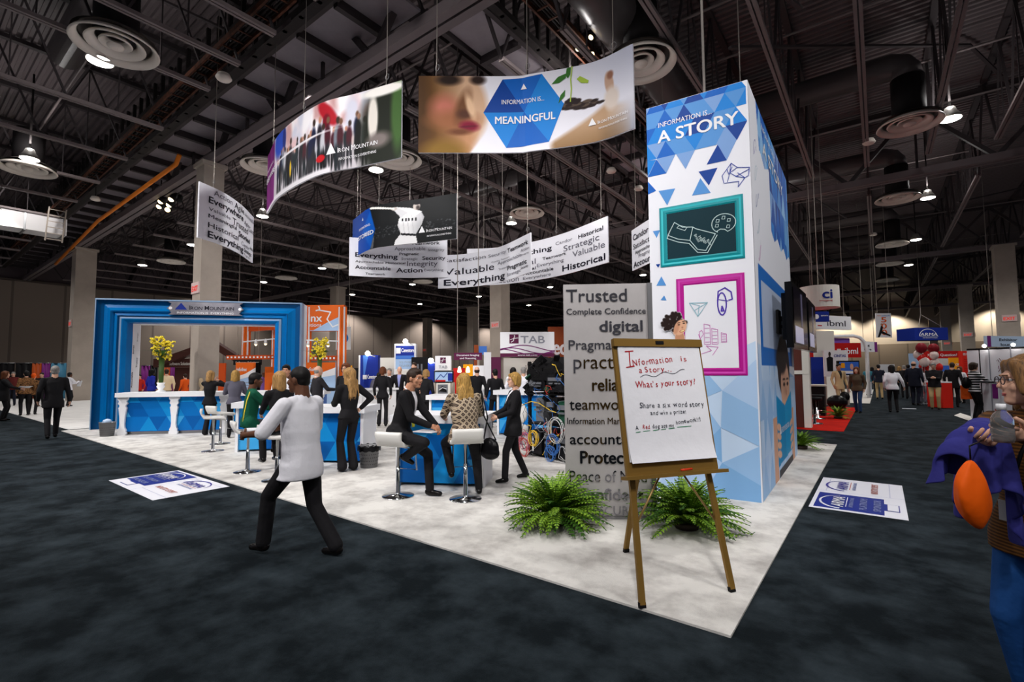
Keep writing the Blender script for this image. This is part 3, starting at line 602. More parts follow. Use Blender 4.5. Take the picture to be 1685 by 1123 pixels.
# screens on the tower's side
def tv(px0, t0, b0, d0, px1, t1, b1, d1, lab, dx):
    a, c = D(px0, (t0+b0)/2, d0), D(px1, (t1+b1)/2, d1); H = (b0-t0)/FPX*d0; mid = (a+c)/2; ux = (c-a); ux.z = 0; W = ux.length; ux.normalize(); n = ux.cross(Vector((0, 0, 1)))
    t = root('wall_screen', lab, 'screen', mid); o = Vector((a.x, a.y, mid.z-H/2)); b = MB()
    b.obox(o+ux*W/2+Vector((0, 0, H/2))-n*.05, ux*W/2, n*.045, Vector((0, 0, H/2)), 0); b.obox(o+ux*W/2+Vector((0, 0, H/2))-n*.13, ux*W*.38, n*.04, Vector((0, 0, H*.36)), 0); b.build('casing', 'black_gloss', t)
    f = plane(o, ux, (0, 0, 1)); b = MB(); e = .06
    b.add([f(e, e)[0]+n*.002, f(W-e, e)[0]+n*.002, f(W-e, H-e)[0]+n*.002, f(e, H-e)[0]+n*.002], [(0, 1, 2, 3)]); b.build('display', 'tv_dark', t)
    g = Gfx(); g.rect(e*2, e*1.3, W*.62, H*.34, 'tv_page', 2); g.rect(W*.5, H*.36, W*.6, H*.9, 'tv_page2', 2); g.build('picture', f, t, .003)
    b = MB(); q = o+ux*W*.4+Vector((0, 0, H*.5))-n*.14; s = (FR+(BR_-FR)*.5); k = q+Vector((-1, .0, 0))*max(.05, q.x-(-1.16-(q.y-6.42)*.0276)-.0)
    b.bar(q, k, .07, .07); b.bar(q+Vector((0, 0, -.12)), k+Vector((0, 0, -.12)), .05, .05); b.obox(k+Vector((.02, 0, -.05)), (.02, 0, 0), (0, .14, 0), (0, 0, .18)); b.build('wall_bracket', 'black', t)
mat('tv_dark', (30, 26, 38), .12); mat('tv_page', (150, 150, 176), .2, emit=.5); mat('tv_page2', (90, 86, 110), .2, emit=.3)
tv(1305.5, 463, 573, 6.72, 1328.7, 483.5, 576, 7.9, 'nearer black flat screen on the side of the white tower', 0)
tv(1330.5, 490, 578, 8.3, 1343, 500, 583, 9.5, 'farther black flat screen on the side of the white tower', 0)
# ================================================================ HANGING BANNERS
def curve(ps, n=48):
    ps = [np.array(p, float) for p in ps]; P = [2*ps[0]-ps[1]]+ps+[2*ps[-1]-ps[-2]]; out = []; m = n//(len(ps)-1)
    for i in range(1, len(P)-2):
        for k in range(m):
            t = k/m; a, b, c, d = P[i-1], P[i], P[i+1], P[i+2]; out.append(.5*(2*b+(c-a)*t+(2*a-5*b+4*c-d)*t*t+(3*b-a-3*c+d)*t**3))
    out.append(ps[-1]); return np.array(out)
def banner(lab, top_px, ztop, H, wires):
    ps = [(lambda p: (p.x, p.y))(G(x, y, ztop)) for x, y in top_px]; c = curve(ps); s = np.r_[0, np.cumsum(np.hypot(*np.diff(c, axis=0).T))]; W = s[-1]
    tn = np.gradient(c, axis=0); tn /= np.linalg.norm(tn, axis=1)[:, None]
    def f(u, v):
        x, y = np.interp(u, s, c[:, 0]), np.interp(u, s, c[:, 1]); tx, ty = np.interp(u, s, tn[:, 0]), np.interp(u, s, tn[:, 1])
        return Vector((x, y, ztop-H+v)), Vector((ty, -tx, 0)).normalized()
    mid = f(W/2, H); t = root('hanging_banner', lab, 'banner', mid[0]); vs = []; fs = []; n = len(s); ru = .035
    for k in range(n):
        for v, o in ((0, .0), (H, .0), (H, -.035), (0, -.035)): p, nn = f(s[k], v); vs.append(p+nn*o)
    for k in range(n-1):
        for e in range(4): fs.append((4*k+e, 4*k+4+e, 4*k+4+(e+1) % 4, 4*k+(e+1) % 4)[::-1])
    fs += [(0, 1, 2, 3), tuple(4*(n-1)+e for e in (3, 2, 1, 0))]; b = MB(); b.add(vs, fs); b.build('fabric', 'banner_white', t)
    for wu in wires:
        p, nn = f(W*wu, H); p = p-nn*.017; MB().tube([p, p+Vector((.02, 0, .35)), p+Vector((.03, 0, 11.9-ztop))], .008, 5).build('suspension_cable', 'cable', t)
        b = MB(); b.tube([p+Vector((.05*math.cos(a)+.03, 0, .16+.06*math.sin(a))) for a in np.linspace(0, 6.3, 14)], .006, 5); b.build('rigging_ring', 'steel', t)
    return t, f, W
T, f, W = banner('large curved hanging banner with a woman\'s face, blue hexagon and seedling in a hand', [(689, 125), (838, 125.4), (878, 121), (973, 103), (1041, 72)], 7.1, 1.47, (.08, .5, .9))
def pic_meaning(u, v):
    I = np.ones(u.shape+(3,))*np.array((234, 233, 243.)); I = mix(I, (196, 200, 222), np.clip((u-.62)*2.4, 0, 1)*np.clip((v-.3)*1.2, 0, 1)); I = mix(I, (120, 122, 136), np.clip((u-.8)*4, 0, 1)*np.clip((.42-v)*2.2, 0, 1))
    I = mix(I, (206, 168, 138), el(u, v, .12, .56, .2, .62, .18, .0)); I = mix(I, (188, 138, 102), el(u, v, .1, .2, .16, .5, .3)); I = mix(I, (104, 70, 34), el(u, v, .0, .4, .15, 1.1, 1.0)); I = mix(I, (74, 48, 24), el(u, v, .0, .6, .06, .9, 1.2)); I = mix(I, (130, 98, 40), el(u, v, .12, .0, .1, .16, .8))
    I = mix(I, (182, 108, 92), el(u, v, .12, .58, .06, .16, 1.2)); I = mix(I, (150, 96, 66), el(u, v, .16, .42, .1, .12, 1.2)); I = mix(I, (108, 70, 46), el(u, v, .205, .6, .03, .2, 1.0, -.1)); I = mix(I, (84, 52, 40), el(u, v, .215, .5, .035, .06, .9)); I = mix(I, (222, 184, 150), el(u, v, .24, .6, .018, .16, .8, .1))
    I = mix(I, (40, 28, 24), el(u, v, .14, .95, .055, .07, .8)); I = mix(I, (46, 32, 28), el(u, v, .275, .95, .035, .06, .8)); I = mix(I, (126, 26, 52), el(u, v, .235, .345, .042, .066, .8, .15)); I = mix(I, (100, 26, 44), el(u, v, .23, .34, .04, .014, .6, .2)); I = mix(I, (110, 66, 44), el(u, v, .19, .27, .05, .04, 1.))
    edge = np.clip((u-(.325-.16*np.clip(.3-v, 0, 1)*1.6-.03*np.abs(v-.6)))*60, 0, 1)*(u < .5); I = mix(I, (234, 233, 243), edge)
    hand = np.clip((.08+(u-.6)*1.45-np.clip(u-.86, 0, 1)*2.2-v)*14, 0, 1)*np.clip((u-.595-.1*np.clip(.1-v, 0, 1))*30, 0, 1)*np.clip((.99-u)*8, 0, 1); I = mix(I, (188, 152, 118), hand*.95); I = mix(I, (140, 108, 74), hand*np.clip((.25-v)*3.5, 0, 1)); I = mix(I, (96, 80, 66), hand*np.clip((u-.82)*6, 0, 1)*np.clip((.3-v)*4, 0, 1))
    I = mix(I, (196, 160, 138), el(u, v, .885, .66, .021, .15, .25, .05)); I = mix(I, (150, 104, 84), el(u, v, .89, .76, .015, .05, .6)); I = mix(I, (222, 208, 198), el(u, v, .895, .47, .035, .14, .5)); rr = np.random.RandomState(1)
    for k in range(40): I = mix(I, (48, 38, 36) if k % 3 else (90, 76, 66), el(u, v, .72+.055*rr.randn(), .5+.02*rr.randn(), .022, .02, .3))
    for k in range(14): I = mix(I, (44, 34, 34), el(u, v, .715+.02*rr.randn(), .56+.02*rr.randn(), .016, .025, .3))
    return I
paint('printed_picture', W, 1.47, 300, 116, pic_meaning, f, T)
g = Gfx(); H = 1.47; hx = [(.39, .955), (.575, .975), (.675, .55), (.605, .09), (.405, .06), (.3, .52)]; hc = (.49, .52)
for i, m in enumerate(('blue_mid', 'blue_bright', 'blue_bright', 'blue_mid', 'blue_bright', 'blue_deep')):
    a, b_ = hx[i], hx[(i+1) % 6]; g.poly([(hc[0]*W, hc[1]*H), (a[0]*W, a[1]*H), (b_[0]*W, b_[1]*H)][::-1], m, 1.5, .12)
g.text('INFORMATION IS...', .385*W, .625*H, .125, 'white', 0, 4, .2*W); g.text('MEANINGFUL', .355*W, .37*H, .2, 'white', .025, 4, .28*W); logo(g, .475*W, .81*H, .115, 'white', 4); firm(g, .785*W, .205*H, .19*W, 'white', lay=4)
sx = .705*W
g.line([(sx, .56*H), (sx+.02, .72*H), (sx+.01, .84*H), (sx+.04, 1.0*H)], .022, 'leaf_y', 3)
for P, m in (([(.62, .82), (.65, .9), (.69, .93), (.685, .87), (.655, .82)], 'leaf_g'), ([(.685, .9), (.69, .99), (.71, 1.0), (.705, .9), (.695, .86)], 'leaf_g'), ([(.735, .83), (.75, .86), (.79, .78), (.785, .75), (.755, .77)], 'leaf_y'), ([(.65, .56), (.66, .66), (.682, .72), (.68, .64)], 'leaf_g')): g.poly([(x*W, y*H) for x, y in P], m, 3)
mat('leaf_g', (54, 112, 40), .5); mat('leaf_y', (168, 196, 70), .5); g.build('lettering', f, T, .004)
T, f, W = banner('long curved hanging banner printed with a blurred street crowd and purple end', [(441, 257), (462, 218), (522, 173), (590, 153), (661, 132)], 7.1, 1.5, (.12, .5, .93))
def pic_crowd(u, v):
    I = np.ones(u.shape+(3,))*np.array((226, 218, 226.)); rr = np.random.RandomState(8)
    for k in range(70):
        c = [(250, 236, 240), (232, 196, 200), (250, 246, 250), (206, 160, 160), (214, 214, 230)][rr.randint(5)]; I = mix(I, c, el(u, v, .25+.7*rr.rand(), .6+.4*rr.rand(), .03, .09+.1*rr.rand(), .8))
    I = mix(I, (44, 78, 190), el(u, v, .27, .86, .07, .24, .5)); I = mix(I, (30, 44, 120), el(u, v, .33, .84, .018, .2, .4)); I = mix(I, (178, 30, 44), el(u, v, .665, .82, .035, .2, .35, .2)); I = mix(I, (120, 20, 36), el(u, v, .66, .72, .02, .1, .4))
    I = mix(I, (176, 172, 178), ((v < .5)*(u > .2)*1.)*.5)
    for k in range(30):
        x = .25+.62*(k+.7*rr.rand())/30; z = .40+.08*rr.randn()*.6; sc = .75+.5*rr.rand(); c = [(18, 18, 22), (30, 40, 46), (70, 24, 36), (36, 30, 40), (196, 196, 204), (20, 30, 30), (120, 128, 140), (24, 30, 60)][rr.randint(8)]; d = [(16, 16, 20), (26, 34, 40), (40, 40, 46)][rr.randint(3)]
        I = mix(I, c, el(u, v, x, z+.05, .014*sc, .15*sc, .45)); I = mix(I, d, el(u, v, x-.006, z-.2*sc, .006*sc, .17*sc, .5)); I = mix(I, d, el(u, v, x+.007, z-.18*sc, .006*sc, .17*sc, .5, .02)); I = mix(I, [(196, 140, 116), (60, 44, 38), (120, 84, 64)][k % 3], el(u, v, x+.002, z+.24*sc, .008*sc, .042*sc, .4)); I = mix(I, (226, 206, 204), el(u, v, x+.016*sc, z+.0, .004, .07*sc, .8)*(k % 2))
    I = mix(I, (236, 232, 238), np.clip((.085-v)*30, 0, 1)*(u < .68)); I = mix(I, (238, 234, 240), el(u, v, .45, .57, .24, .018, .6, .03)); I = mix(I, (240, 200, 40), el(u, v, .4, .3, .007, .12, .5))
    I = mix(I, (26, 30, 22), el(u, v, .93, .4, .12, .62, .5)); I = mix(I, (60, 92, 44), el(u, v, .985, .6, .03, .5, .6)); I = mix(I, (220, 214, 206), el(u, v, .875, .6, .022, .3, .4)); I = mix(I, (240, 236, 232), el(u, v, .92, .94, .1, .07, .5)); I = mix(I, (120, 110, 108), el(u, v, .9, .3, .05, .1, .8)); I = mix(I, (200, 24, 34), el(u, v, .63, .22, .025, .05, .2))
    I = mix(I, (122, 34, 116), np.clip((.2-u)*60, 0, 1)); I = mix(I, (92, 24, 92), np.clip((.2-u)*60, 0, 1)*np.clip(np.sin(u*60+v*5)*3, 0, 1)*.5); I = mix(I, (236, 230, 238), np.clip((.06-v)*30, 0, 1)*(u < .25)); return I
paint('printed_picture', W, 1.5, 260, 80, pic_crowd, f, T)
g = Gfx(); firm(g, .665*W, .24*1.5, .235*W, 'white'); g.text('INFORMATION IS...', .02*W, .98, .1, 'white', 0, 3, .17*W); g.text('EVERYWHERE', .01*W, .72, .19, 'white', .03, 3, .2*W); g.build('lettering', f, T, .005)
T, f, W = banner('curved hanging banner with a black and white ballplayer and a blue end', [(580.6, 362.6), (607.7, 342.7), (639, 334.7), (695, 327), (751.6, 318)], 7.1, 1.43, (.08, .42, .9))
def pic_ball(u, v):
    I = np.ones(u.shape+(3,))*np.array((22., 24, 26)); rr = np.random.RandomState(3)
    for k in range(160): I = mix(I, [(60, 62, 66), (44, 46, 50), (84, 86, 90)][k % 3], el(u, v, .38+.62*rr.rand(), .22+.26*rr.rand(), .006, .012, .6)*.7)
    w_ = (232, 232, 234); jer = pg(u, v, [(.585, .6), (.615, .72), (.69, .75), (.745, .71), (.768, .58), (.75, .42), (.705, .2), (.6, .25), (.575, .45)]); I = mix(I, w_, pg(u, v, [(.6, .25), (.705, .2), (.72, 0), (.55, 0), (.56, .12)])); I = mix(I, w_, jer); I = mix(I, (168, 168, 174), jer*np.clip((u-.66)*9, 0, 1)); I = mix(I, (196, 196, 200), jer*(np.sin(u*190+v*8) > .75)*.6); I = mix(I, (40, 40, 44), jer*(np.abs(v-.56+.2*(u-.66)) < .035)*(np.sin(u*260) > -.1)*(u > .6)*(u < .72))
    I = mix(I, (30, 30, 34), pg(u, v, [(.6, .27), (.706, .22), (.704, .17), (.598, .22)])); I = mix(I, (222, 222, 224), pg(u, v, [(.75, .71), (.67, .82), (.555, .885), (.548, .82), (.64, .74), (.7, .62)])); I = mix(I, (206, 206, 210), pg(u, v, [(.6, .62), (.55, .80), (.58, .85), (.65, .72)])); I = mix(I, (190, 182, 178), el(u, v, .55, .845, .022, .04, .2))
    I = mix(I, (196, 186, 180), el(u, v, .712, .84, .026, .085, .15)); I = mix(I, (64, 56, 54), el(u, v, .722, .81, .014, .05, .8)); I = mix(I, (16, 16, 20), el(u, v, .716, .925, .03, .05, .15)); I = mix(I, (16, 16, 20), pg(u, v, [(.665, .9), (.72, .915), (.72, .89), (.67, .885)])); I = mix(I, (240, 236, 228), pg(u, v, [(.55, .87), (.55, .83), (.34, .955), (.322, .985), (.345, 1.)]))
    I = mix(I, (120, 120, 124), pg(u, v, [(.335, .02), (.36, .3), (.385, .25), (.375, 0)])*.7)
    bx = .4-.06*np.abs(v-.45)*2+.0; I = mix(I, (4, 66, 160), np.clip((bx-u)*80, 0, 1)); I = mix(I, (10, 90, 186), np.clip((bx-u)*80, 0, 1)*np.clip(((u-.2)*1.2-np.abs(v-.5)*.35)*30, 0, 1)*.8); return I
paint('printed_picture', W, 1.43, 240, 80, pic_ball, f, T)
g = Gfx(); logo(g, .21*W, 1.12, .12, 'white'); g.text('INFORMATION IS...', .15*W, .82, .12, 'white', 0, 3, .2*W); g.text('STORIED', .14*W, .5, .2, 'white', .03, 3, .24*W); firm(g, .73*W, .32, .24*W, 'white'); g.build('lettering', f, T, .005)
def words(lab, top, zt, H, L, wires=(.1, .6, .95)):
    T, f, W = banner(lab, top, zt, H, wires); g = Gfx()
    for t, u, v, w_, h_, bd in L: g.text(t, u*W, v*H, h_*H, 'ink' if bd >= 0 else 'ink_grey', max(0, bd), 2, w_*W)
    g.build('lettering', f, T, .005)
words('leftmost hanging word banner, curving away beside the crowd banner', [(328.5, 298.5), (368, 317), (397, 337), (417.7, 358)], 6.3, 1.4,
      [('Action', .15, .86, .26, .14, -1), ('Agile', .45, .84, .22, .17, 0), ('Accountable', .7, .84, .3, .12, -1), ('Everywhere', .1, .69, .55, .17, .04), ('Agile', .68, .66, .15, .12, -1), ('Core', .83, .6, .16, .16, -1), ('Valuable', .1, .55, .28, .09, -1), ('Trusted', .42, .5, .38, .19, 0), ('Meaningful', .1, .42, .4, .1, .01), ('Storied', .55, .34, .32, .15, .04), ('Historical', .1, .24, .45, .14, 0), ('Candor', .62, .2, .24, .11, -1), ('Everything', .1, .06, .57, .17, .04), ('Strategic', .7, .1, .24, .12, .02), ('Pragmatic', .7, .02, .2, .07, -1), ('Action', .88, .24, .12, .09, .02)], (.15,))
words('hanging word banner partly behind the ballplayer banner', [(575, 390.5), (650, 395.5), (736, 395)], 6.3, 1.36,
      [('Teamwork', .62, .88, .3, .13, .03), ('Approachable', .45, .73, .32, .13, -1), ('Integrity', .8, .7, .17, .1, -1), ('Everything', .06, .5, .42, .17, .04), ('Pragmatic', .5, .6, .2, .1, .03), ('Strategic', .52, .47, .17, .1, -1), ('Security', .74, .47, .24, .14, .03), ('Approachable', .06, .36, .28, .08, 0), ('Historical', .36, .36, .2, .08, .03), ('Integrity', .58, .31, .32, .19, -1), ('Accountable', .06, .19, .35, .13, .03), ('Action', .47, .14, .27, .17, .04), ('Everything', .76, .17, .2, .09, -1), ('Teamwork', .16, .05, .2, .08, 0)])
words('hanging word banner with Satisfaction at its top left, in front of another', [(721, 421), (770, 417.5), (820.8, 407), (873, 382.8)], 5.75, 1.2,
      [('Satisfaction', .05, .78, .37, .15, 0), ('Security', .45, .77, .21, .13, -1), ('Teamwork', .68, .74, .29, .17, .04), ('Valuable', .05, .4, .46, .27, .005), ('Approachable', .55, .5, .33, .13, -1), ('Action', .87, .6, .11, .12, -1), ('Candor', .48, .6, .1, .06, -1), ('Teamwork', .59, .6, .12, .06, -1), ('Integrity', .88, .5, .1, .06, -1), ('Trusted', .56, .34, .11, .08, -1), ('Pragmatic', .68, .26, .27, .17, .04), ('Everything', .05, .08, .59, .25, .045), ('Strategic', .67, .1, .2, .12, -1), ('Security', .87, .16, .1, .08, .02)])
words('hanging word banner with Historical at its right end', [(768.5, 409.8), (820, 407.5), (874.4, 398.5), (929, 383.6), (999.5, 355.7)], 6.35, 1.45,
      [('Everything', .22, .68, .35, .17, .04), ('Candor', .6, .76, .13, .11, -1), ('Historical', .78, .74, .19, .13, .04), ('Strategic', .66, .55, .28, .2, -.5), ('National', .2, .42, .25, .2, -1), ('Teamwork', .5, .47, .18, .1, .03), ('Valuable', .73, .35, .25, .2, -1), ('National', .3, .28, .15, .1, .03), ('Everything', .46, .32, .2, .12, -1), ('Accountable', .36, .17, .22, .12, .03), ('Historical', .65, .08, .33, .2, .045), ('Satisfaction', .08, .04, .25, .2, -1), ('Everywhere', .36, .05, .2, .11, -1)])
words('hanging word banner half hidden behind the white tower', [(1039, 380), (1070, 360), (1110, 338)], 5.9, 1.26,
      [('Candor', .05, .72, .42, .2, .03), ('Satisfaction', .05, .5, .6, .18, .01), ('Approachable', .1, .36, .5, .12, .02), ('Pragmatic', .2, .24, .4, .13, -1), ('Accountable', .05, .05, .75, .2, .04)], (.1, .8))
# ================================================================ SIGNBOARD WITH MIRROR WORDS
A, B_ = Vector((-2.744, 4.563, .015)), Vector((-1.931, 5.102, .015)); ux = (B_-A).normalized(); nb = ux.cross(Vector((0, 0, 1)))
t = root('word_panel', 'brushed metal panel with mirror polished words, standing behind the easel', 'panel', A+ux*.47)
fsg = plane(A, ux, (0, 0, 1)); b = MB(); b.obox(A+ux*.455-nb*.04+Vector((0, 0, 1.265)), ux*.455, nb*.035, Vector((0, 0, 1.265))); b.build('board', 'brushed', t)
b = MB(); b.obox(A+ux*.935-nb*.03+Vector((0, 0, 1.265)), ux*.024, nb*.05, Vector((0, 0, 1.265))); b.obox(A+ux*.47-nb*.03+Vector((0, 0, .012)), ux*.46, nb*.06, Vector((0, 0, .012))); b.build('edge_post', 'steel', t)
g = Gfx()
for s, u, v, w_, h_, bd in (('Trusted', .03, 2.335, .66, .2, .01), ('Complete Confidence', .03, 2.195, .86, .095, .015), ('digital', .39, 2.005, .46, .17, .03), ('Pragmatic', .05, 1.81, .62, .15, .01), ('practical', .1, 1.6, .7, .22, -1), ('reliable', .3, 1.36, .47, .19, .025), ('teamwork', .05, 1.155, .68, .17, .01), ('Information Management', .025, 1.0, .87, .1, .01),
                          ('accountable', .05, .785, .82, .16, .015), ('Protected', .16, .58, .68, .19, .035), ('Peace of Mind', .04, .385, .82, .17, .0), ('Confident', .1, .195, .72, .17, .03), ('SECURITY', .28, .035, .58, .14, .0)): g.text(s, u, v, h_, 'mirror', max(0, bd), 1, w_)
g.build('mirror_lettering', fsg, t, .004)
# ================================================================ EASEL
A, B_ = G(1057, 1005), G(1205, 978); A.z = B_.z = .015; ab = (B_-A).normalized(); back = Vector((-ab.y, ab.x, 0)); upv = (Vector((0, 0, 1))*math.cos(R(10))+back*math.sin(R(10))).normalized(); nf = ab.cross(upv)
E_ = lambda u, v, n=0.: A+ab*u+upv*v+nf*n
t = root('easel', 'bronze tripod easel with a handwritten flip chart on the carpet corner', 'easel', (A+B_)/2)
b = MB(); b.obox(E_(.392, 1.325, -.02), ab*.392, upv*.505, nf*.012); b.obox(E_(.39, 1.815, .0), ab*.395, upv*.03, nf*.02); b.build('board', 'easel_bronze', t)
b = MB(); b.obox(E_(.38, .835, .03), ab*.43, upv*.012, nf*.04); b.build('tray', 'easel_bronze', t)
for a, c in ((E_(0, 0), E_(.06, 1.0, -.045)), (E_(.737, 0), E_(.70, 1.0, -.045)), (Vector(G(1030, 912))+Vector((0, 0, .015)), E_(.38, 1.7, -.06))):
    l = MB().bar(a+Vector((0, 0, .02)), c, .042, .024, up=nf).build('leg', 'easel_bronze', t); d = (c-a).normalized(); MB().bar(a, a+d*.035, .046, .028, up=nf).build('rubber_foot', 'black', l)
for a, c in ((E_(.03, .5, -.03), E_(.34, .9, -.04)), (E_(.725, .45, -.03), E_(.44, .9, -.04))): MB().tube([a, c], .008, 6).build('brace', 'gold_wire', t)
mat('gold_wire', (170, 140, 90), .4, .5); MB().obox(E_(.39, 1.815, .022), ab*.035, upv*.012, nf*.004).build('clip', 'black', t)
pd = root('flip_chart_pad', 'white flip chart pad with red and black handwriting on the easel', 'paper pad', E_(.39, 1.3, .01)); rr = np.random.RandomState(6); vs = []; fs = []; nu, nv = 20, 24
for j in range(nv):
    for i in range(nu): vs.append(E_(.03+.728*i/(nu-1), .93+.86*j/(nv-1), .008+.0025*rr.rand()+(.02*max(0, (4-j)/4)**2)))
fs = [(j*nu+i, j*nu+i+1, (j+1)*nu+i+1, (j+1)*nu+i) for j in range(nv-1) for i in range(nu-1)]
MB().add(vs, fs, 0, True).build('sheet', 'paper', pd); MB().obox(E_(.394, 1.36, .0), ab*.364, upv*.42, nf*.005).build('pad_block', 'white', pd)
g = Gfx(); rr = random.Random(4)
def hand(s, u, v, width, size, m, slope=0., wt=.006):
    tw_ = sum(.32 if c == ' ' else max(.22, text_geo(c, wt, 3)[2])+.14 for c in s); k = width/tw_; x = u
    for c in s:
        if c != ' ':
            g.text(c, x, v+(x-u)*slope+rr.uniform(-.003, .003), size*rr.uniform(.92, 1.1), m, wt, 3, None, 'l', rr.uniform(-.1, .1)+slope, k/size*1.0, rr.uniform(-.05, .12), 3); x += (max(.22, text_geo(c, wt, 3)[2])+.14)*k
        else: x += .32*k
g.line([(.115, 1.63), (.12, 1.745)], .009, 'red_ink', 3); g.line([(.085, 1.745), (.155, 1.75)], .008, 'red_ink', 3); g.line([(.082, 1.625), (.15, 1.635)], .008, 'red_ink', 3); hand('Nformation', .14, 1.638, .36, .072, 'red_ink', .07); hand('is', .57, 1.672, .065, .06, 'red_ink'); hand('a Story...', .185, 1.585, .3, .062, 'red_ink', .02)
g.line([(.19+.4*k/24, 1.55+.012*math.sin(k*.62)+.002*k) for k in range(25)], .004, 'black_ink', 3)
hand("What's your story?", .14, 1.47, .54, .066, 'red_ink', .04, .014); hand('Share a six word story', .155, 1.318, .575, .055, 'black_ink', .0); hand('and win a prize!', .24, 1.268, .32, .042, 'black_ink')
hand('A', .1, 1.163, .03, .042, 'black_ink', 0, .012); hand('Red', .16, 1.17, .065, .045, 'red_ink', 0, .014); hand('dog ate my', .245, 1.168, .19, .04, 'black_ink', .02, .012); hand('homework!!!', .45, 1.19, .23, .044, 'black_ink', .08, .012)
for a, c, y in ((.1, .135, 1.147), (.16, .215, 1.152), (.245, .29, 1.155), (.315, .355, 1.158), (.38, .43, 1.162), (.455, .58, 1.17)): g.line([(a, y), (c, y+.003)], .0045, 'green_ink', 3)
g.build('handwriting', lambda u, v: (E_(u, v, .0095), nf), pd, .0008)
b = MB().tube([E_(.42, .862, .035), E_(.52, .864, .03)], .008, 8).build('marker_pen', 'marker_red'); tag(b, 'red marker pen lying in the easel tray', 'pen'); mat('marker_red', (215, 60, 30), .4)
# ================================================================ FERNS
def fern(c, rad, hgt, n, lab, seed):
    rr = random.Random(seed); t = root('potted_fern', lab, 'fern', c, 'ferns on the carpets'); c = Vector(c)
    MB().lathe([(.0, 0), (.11, 0), (.12, .06), (.1, .06), (0, .05)], c, 16).build('pot', 'pot', t); b = MB()
    for k in range(n):
        a = rr.uniform(0, 6.283); el_ = k/n; th = R(90-72*el_+rr.uniform(-9, 9)); L = rad*(1.0+.3*rr.random())*(.95+.2*el_); bend = R(rr.uniform(55, 95)-12*el_); d = Vector((math.cos(a), math.sin(a), 0)); s = Vector((-d.y, d.x, 0)); N = 15; P = [c+Vector((0, 0, .06))+d*.03]
        for i in range(N): q = th-bend*((i/N)**1.3); P.append(P[-1]+(d*math.cos(q)+Vector((0, 0, 1))*math.sin(q))*(L/N))
        for p in P: p.z = max(p.z, .03+.03*rr.random())
        mi = 0 if rr.random() < .75 else 1
        for i in range(1, N):
            q = i/N; wd = .058*math.sin(math.pi*min(.12+q*.9, 1))**.7*(rad/.42); f_ = (P[i+1]-P[i-1]).normalized(); st = (P[i+1]-P[i]).length*.52
            for sg in (-1, 1):
                tip = P[i]+s*sg*wd+f_*wd*.35+Vector((0, 0, -.25*wd)); m_ = P[i]+s*sg*wd*.5; b.add([P[i]-f_*st*.5, m_-f_*st*.75, tip, m_+f_*st*.8, P[i]+f_*st*.5], [(0, 1, 2, 3, 4)], mi)
        for i in range(N): b.bar(P[i], P[i+1], .005, .005, 1)
    b.build('fronds', ['leaf', 'leaf_dark'], t); return t
fern((-2.74, 4.32, .015), .44, .58, 190, 'bushy green fern left of the metal word panel', 1)
fern((-1.6, 4.98, .015), .42, .56, 180, 'bushy green fern behind the easel, at the foot of the white tower', 2)
fern((-1.3, 11.15, .015), .32, .55, 90, 'green fern at the far corner of the white tower', 3)
fern((-1.1, 18.5, .015), .36, .6, 60, 'green fern on the red carpet beside a black bar stool', 4)
# ================================================================ BLUE PICTURE-FRAME ARCH AND ITS COUNTER
uf = Vector((.64, .768, 0)).normalized(); A = Vector((-17.77, 3.77, .015)); nfr = Vector((uf.y, -uf.x, 0)); WF, HF = 5.5, 3.72
t = root('picture_frame_arch', 'giant blue picture frame arch standing over the reception counter', 'arch', A+uf*WF/2)
def FQ(u, v, n): return A+uf*u+Vector((0, 0, v))+nfr*n
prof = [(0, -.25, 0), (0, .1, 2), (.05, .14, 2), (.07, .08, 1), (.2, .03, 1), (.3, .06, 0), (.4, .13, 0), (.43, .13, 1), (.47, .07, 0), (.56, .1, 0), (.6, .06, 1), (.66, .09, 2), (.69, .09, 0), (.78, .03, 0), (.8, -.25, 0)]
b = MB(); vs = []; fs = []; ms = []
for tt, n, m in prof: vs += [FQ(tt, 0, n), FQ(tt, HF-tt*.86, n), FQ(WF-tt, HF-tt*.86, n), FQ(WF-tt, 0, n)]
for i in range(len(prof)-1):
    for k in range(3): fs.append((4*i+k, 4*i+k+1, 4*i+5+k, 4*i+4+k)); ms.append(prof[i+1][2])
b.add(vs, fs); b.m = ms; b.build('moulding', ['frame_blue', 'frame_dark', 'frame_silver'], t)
b = MB(); th = .012      # the pale inner reveal, set back
for n0, n1 in ((-.25, -.7),):
    I = [(.8, 0), (.8, HF-.69), (WF-.8, HF-.69), (WF-.8, 0)]
    for (a_, b_) in zip(I[:-1], I[1:]): b.add([FQ(*a_, n0), FQ(*b_, n0), FQ(*b_, n1), FQ(*a_, n1)], [(0, 1, 2, 3)])
    O_ = [(0, 0), (0, HF), (WF, HF), (WF, 0)]
    for (a_, b_) in zip(O_[:-1], O_[1:]): b.add([FQ(*a_, n0), FQ(*b_, n0), FQ(*b_, n1), FQ(*a_, n1)], [(3, 2, 1, 0)])
    for k in range(3): b.add([FQ(*O_[k], n1), FQ(*O_[k+1], n1), FQ(*I[k+1], n1), FQ(*I[k], n1)], [(0, 1, 2, 3)])
b.build('reveal', 'white', t)
g = Gfx(); rr = random.Random(3); y = 1.15
while y < 2.9: w_ = rr.choice(['Action', 'Trusted', 'Candor', 'Accountable', 'Storied', 'Agile', 'Everything', 'Strategic']); h_ = rr.uniform(.05, .12); g.text(w_, .03+rr.uniform(0, .3), y, h_, 'ink', rr.choice([0, .03]), 1, rot=math.pi/2*1); y += h_*len(w_)*.55+.04
g.build('reveal_words', plane(FQ(.8, 0, -.25), -nfr, (0, 0, 1)), t, .006)
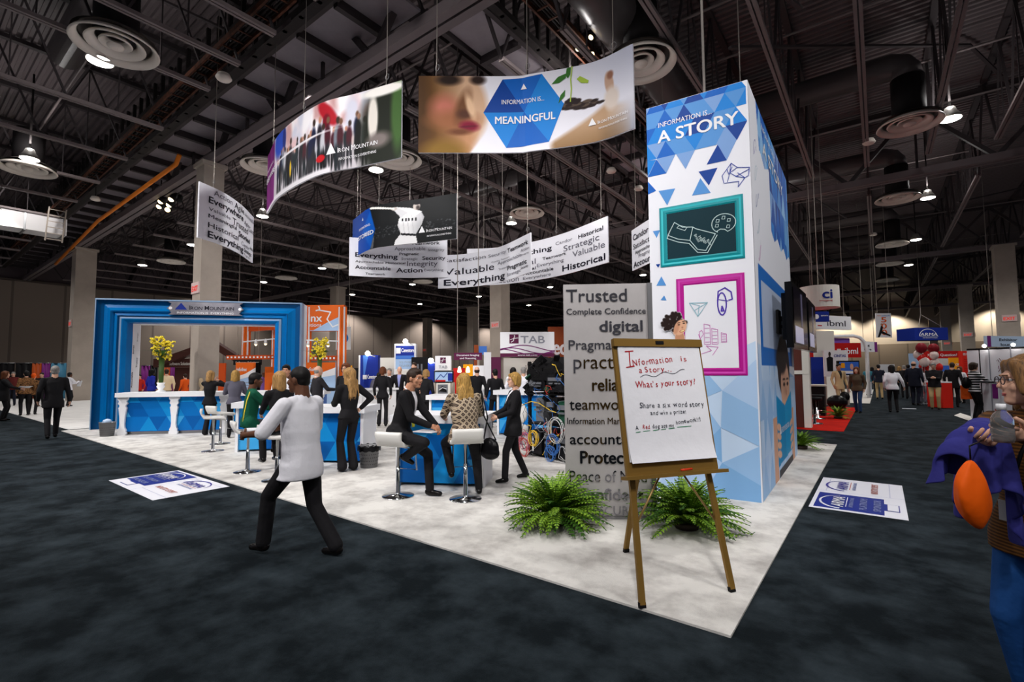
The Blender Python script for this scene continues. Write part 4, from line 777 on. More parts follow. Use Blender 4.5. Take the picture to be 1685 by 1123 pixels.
pq = [(1.86, 3.28), (1.95, 3.33), (1.9, 3.41), (1.83, 3.46), (1.9, 3.53), (1.95, 3.6), (1.86, 3.66), (3.84, 3.66), (3.75, 3.6), (3.8, 3.53), (3.87, 3.46), (3.8, 3.41), (3.75, 3.33), (3.84, 3.28)]
pl = MB().prism(pq, A+nfr*.12, uf, (0, 0, 1), nfr*.05).build('name_plaque', 'plaque', t)
g = Gfx(); fp = plane(A+nfr*.172, uf, (0, 0, 1)); g.poly([(2.04, 3.43), (2.36, 3.43), (2.2, 3.63)], 'sticker_blue', 1); smallcaps(g, 2.42, 3.43, 1.2, 'ink', 1, bold=.008); g.text('INFORMATION IS  EVERYTHING', 2.1, 3.31, .085, 'white', .02, 1, 1.5); g.disc(1.93, 3.47, .045, .045, 'white', 2); g.disc(3.77, 3.47, .045, .045, 'white', 2); g.build('plaque_lettering', fp, pl, .004)
def baluster(b, c, u, n, h, w=.3, mi=0):
    pr = [(.5, 0), (.62, .02), (.62, .07), (.5, .09), (.55, .13), (.36, .2), (.3, .3), (.36, .5), (.5, .68), (.55, .72), (.42, .75), (.42, .79), (.62, .83), (.5, .9), (.7, .95), (.7, 1.)]
    P = [(-x*w/2, y*h) for x, y in pr]+[(x*w/2, y*h) for x, y in pr[::-1]]; b.prism(P, c, u, (0, 0, 1), n*.06, mi)
t = root('reception_counter', 'long blue triangle counter with white top and shaped white legs under the blue frame', 'counter', (-14.5, 4.9, 0)); uc = Vector((.69, .724, 0)).normalized(); nc = Vector((uc.y, -uc.x, 0)); c0 = Vector((-15.5, 3.86, .015)); Lc = 4.9
b = MB(); b.obox(c0+uc*Lc/2-nc*.3+Vector((0, 0, .52)), uc*Lc/2, nc*.28, Vector((0, 0, .44))); b.build('front_panel', 'blue_mid', t)
g = Gfx(); tris(g, Lc-.02, .86, .42, ['cyan1', 'cyan2', 'cyan1', 'cyan4', 'cyan2', 'cyan3', 'cyan2'], 3); g.build('printed_triangles', plane(c0-nc*.02+uc*.01+Vector((0, 0, .09)), uc, (0, 0, 1)), t)
b = MB(); b.obox(c0+uc*Lc/2-nc*.28+Vector((0, 0, 1.02)), uc*(Lc/2+.08), nc*.42, Vector((0, 0, .055))); b.obox(c0+uc*Lc/2-nc*.3+Vector((0, 0, .04)), uc*Lc/2, nc*.24, Vector((0, 0, .04)), 1); b.build('top', ['white', 'steel'], t)
for k in range(5):
    b = MB(); baluster(b, c0+uc*(.06+k*(Lc-.12)/4)+nc*.0, uc, nc, .96, .34); b.build('leg', 'white', t)
# flowers on the counter
def flowers(p, lab, seed, s=1.):
    rr = random.Random(seed); t = root('flower_vase', lab, 'flowers', p); p = Vector(p); MB().lathe([(0, 0), (.11, 0), (.12, .03), (.05, .08), (.1, .16), (.07, .2), (.1, .26), (.07, .26), (0, .2)], p, 18).build('white_foot', 'white_gloss', t)
    MB().lathe([(.04, .24), (.055, .3), (.065, .92), (.06, .92), (.05, .3)], p, 18).build('glass', 'stem_green', t); b = MB(); l = MB(); st = MB()
    for k in range(13):
        a = rr.uniform(0, 6.3); d = Vector((math.cos(a), math.sin(a), 0)); e = p+Vector((0, 0, .9))+d*rr.uniform(.03, .22)+Vector((0, 0, rr.uniform(.1, .5))); st.tube([p+Vector((0, 0, .5)), p+Vector((0, 0, 1.0))+d*.08, e], .008, 5)
        for j in range(9):
            c = e+Vector((rr.uniform(-.08, .08), rr.uniform(-.08, .08), rr.uniform(-.14, .1)))
            for q in range(4): v = Vector((rr.uniform(-1, 1), rr.uniform(-1, 1), rr.uniform(-.6, 1))).normalized()*.05; b.ball(c+v*.5, (.03, .022, .018), 0, 6)
    for k in range(9):
        a = rr.uniform(0, 6.3); d = Vector((math.cos(a), math.sin(a), .25)); q = p+Vector((0, 0, .95)); sd = Vector((-d.y, d.x, 0)); l.add([q, q+d*.25+sd*.05+Vector((0, 0, .1)), q+d*.6, q+d*.25-sd*.05+Vector((0, 0, .1))], [(0, 1, 2, 3)])
    st.build('stems', 'stem_green', t); b.build('blossoms', 'petal', t); l.build('leaves', 'leaf_dark', t)
flowers(c0+uc*.75-nc*.3+Vector((0, 0, 1.06)), 'yellow flowers in a tall vase at the near end of the reception counter', 1)
flowers(c0+uc*4.75-nc*.3+Vector((0, 0, 1.06)), 'yellow flowers in a tall vase at the far end of the reception counter', 2)
# ================================================================ STAND COUNTERS
def bar_counter(p, u, L, dp, h, lab, seed, name='bar_counter', legs=True):
    u = Vector(u).normalized(); n = Vector((u.y, -u.x, 0)); p = Vector(p); t = root(name, lab, 'counter', p+u*L/2); Z = Vector((0, 0, 1))
    b = MB(); b.obox(p+u*L/2-n*dp/2+Z*(h*.46+.01), u*(L/2-.04), n*(dp/2-.02), Z*(h*.43)); b.build('body', 'frame_blue', t)
    g = Gfx(); tris(g, L-.1, h*.85, .38, ['cyan1', 'cyan2', 'cyan1', 'cyan1', 'cyan4', 'cyan3'], seed); g.build('printed_triangles', plane(p-n*.02+u*.05+Z*.04, u, Z), t)
    b = MB(); b.obox(p+u*L/2-n*(dp/2-.03)+Z*(h-.055), u*(L/2+.06), n*(dp/2+.09), Z*.055); b.build('top', 'white', t)
    if legs:
        for k in (0, 1): b = MB(); b.obox(p+u*(.02+k*(L-.04))-n*dp/2+Z*(h*.45), u*.025, n*(dp/2+.02), Z*h*.45); b.build('end_panel', 'white', t)
bar_counter((-5.42, 4.46, .015), (.87, .49, 0), 1.24, .62, .98, 'blue bar counter with white top between the seated man in suit and the blond woman', 3)
bar_counter((-10.25, 4.4, .015), (.66, .75, 0), .75, .6, .98, 'blue bar counter behind the man in the green shirt', 5)
bar_counter((-8.42, 4.35, .015), (.84, .54, 0), 1.5, .6, .98, 'blue bar counter hidden in part by the walking man in white', 7)
bar_counter((-8.75, 8.2, .015), (.87, .49, 0), 1.15, .6, 1.0, 'blue and white counter farther back, behind the patterned jacket', 9)
bar_counter((-9.7, 11.3, .015), (.87, .49, 0), 1.3, .6, 1.12, 'white topped counter below the framed picture at the middle of the hall', 11)
bar_counter((-7.6, 9.4, .015), (.97, .24, 0), 1.6, .6, 1.1, 'white topped blue counter beside the tangle of computer gear', 13)
t = root('cabinet_counter', 'white counter with four doors behind the woman in black', 'counter', G(600, 695)); p = Vector(G(576, 700)); q = Vector(G(652, 694)); u = (q-p).normalized(); n = Vector((u.y, -u.x, 0)); L = (q-p).length
MB().obox((p+q)/2-n*.3+Vector((0, 0, .52)), u*L/2, n*.28, Vector((0, 0, .5))).build('body', 'white', t); MB().obox((p+q)/2-n*.28+Vector((0, 0, 1.04)), u*(L/2+.05), n*.34, Vector((0, 0, .03))).build('top', 'white_gloss', t)
for k in range(4):
    d = MB().obox(p+u*L*(k+.5)/4-n*.01+Vector((0, 0, .55)), u*(L/8-.02), n*.01, Vector((0, 0, .44))).build('door', 'white_gloss', t); MB().ball(p+u*(L*(k+.5)/4+(.08 if k % 2 else -.08))+n*.01+Vector((0, 0, .5)), .015, 0, 8).build('knob', 'steel', d)
# ================================================================ STOOLS, BINS
def stool_proto(h, lab, at, rz):
    t = root('bar_stool', lab, 'stool', at, 'white gas lift bar stools', rz); b = MB(); b.lathe([(0, 0), (.2, 0), (.2, .012), (.04, .03), (.03, .05), (.026, .3), (.026, h-.3), (.02, h-.3), (.02, h-.02), (0, h-.02)], seg=28); b.build('pedestal', 'chrome', t, local=True)
    vs = []; fs = []; N = 9; prof_ = [(-.235, .15), (-.24, .11), (-.22, .05), (-.17, .01), (-.05, 0), (.1, .0), (.18, -.01), (.21, -.03)]
    for th in (0, .045):
        for y, z in prof_:
            for i in range(N): x = -.2+.4*i/(N-1); vs.append((x*(1-.06*(abs(y) > .2)), y+(th if y < -.15 else 0)*(1 if z > .05 else .4), h+z-(.045 if th == 0 else 0)+(0 if z < .05 else (.045 if th == 0 else 0))))
    m = len(prof_)
    for k in range(2):
        for j in range(m-1):
            for i in range(N-1): a = k*m*N+j*N+i; fs.append((a, a+1, a+N+1, a+N) if k else (a, a+N, a+N+1, a+1))
    e = [j*N for j in range(m)]; 
    for j in range(m-1):
        a, c = j*N, j*N+m*N; fs += [(a, c, c+N, a+N), (a+N-1, a+2*N-1, c+2*N-1, c+N-1)]
    for i in range(N-1): a, c = i, i+m*N; fs += [(a, a+1, c+1, c)]; a, c = (m-1)*N+i, (2*m-1)*N+i; fs += [(a, c, c+1, a+1)]
    b = MB(); b.add(vs, fs, 0, True); b.build('seat', 'seat_white', t, local=True)
    b = MB(); b.tube([(-.13, .02, h-.05), (-.13, .2, h-.08), (-.13, .22, h-.38), (.13, .22, h-.38), (.13, .2, h-.08), (.13, .02, h-.05)], .012, 8); b.build('footrest', 'chrome', t, local=True)
    MB().tube([(0, 0, h-.06), (.2, .02, h-.08)], .007, 6).build('lever', 'chrome', t, local=True); return t
def facing(loc, deg):          # heading that looks `deg` to the left of straight away from the camera
    d = Vector((loc[0], loc[1], 0)); return math.atan2(-d.x, d.y)+R(deg)
def st(px, py, h, deg, lab): p = G(px, py, .015); return stool_proto(h, lab, p, facing(p, deg))
st(350, 743, .70, -90, 'empty white bar stool nearest the reception counter'); st(407, 777, .66, -80, 'white bar stool under the man in the green shirt'); st(455, 791, .66, -75, 'white bar stool half hidden by the walking man in white')
st(655, 817, .68, -35, 'bar stool under the seated man in the black suit'); st(766, 822, .735, 8, 'white bar stool under the blond woman in the patterned jacket'); st(600, 748, .68, 90, 'empty white bar stool behind the grey waste bin'); st(362, 731, .70, -60, 'white bar stool behind the empty one at the reception counter')
t = root('lounge_chair', 'white padded chair behind the woman in the black trouser suit', 'chair', G(853, 733)); p = Vector(G(853, 733)); b = MB()
for dz, hh, w_ in ((.35, .12, .2), (.68, .24, .2)): b.ball(p+Vector((0, 0, dz)), (w_*1.2, .22 if dz < .5 else .1, hh), 0, 18)
b.build('cushion', 'seat_white', t); MB().lathe([(0, 0), (.2, 0), (.03, .05), (.03, .3)], p, 16).build('pedestal', 'chrome', t)
def bin_(p, r, h, lab, bag):
    t = root('waste_bin', lab, 'bin', p); p = Vector(p); MB().lathe([(0, 0), (r*.82, 0), (r, h), (r*1.04, h), (r*1.04, h+.01), (r*.95, h), (r*.78, .02), (0, .02)], p, 28).build('body', 'bin_grey', t)
    g = Gfx()
    for k in range(24):
        for j in range(4): a = 2*math.pi*k/24; rr_ = r*(.84+.14*(j+1.2)/5.5); q = p+Vector((rr_*math.cos(a), rr_*math.sin(a), h*(.16+.14*j))); g.it.append((np.array([[0, 0]]), [], 0, 0)) if 0 else None
    b = MB()
    for k in range(26):
        for j in range(4): a = 2*math.pi*(k+.5*(j % 2))/26; zz = .18+.15*j; rr_ = r*(.82+.18*zz)+.001; d = Vector((math.cos(a), math.sin(a), 0)); b.obox(p+d*rr_+Vector((0, 0, h*zz)), Vector((-d.y, d.x, 0))*.0045, d*.0015, Vector((0, 0, .006)))
    b.build('slots', 'black', t)
    if bag:
        vs = []; n = 36; fs = []
        for j, (rr_, zz) in enumerate(((.9, .9), (1.05, 1.03), (1.12, .98), (1.07, .78))):
            for k in range(n): a = 2*math.pi*k/n; w_ = 1+.05*math.sin(k*2.3+j)*(j > 0); vs.append(p+Vector((r*rr_*w_*math.cos(a), r*rr_*w_*math.sin(a), h*zz+.012*math.sin(k*1.7+j))))
        for j in range(3):
            for k in range(n): fs.append((j*n+k, j*n+(k+1) % n, (j+1)*n+(k+1) % n, (j+1)*n+k))
        MB().add(vs, fs, 0, True).build('bin_liner', 'bag_black', t)
    else: MB().ball(p+Vector((-.02, 0, h+.02)), (.1, .1, .07), 0, 9).ball(p+Vector((-r*.8, 0, h)), (.07, .08, .08), 0, 8).build('crumpled_bag', 'pale3', t)
bin_(G(607, 769, .015), .165, .35, 'grey perforated waste bin with a black liner, beside the standing woman in black', True); bin_(G(176, 718, .015), .17, .34, 'grey waste bin with a white crumpled bag at the foot of the blue frame', False)
# ================================================================ FLOOR STICKERS
def sticker(o, ux, uy, lab, W=1.88, H=.9):
    f = plane(o, ux, uy); t = root('floor_sticker', lab, 'sticker', f(W/2, H/2)[0], 'sponsor stickers on the aisle carpet'); g = Gfx(); P = [f(0, 0)[0], f(W, 0)[0], f(W, H)[0], f(0, H)[0]]
    MB().add([p+Vector((0, 0, .003)) for p in P]+[Vector(p) for p in P], [(0, 1, 2, 3), (0, 4, 5, 1), (1, 5, 6, 2), (2, 6, 7, 3), (3, 7, 4, 0)]).build('vinyl', 'banner_white', t)
    g.poly([(.06, .2), (.28, .2), (.28, .06), (.62, .06), (.62, .2), (.86, .2), (.86, .86), (.06, .86)], 'sticker_blue', 1); g.rect(.3, .07, .6, .17, 'banner_white', 2)
    for x, m, m2 in ((.1, 'banner_white', 'sticker_grey'), (1.06, 'sticker_purple', 'sticker_red')):
        g.arc(x+.33, .62, .32, .2, 180, 5, .035, m, 2, 20, True); g.text('ARMA', x+.06, .58, .17, m, .03, 3, .52, shear=.2); g.line([(x+.1, .555), (x+.6, .555)], .008, m if x < 1 else 'sticker_red', 3); g.text('INTERNATIONAL', x+.1, .49, .055, 'sticker_grey', .02, 3, .5)
        if x < 1: g.text('PLATINUM', x+.06, .36, .1, m2, .02, 3, .56); g.text('SPONSOR', x+.06, .23, .1, m2, .02, 3, .56)
        else: g.text('INDUSTRY EXPERT', x+.02, .26, .1, m2, .02, 3, .62)
    g.line([(.97, 0), (.97, H)], .004, 'sticker_grey', 2); g.line([(.97, .8), (W, .8)], .004, 'sticker_grey', 2); g.line([(.97, .14), (W, .14)], .004, 'sticker_grey', 2); g.build('print', f, t, .0036)
sticker((-9.2, 2.18, .001), (1, 0, 0), (0, 1, 0), 'blue and white sponsor sticker on the dark carpet left of the stand'); sticker((.18, 6.62, .001), (0, 1, 0), (-1, 0, 0), 'blue and white sponsor sticker on the dark carpet right of the tower')
for px, py, w_ in ((1400, 657, 14), (1383, 651, 9), (1496, 673, 9), (1525, 664, 5), (1523, 655, 5)):
    p = G(px, py); s = depth(p)/FPX; tag(MB().box((p.x-w_*s, p.y-.14, .001), (p.x+w_*s, p.y+.14, .004)).build('floor_sticker', 'banner_white'), 'small white strip stuck to the far aisle carpet', 'sticker', 'white strips on the far aisle')
# ================================================================ TANGLE OF COMPUTER GEAR
pa, pb = Vector((-5.3, 7.5, .015)), Vector((-4.1, 7.25, .015)); u = (pb-pa).normalized(); n = Vector((u.y, -u.x, 0)); t = root('equipment_tower', 'tall tangle of old computers and coloured cables left of the metal word panel', 'computers', (pa+pb)/2); Z = Vector((0, 0, 1)); rr = random.Random(12)
Q = lambda a, z, d=0.: pa+u*a+Z*z+n*d
b = MB()
for a in (.03, 1.17):
    for d in (0, -.55): b.bar(Q(a, 0, d), Q(a, 1.75, d), .05, .05)
for z in (.05, .6, 1.15, 1.7): b.obox(Q(.6, z, -.27), u*.6, n*.3, Z*.015)
b.build('shelf_frame', 'black', t)
mat('case_black', (30, 30, 34), .35, noise=(12, (14, 14, 16))); mat('case_grey', (120, 122, 128), .35, .3); mat('board_green', (30, 76, 56), .5); mat('cable_yellow', (226, 186, 60), .4); mat('cable_blue', (60, 110, 180), .4); mat('cable_red', (190, 60, 50), .4); mat('cable_white', (206, 206, 206), .4); mat('cable_pink', (196, 110, 130), .4)
for a, z, w_, h_, m in ((.32, .07, .2, .44, 'case_black'), (.62, .07, .22, .46, 'case_black'), (.95, .07, .2, .4, 'case_black'), (.35, .66, .2, .42, 'case_grey'), (.68, .64, .2, .45, 'case_black'), (.95, .64, .22, .4, 'board_green'), (.3, 1.2, .4, .2, 'case_black'), (.8, 1.2, .4, .3, 'case_black')):
    c = MB().obox(Q(a, z+h_/2, -.2+rr.uniform(0, .1)), u*w_/2, n*.24, Z*h_/2).build('computer_case', m, t); MB().obox(Q(a, z+h_*.75, .06+.06), u*w_*.4, n*.012, Z*h_*.1).obox(Q(a, z+h_*.5, .12), u*w_*.35, n*.012, Z*h_*.04).build('drive_bay', 'case_grey', c)
for k in range(70):
    m = ['case_black', 'case_black', 'case_grey', 'board_green', 'black'][rr.randrange(5)]
    if k % 5 == 0: b = MB()
    d = Vector((rr.uniform(-1, 1), rr.uniform(-1, 1), rr.uniform(-1, 1))).normalized(); e = d.orthogonal().normalized(); s = rr.uniform(.03, .1); b.obox(Q(rr.uniform(.02, 1.18), 1.05+rr.random()*.75, rr.uniform(-.4, .16)), d*s, e*s*.7, d.cross(e)*.012)
    if k % 5 == 4: b.build('circuit_board', m, t)
b = MB()
for c_ in (.35, .8): b.prism([(-.3, 0), (.3, 0), (.26, .22), (0, .42), (-.26, .22)], Q(c_, 1.4, .1), u, Z, n*-.5)
b.build('black_cover', 'black', t)
def coil(m, a, z, r, k, name='cable_coil', sq=1.3):
    P = [Q(a+r*math.cos(q)*(1+.1*math.sin(q*.37)), z+r*sq*math.sin(q)*(1+.12*math.cos(q*.21)), .2+.03*math.sin(q*.6)) for q in np.linspace(0, 6.283*k, 18*k)]; MB().tube(P, .006, 5).build(name, m, t)
coil('cable_yellow', .33, .36, .1, 5); coil('cable_blue', .82, .3, .13, 6); coil('cable_white', .9, .55, .16, 5); coil('cable_blue', .75, .14, .1, 4); coil('cable_pink', .1, .28, .12, 5); coil('cable_red', .06, .16, .13, 4)
for k in range(44):
    m = ['cable_yellow', 'cable_white', 'black', 'cable_red', 'black', 'case_black', 'cable_blue', 'black', 'case_grey'][k % 9]; x, z = rr.uniform(0, 1.2), rr.uniform(.3, 1.7); P = []
    for j in range(9): x += rr.uniform(-.16, .16); z += rr.uniform(-.16, .1); P.append(Q(min(max(x, -.05), 1.25), max(z, .03), .16+rr.uniform(-.02, .08)))
    P2 = [P[0]]+[(P[j]+P[j+1])/2 for j in range(8)]+[P[-1]]; MB().tube(P2, .0045, 5).build('loose_cable', m, t)
MB().tube([Q(.05, .95, .2), Q(.3, 1.02, .22), Q(.5, 1.0, .22), Q(.8, .88, .22), Q(.92, .86, .22)], .007, 6).build('loose_cable', 'cable_yellow', t)
# ================================================================ PEOPLE
for k, c in {'skin_fair': (226, 176, 150), 'skin_tan': (196, 142, 112), 'skin_dark': (104, 68, 50)}.items(): mat(k, c, .5, noise=(30, tuple(int(v*.95) for v in c)))
for k, c in {'hair_blond': (206, 160, 84), 'hair_fair': (196, 150, 92), 'hair_brown': (58, 40, 28), 'hair_black': (18, 15, 15), 'hair_grey': (168, 164, 160), 'hair_auburn': (120, 66, 36), 'hair_sand': (150, 108, 64)}.items(): mat(k, c, .55, spec=.25, noise=(1, tuple(int(v*.5) for v in c), .36, .66), grain=(120, 120, 9))
CL = {'suit_black': (24, 23, 26), 'suit_charcoal': (42, 40, 44), 'suit_navy': (26, 29, 44), 'cloth_white': (238, 237, 244), 'cloth_green': (14, 84, 62), 'cloth_grey': (92, 90, 104), 'cloth_tan': (196, 172, 130), 'cloth_khaki': (186, 160, 116), 'cloth_red': (190, 42, 34), 'cloth_blue': (40, 52, 170), 'cloth_cream': (232, 208, 170), 'cloth_orange': (232, 92, 24),
      'cloth_purple': (138, 106, 190), 'cloth_brown': (96, 76, 62), 'cloth_olive': (84, 70, 54), 'denim': (40, 66, 104), 'shoe_black': (16, 14, 14), 'cloth_lilac': (150, 156, 210), 'cloth_plum': (60, 34, 66), 'cloth_teal': (60, 130, 150), 'cloth_maroon': (96, 34, 32), 'trouser_grey': (78, 76, 82), 'coat_violet': (52, 52, 130), 'skirt_blue': (24, 70, 130)}
for k, c in CL.items(): mat(k, c, .8 if k != 'shoe_black' else .2, spec=.2, bump=(10, .55))
mat('eye_white', (235, 232, 228), .2); mat('eye_dark', (34, 26, 24), .2); mat('lip', (172, 84, 84), .4); mat('glass_rim', (60, 54, 60), .3); mat('badge', (236, 236, 238), .4); mat('badge_yellow', (216, 214, 40), .5)
def ramp_mat(name, build):
    m = mat(name, (200, 200, 200), .85, spec=.2); nt = m.node_tree; tc = nt.nodes.new('ShaderNodeTexCoord'); build(nt, tc.outputs['Object'], nt.nodes['Principled BSDF'].inputs['Base Color']); return m
def _mth(nt, op, a, b=None):
    n = nt.nodes.new('ShaderNodeMath'); n.operation = op
    for i, v in enumerate((a, b)):
        if v is None: continue
        if isinstance(v, (int, float)): n.inputs[i].default_value = v
        else: nt.links.new(v, n.inputs[i])
    return n.outputs[0]
def _two(nt, fac, c0, c1, out):
    mx = nt.nodes.new('ShaderNodeMix'); mx.data_type = 'RGBA'; mx.inputs['B'].default_value = lin(c1)+(1,); nt.links.new(fac, mx.inputs['Factor'])
    if isinstance(c0, tuple): mx.inputs['A'].default_value = lin(c0)+(1,)
    else: nt.links.new(c0, mx.inputs['A'])
    if out is not None: nt.links.new(mx.outputs['Result'], out)
    return mx.outputs['Result']
def _diamonds(nt, co, out):
    sp = nt.nodes.new('ShaderNodeSeparateXYZ'); nt.links.new(co, sp.inputs[0]); p = .075
    x = _mth(nt, 'ADD', sp.outputs[0], _mth(nt, 'MULTIPLY', sp.outputs[1], .6)); a = _mth(nt, 'DIVIDE', _mth(nt, 'ADD', x, sp.outputs[2]), p); b = _mth(nt, 'DIVIDE', _mth(nt, 'SUBTRACT', x, sp.outputs[2]), p)
    da = _mth(nt, 'ABSOLUTE', _mth(nt, 'SUBTRACT', _mth(nt, 'FRACT', a), .5)); db = _mth(nt, 'ABSOLUTE', _mth(nt, 'SUBTRACT', _mth(nt, 'FRACT', b), .5)); m = _mth(nt, 'MAXIMUM', da, db)
    c = _two(nt, _mth(nt, 'LESS_THAN', m, .33), (186, 168, 144), (66, 54, 48), None); c2 = _two(nt, _mth(nt, 'LESS_THAN', m, .12), c, (120, 104, 88), None); _two(nt, _mth(nt, 'GREATER_THAN', m, .46), c2, (138, 120, 100), out)
ramp_mat('cloth_diamonds', _diamonds)
def _stripes(p, c0, c1, duty=.5):
    def f(nt, co, out):
        sp = nt.nodes.new('ShaderNodeSeparateXYZ'); nt.links.new(co, sp.inputs[0]); _two(nt, _mth(nt, 'LESS_THAN', _mth(nt, 'FRACT', _mth(nt, 'DIVIDE', sp.outputs[2], p)), duty), c0, c1, out)
    return f
ramp_mat('cloth_stripes', _stripes(.075, (226, 226, 228), (26, 26, 28), .6)); ramp_mat('cloth_brown_stripes', _stripes(.015, (104, 66, 26), (60, 36, 16), .5))
ramp_mat('cloth_leopard', lambda nt, co, out: None); mat('cloth_fur', (150, 106, 66), .9, noise=(24, (60, 40, 26), .4, .6))
def fuse(mb, voxel, name, mats, parent, it=3, fac=.6, extra=None, world=False):
    """melt overlapping volumes into one continuous surface"""
    if world: mb.v = [tuple(Vector(p)-parent.location) for p in mb.v]
    me = bpy.data.meshes.new('v'); me.from_pydata(mb.v, [], mb.f); o = bpy.data.objects.new('v', me); C.objects.link(o)
    m = o.modifiers.new('r', 'REMESH'); m.mode = 'VOXEL'; m.voxel_size = voxel; s = o.modifiers.new('s', 'SMOOTH'); s.factor = fac; s.iterations = it
    dg = bpy.context.evaluated_depsgraph_get(); e = bpy.data.meshes.new_from_object(o.evaluated_get(dg)); bpy.data.objects.remove(o); bpy.data.meshes.remove(me)
    e.materials.clear()
    for q in (mats if isinstance(mats, (list, tuple)) else [mats]): e.materials.append(M(q))
    if extra is not None and extra.v:
        bm = bmesh.new(); bm.from_mesh(e); n0 = len(bm.verts); vs = [bm.verts.new(p) for p in extra.v]
        for q, mi in zip(extra.f, extra.m):
            try: fc = bm.faces.new([vs[i] for i in q]); fc.material_index = mi
            except ValueError: pass
        bm.to_mesh(e); bm.free()
    e.polygons.foreach_set('use_smooth', [True]*len(e.polygons)); e.name = name; e.update()
    o = bpy.data.objects.new(name, e); C.objects.link(o); o.parent = parent; return o
def ik(a, t, l1, l2, pole):
    a, t, pole = Vector(a), Vector(t), Vector(pole); d = t-a; L = min(d.length, (l1+l2)*.995); d.normalize(); t = a+d*L
    x = (l1*l1-l2*l2+L*L)/(2*L); h = math.sqrt(max(l1*l1-x*x, 0)); n = (pole-d*pole.dot(d)); n = n.normalized() if n.length > 1e-5 else Vector((0, 1, 0))
    return a+d*x+n*h, t
def hand_geo(bm_, fg, wr, d, pn, s, curl=35, side=1, seg=6):
    """palm into bm_, five bent fingers into fg; d = direction of the hand, pn = palm normal"""
    d, pn = Vector(d).normalized(), Vector(pn); pn = (pn-d*pn.dot(d)).normalized(); ac = d.cross(pn)*side
    rot = Matrix((ac, d, pn)).transposed(); bm_.ball(wr+d*.048*s, (.039*s, .052*s, .018*s), 0, 10, rot); bm_.cap(wr-d*.02*s, wr+d*.03*s, .026*s, .03*s, 0, 8)
    for k, (o, L) in enumerate(((-.029, .068), (-.010, .078), (.010, .073), (.028, .058))):
        p = wr+d*(.086-.004*abs(k-1.3))*s+ac*o*s; a = 0; q = d.copy(); P = [p-d*.012*s]
        for j, fr in enumerate((.45, .32, .25)):
            a += R(curl*(.55, 1.0, .8)[j]*(1+.12*(k-1.5))); q = (d*math.cos(a)+pn*math.sin(a)+ac*(o*1.2)*(1 if j == 0 else 0)).normalized(); p = p+q*L*fr*s; P.append(p)
        fg.tube(P+[P[-1]+q*.006*s], [.0088*s, .0088*s, .0082*s, .0074*s, .0035*s], seg)
    p = wr+d*.03*s-ac*.034*s; q1 = (d*.7-ac*.6+pn*.35).normalized(); q2 = (d*.85-ac*.12+pn*.5).normalized(); fg.tube([p-q1*.015*s, p, p+q1*.038*s, p+q1*.038*s+q2*.03*s, p+q1*.038*s+q2*.036*s], [.011*s, .012*s, .0105*s, .0088*s, .004*s], seg)
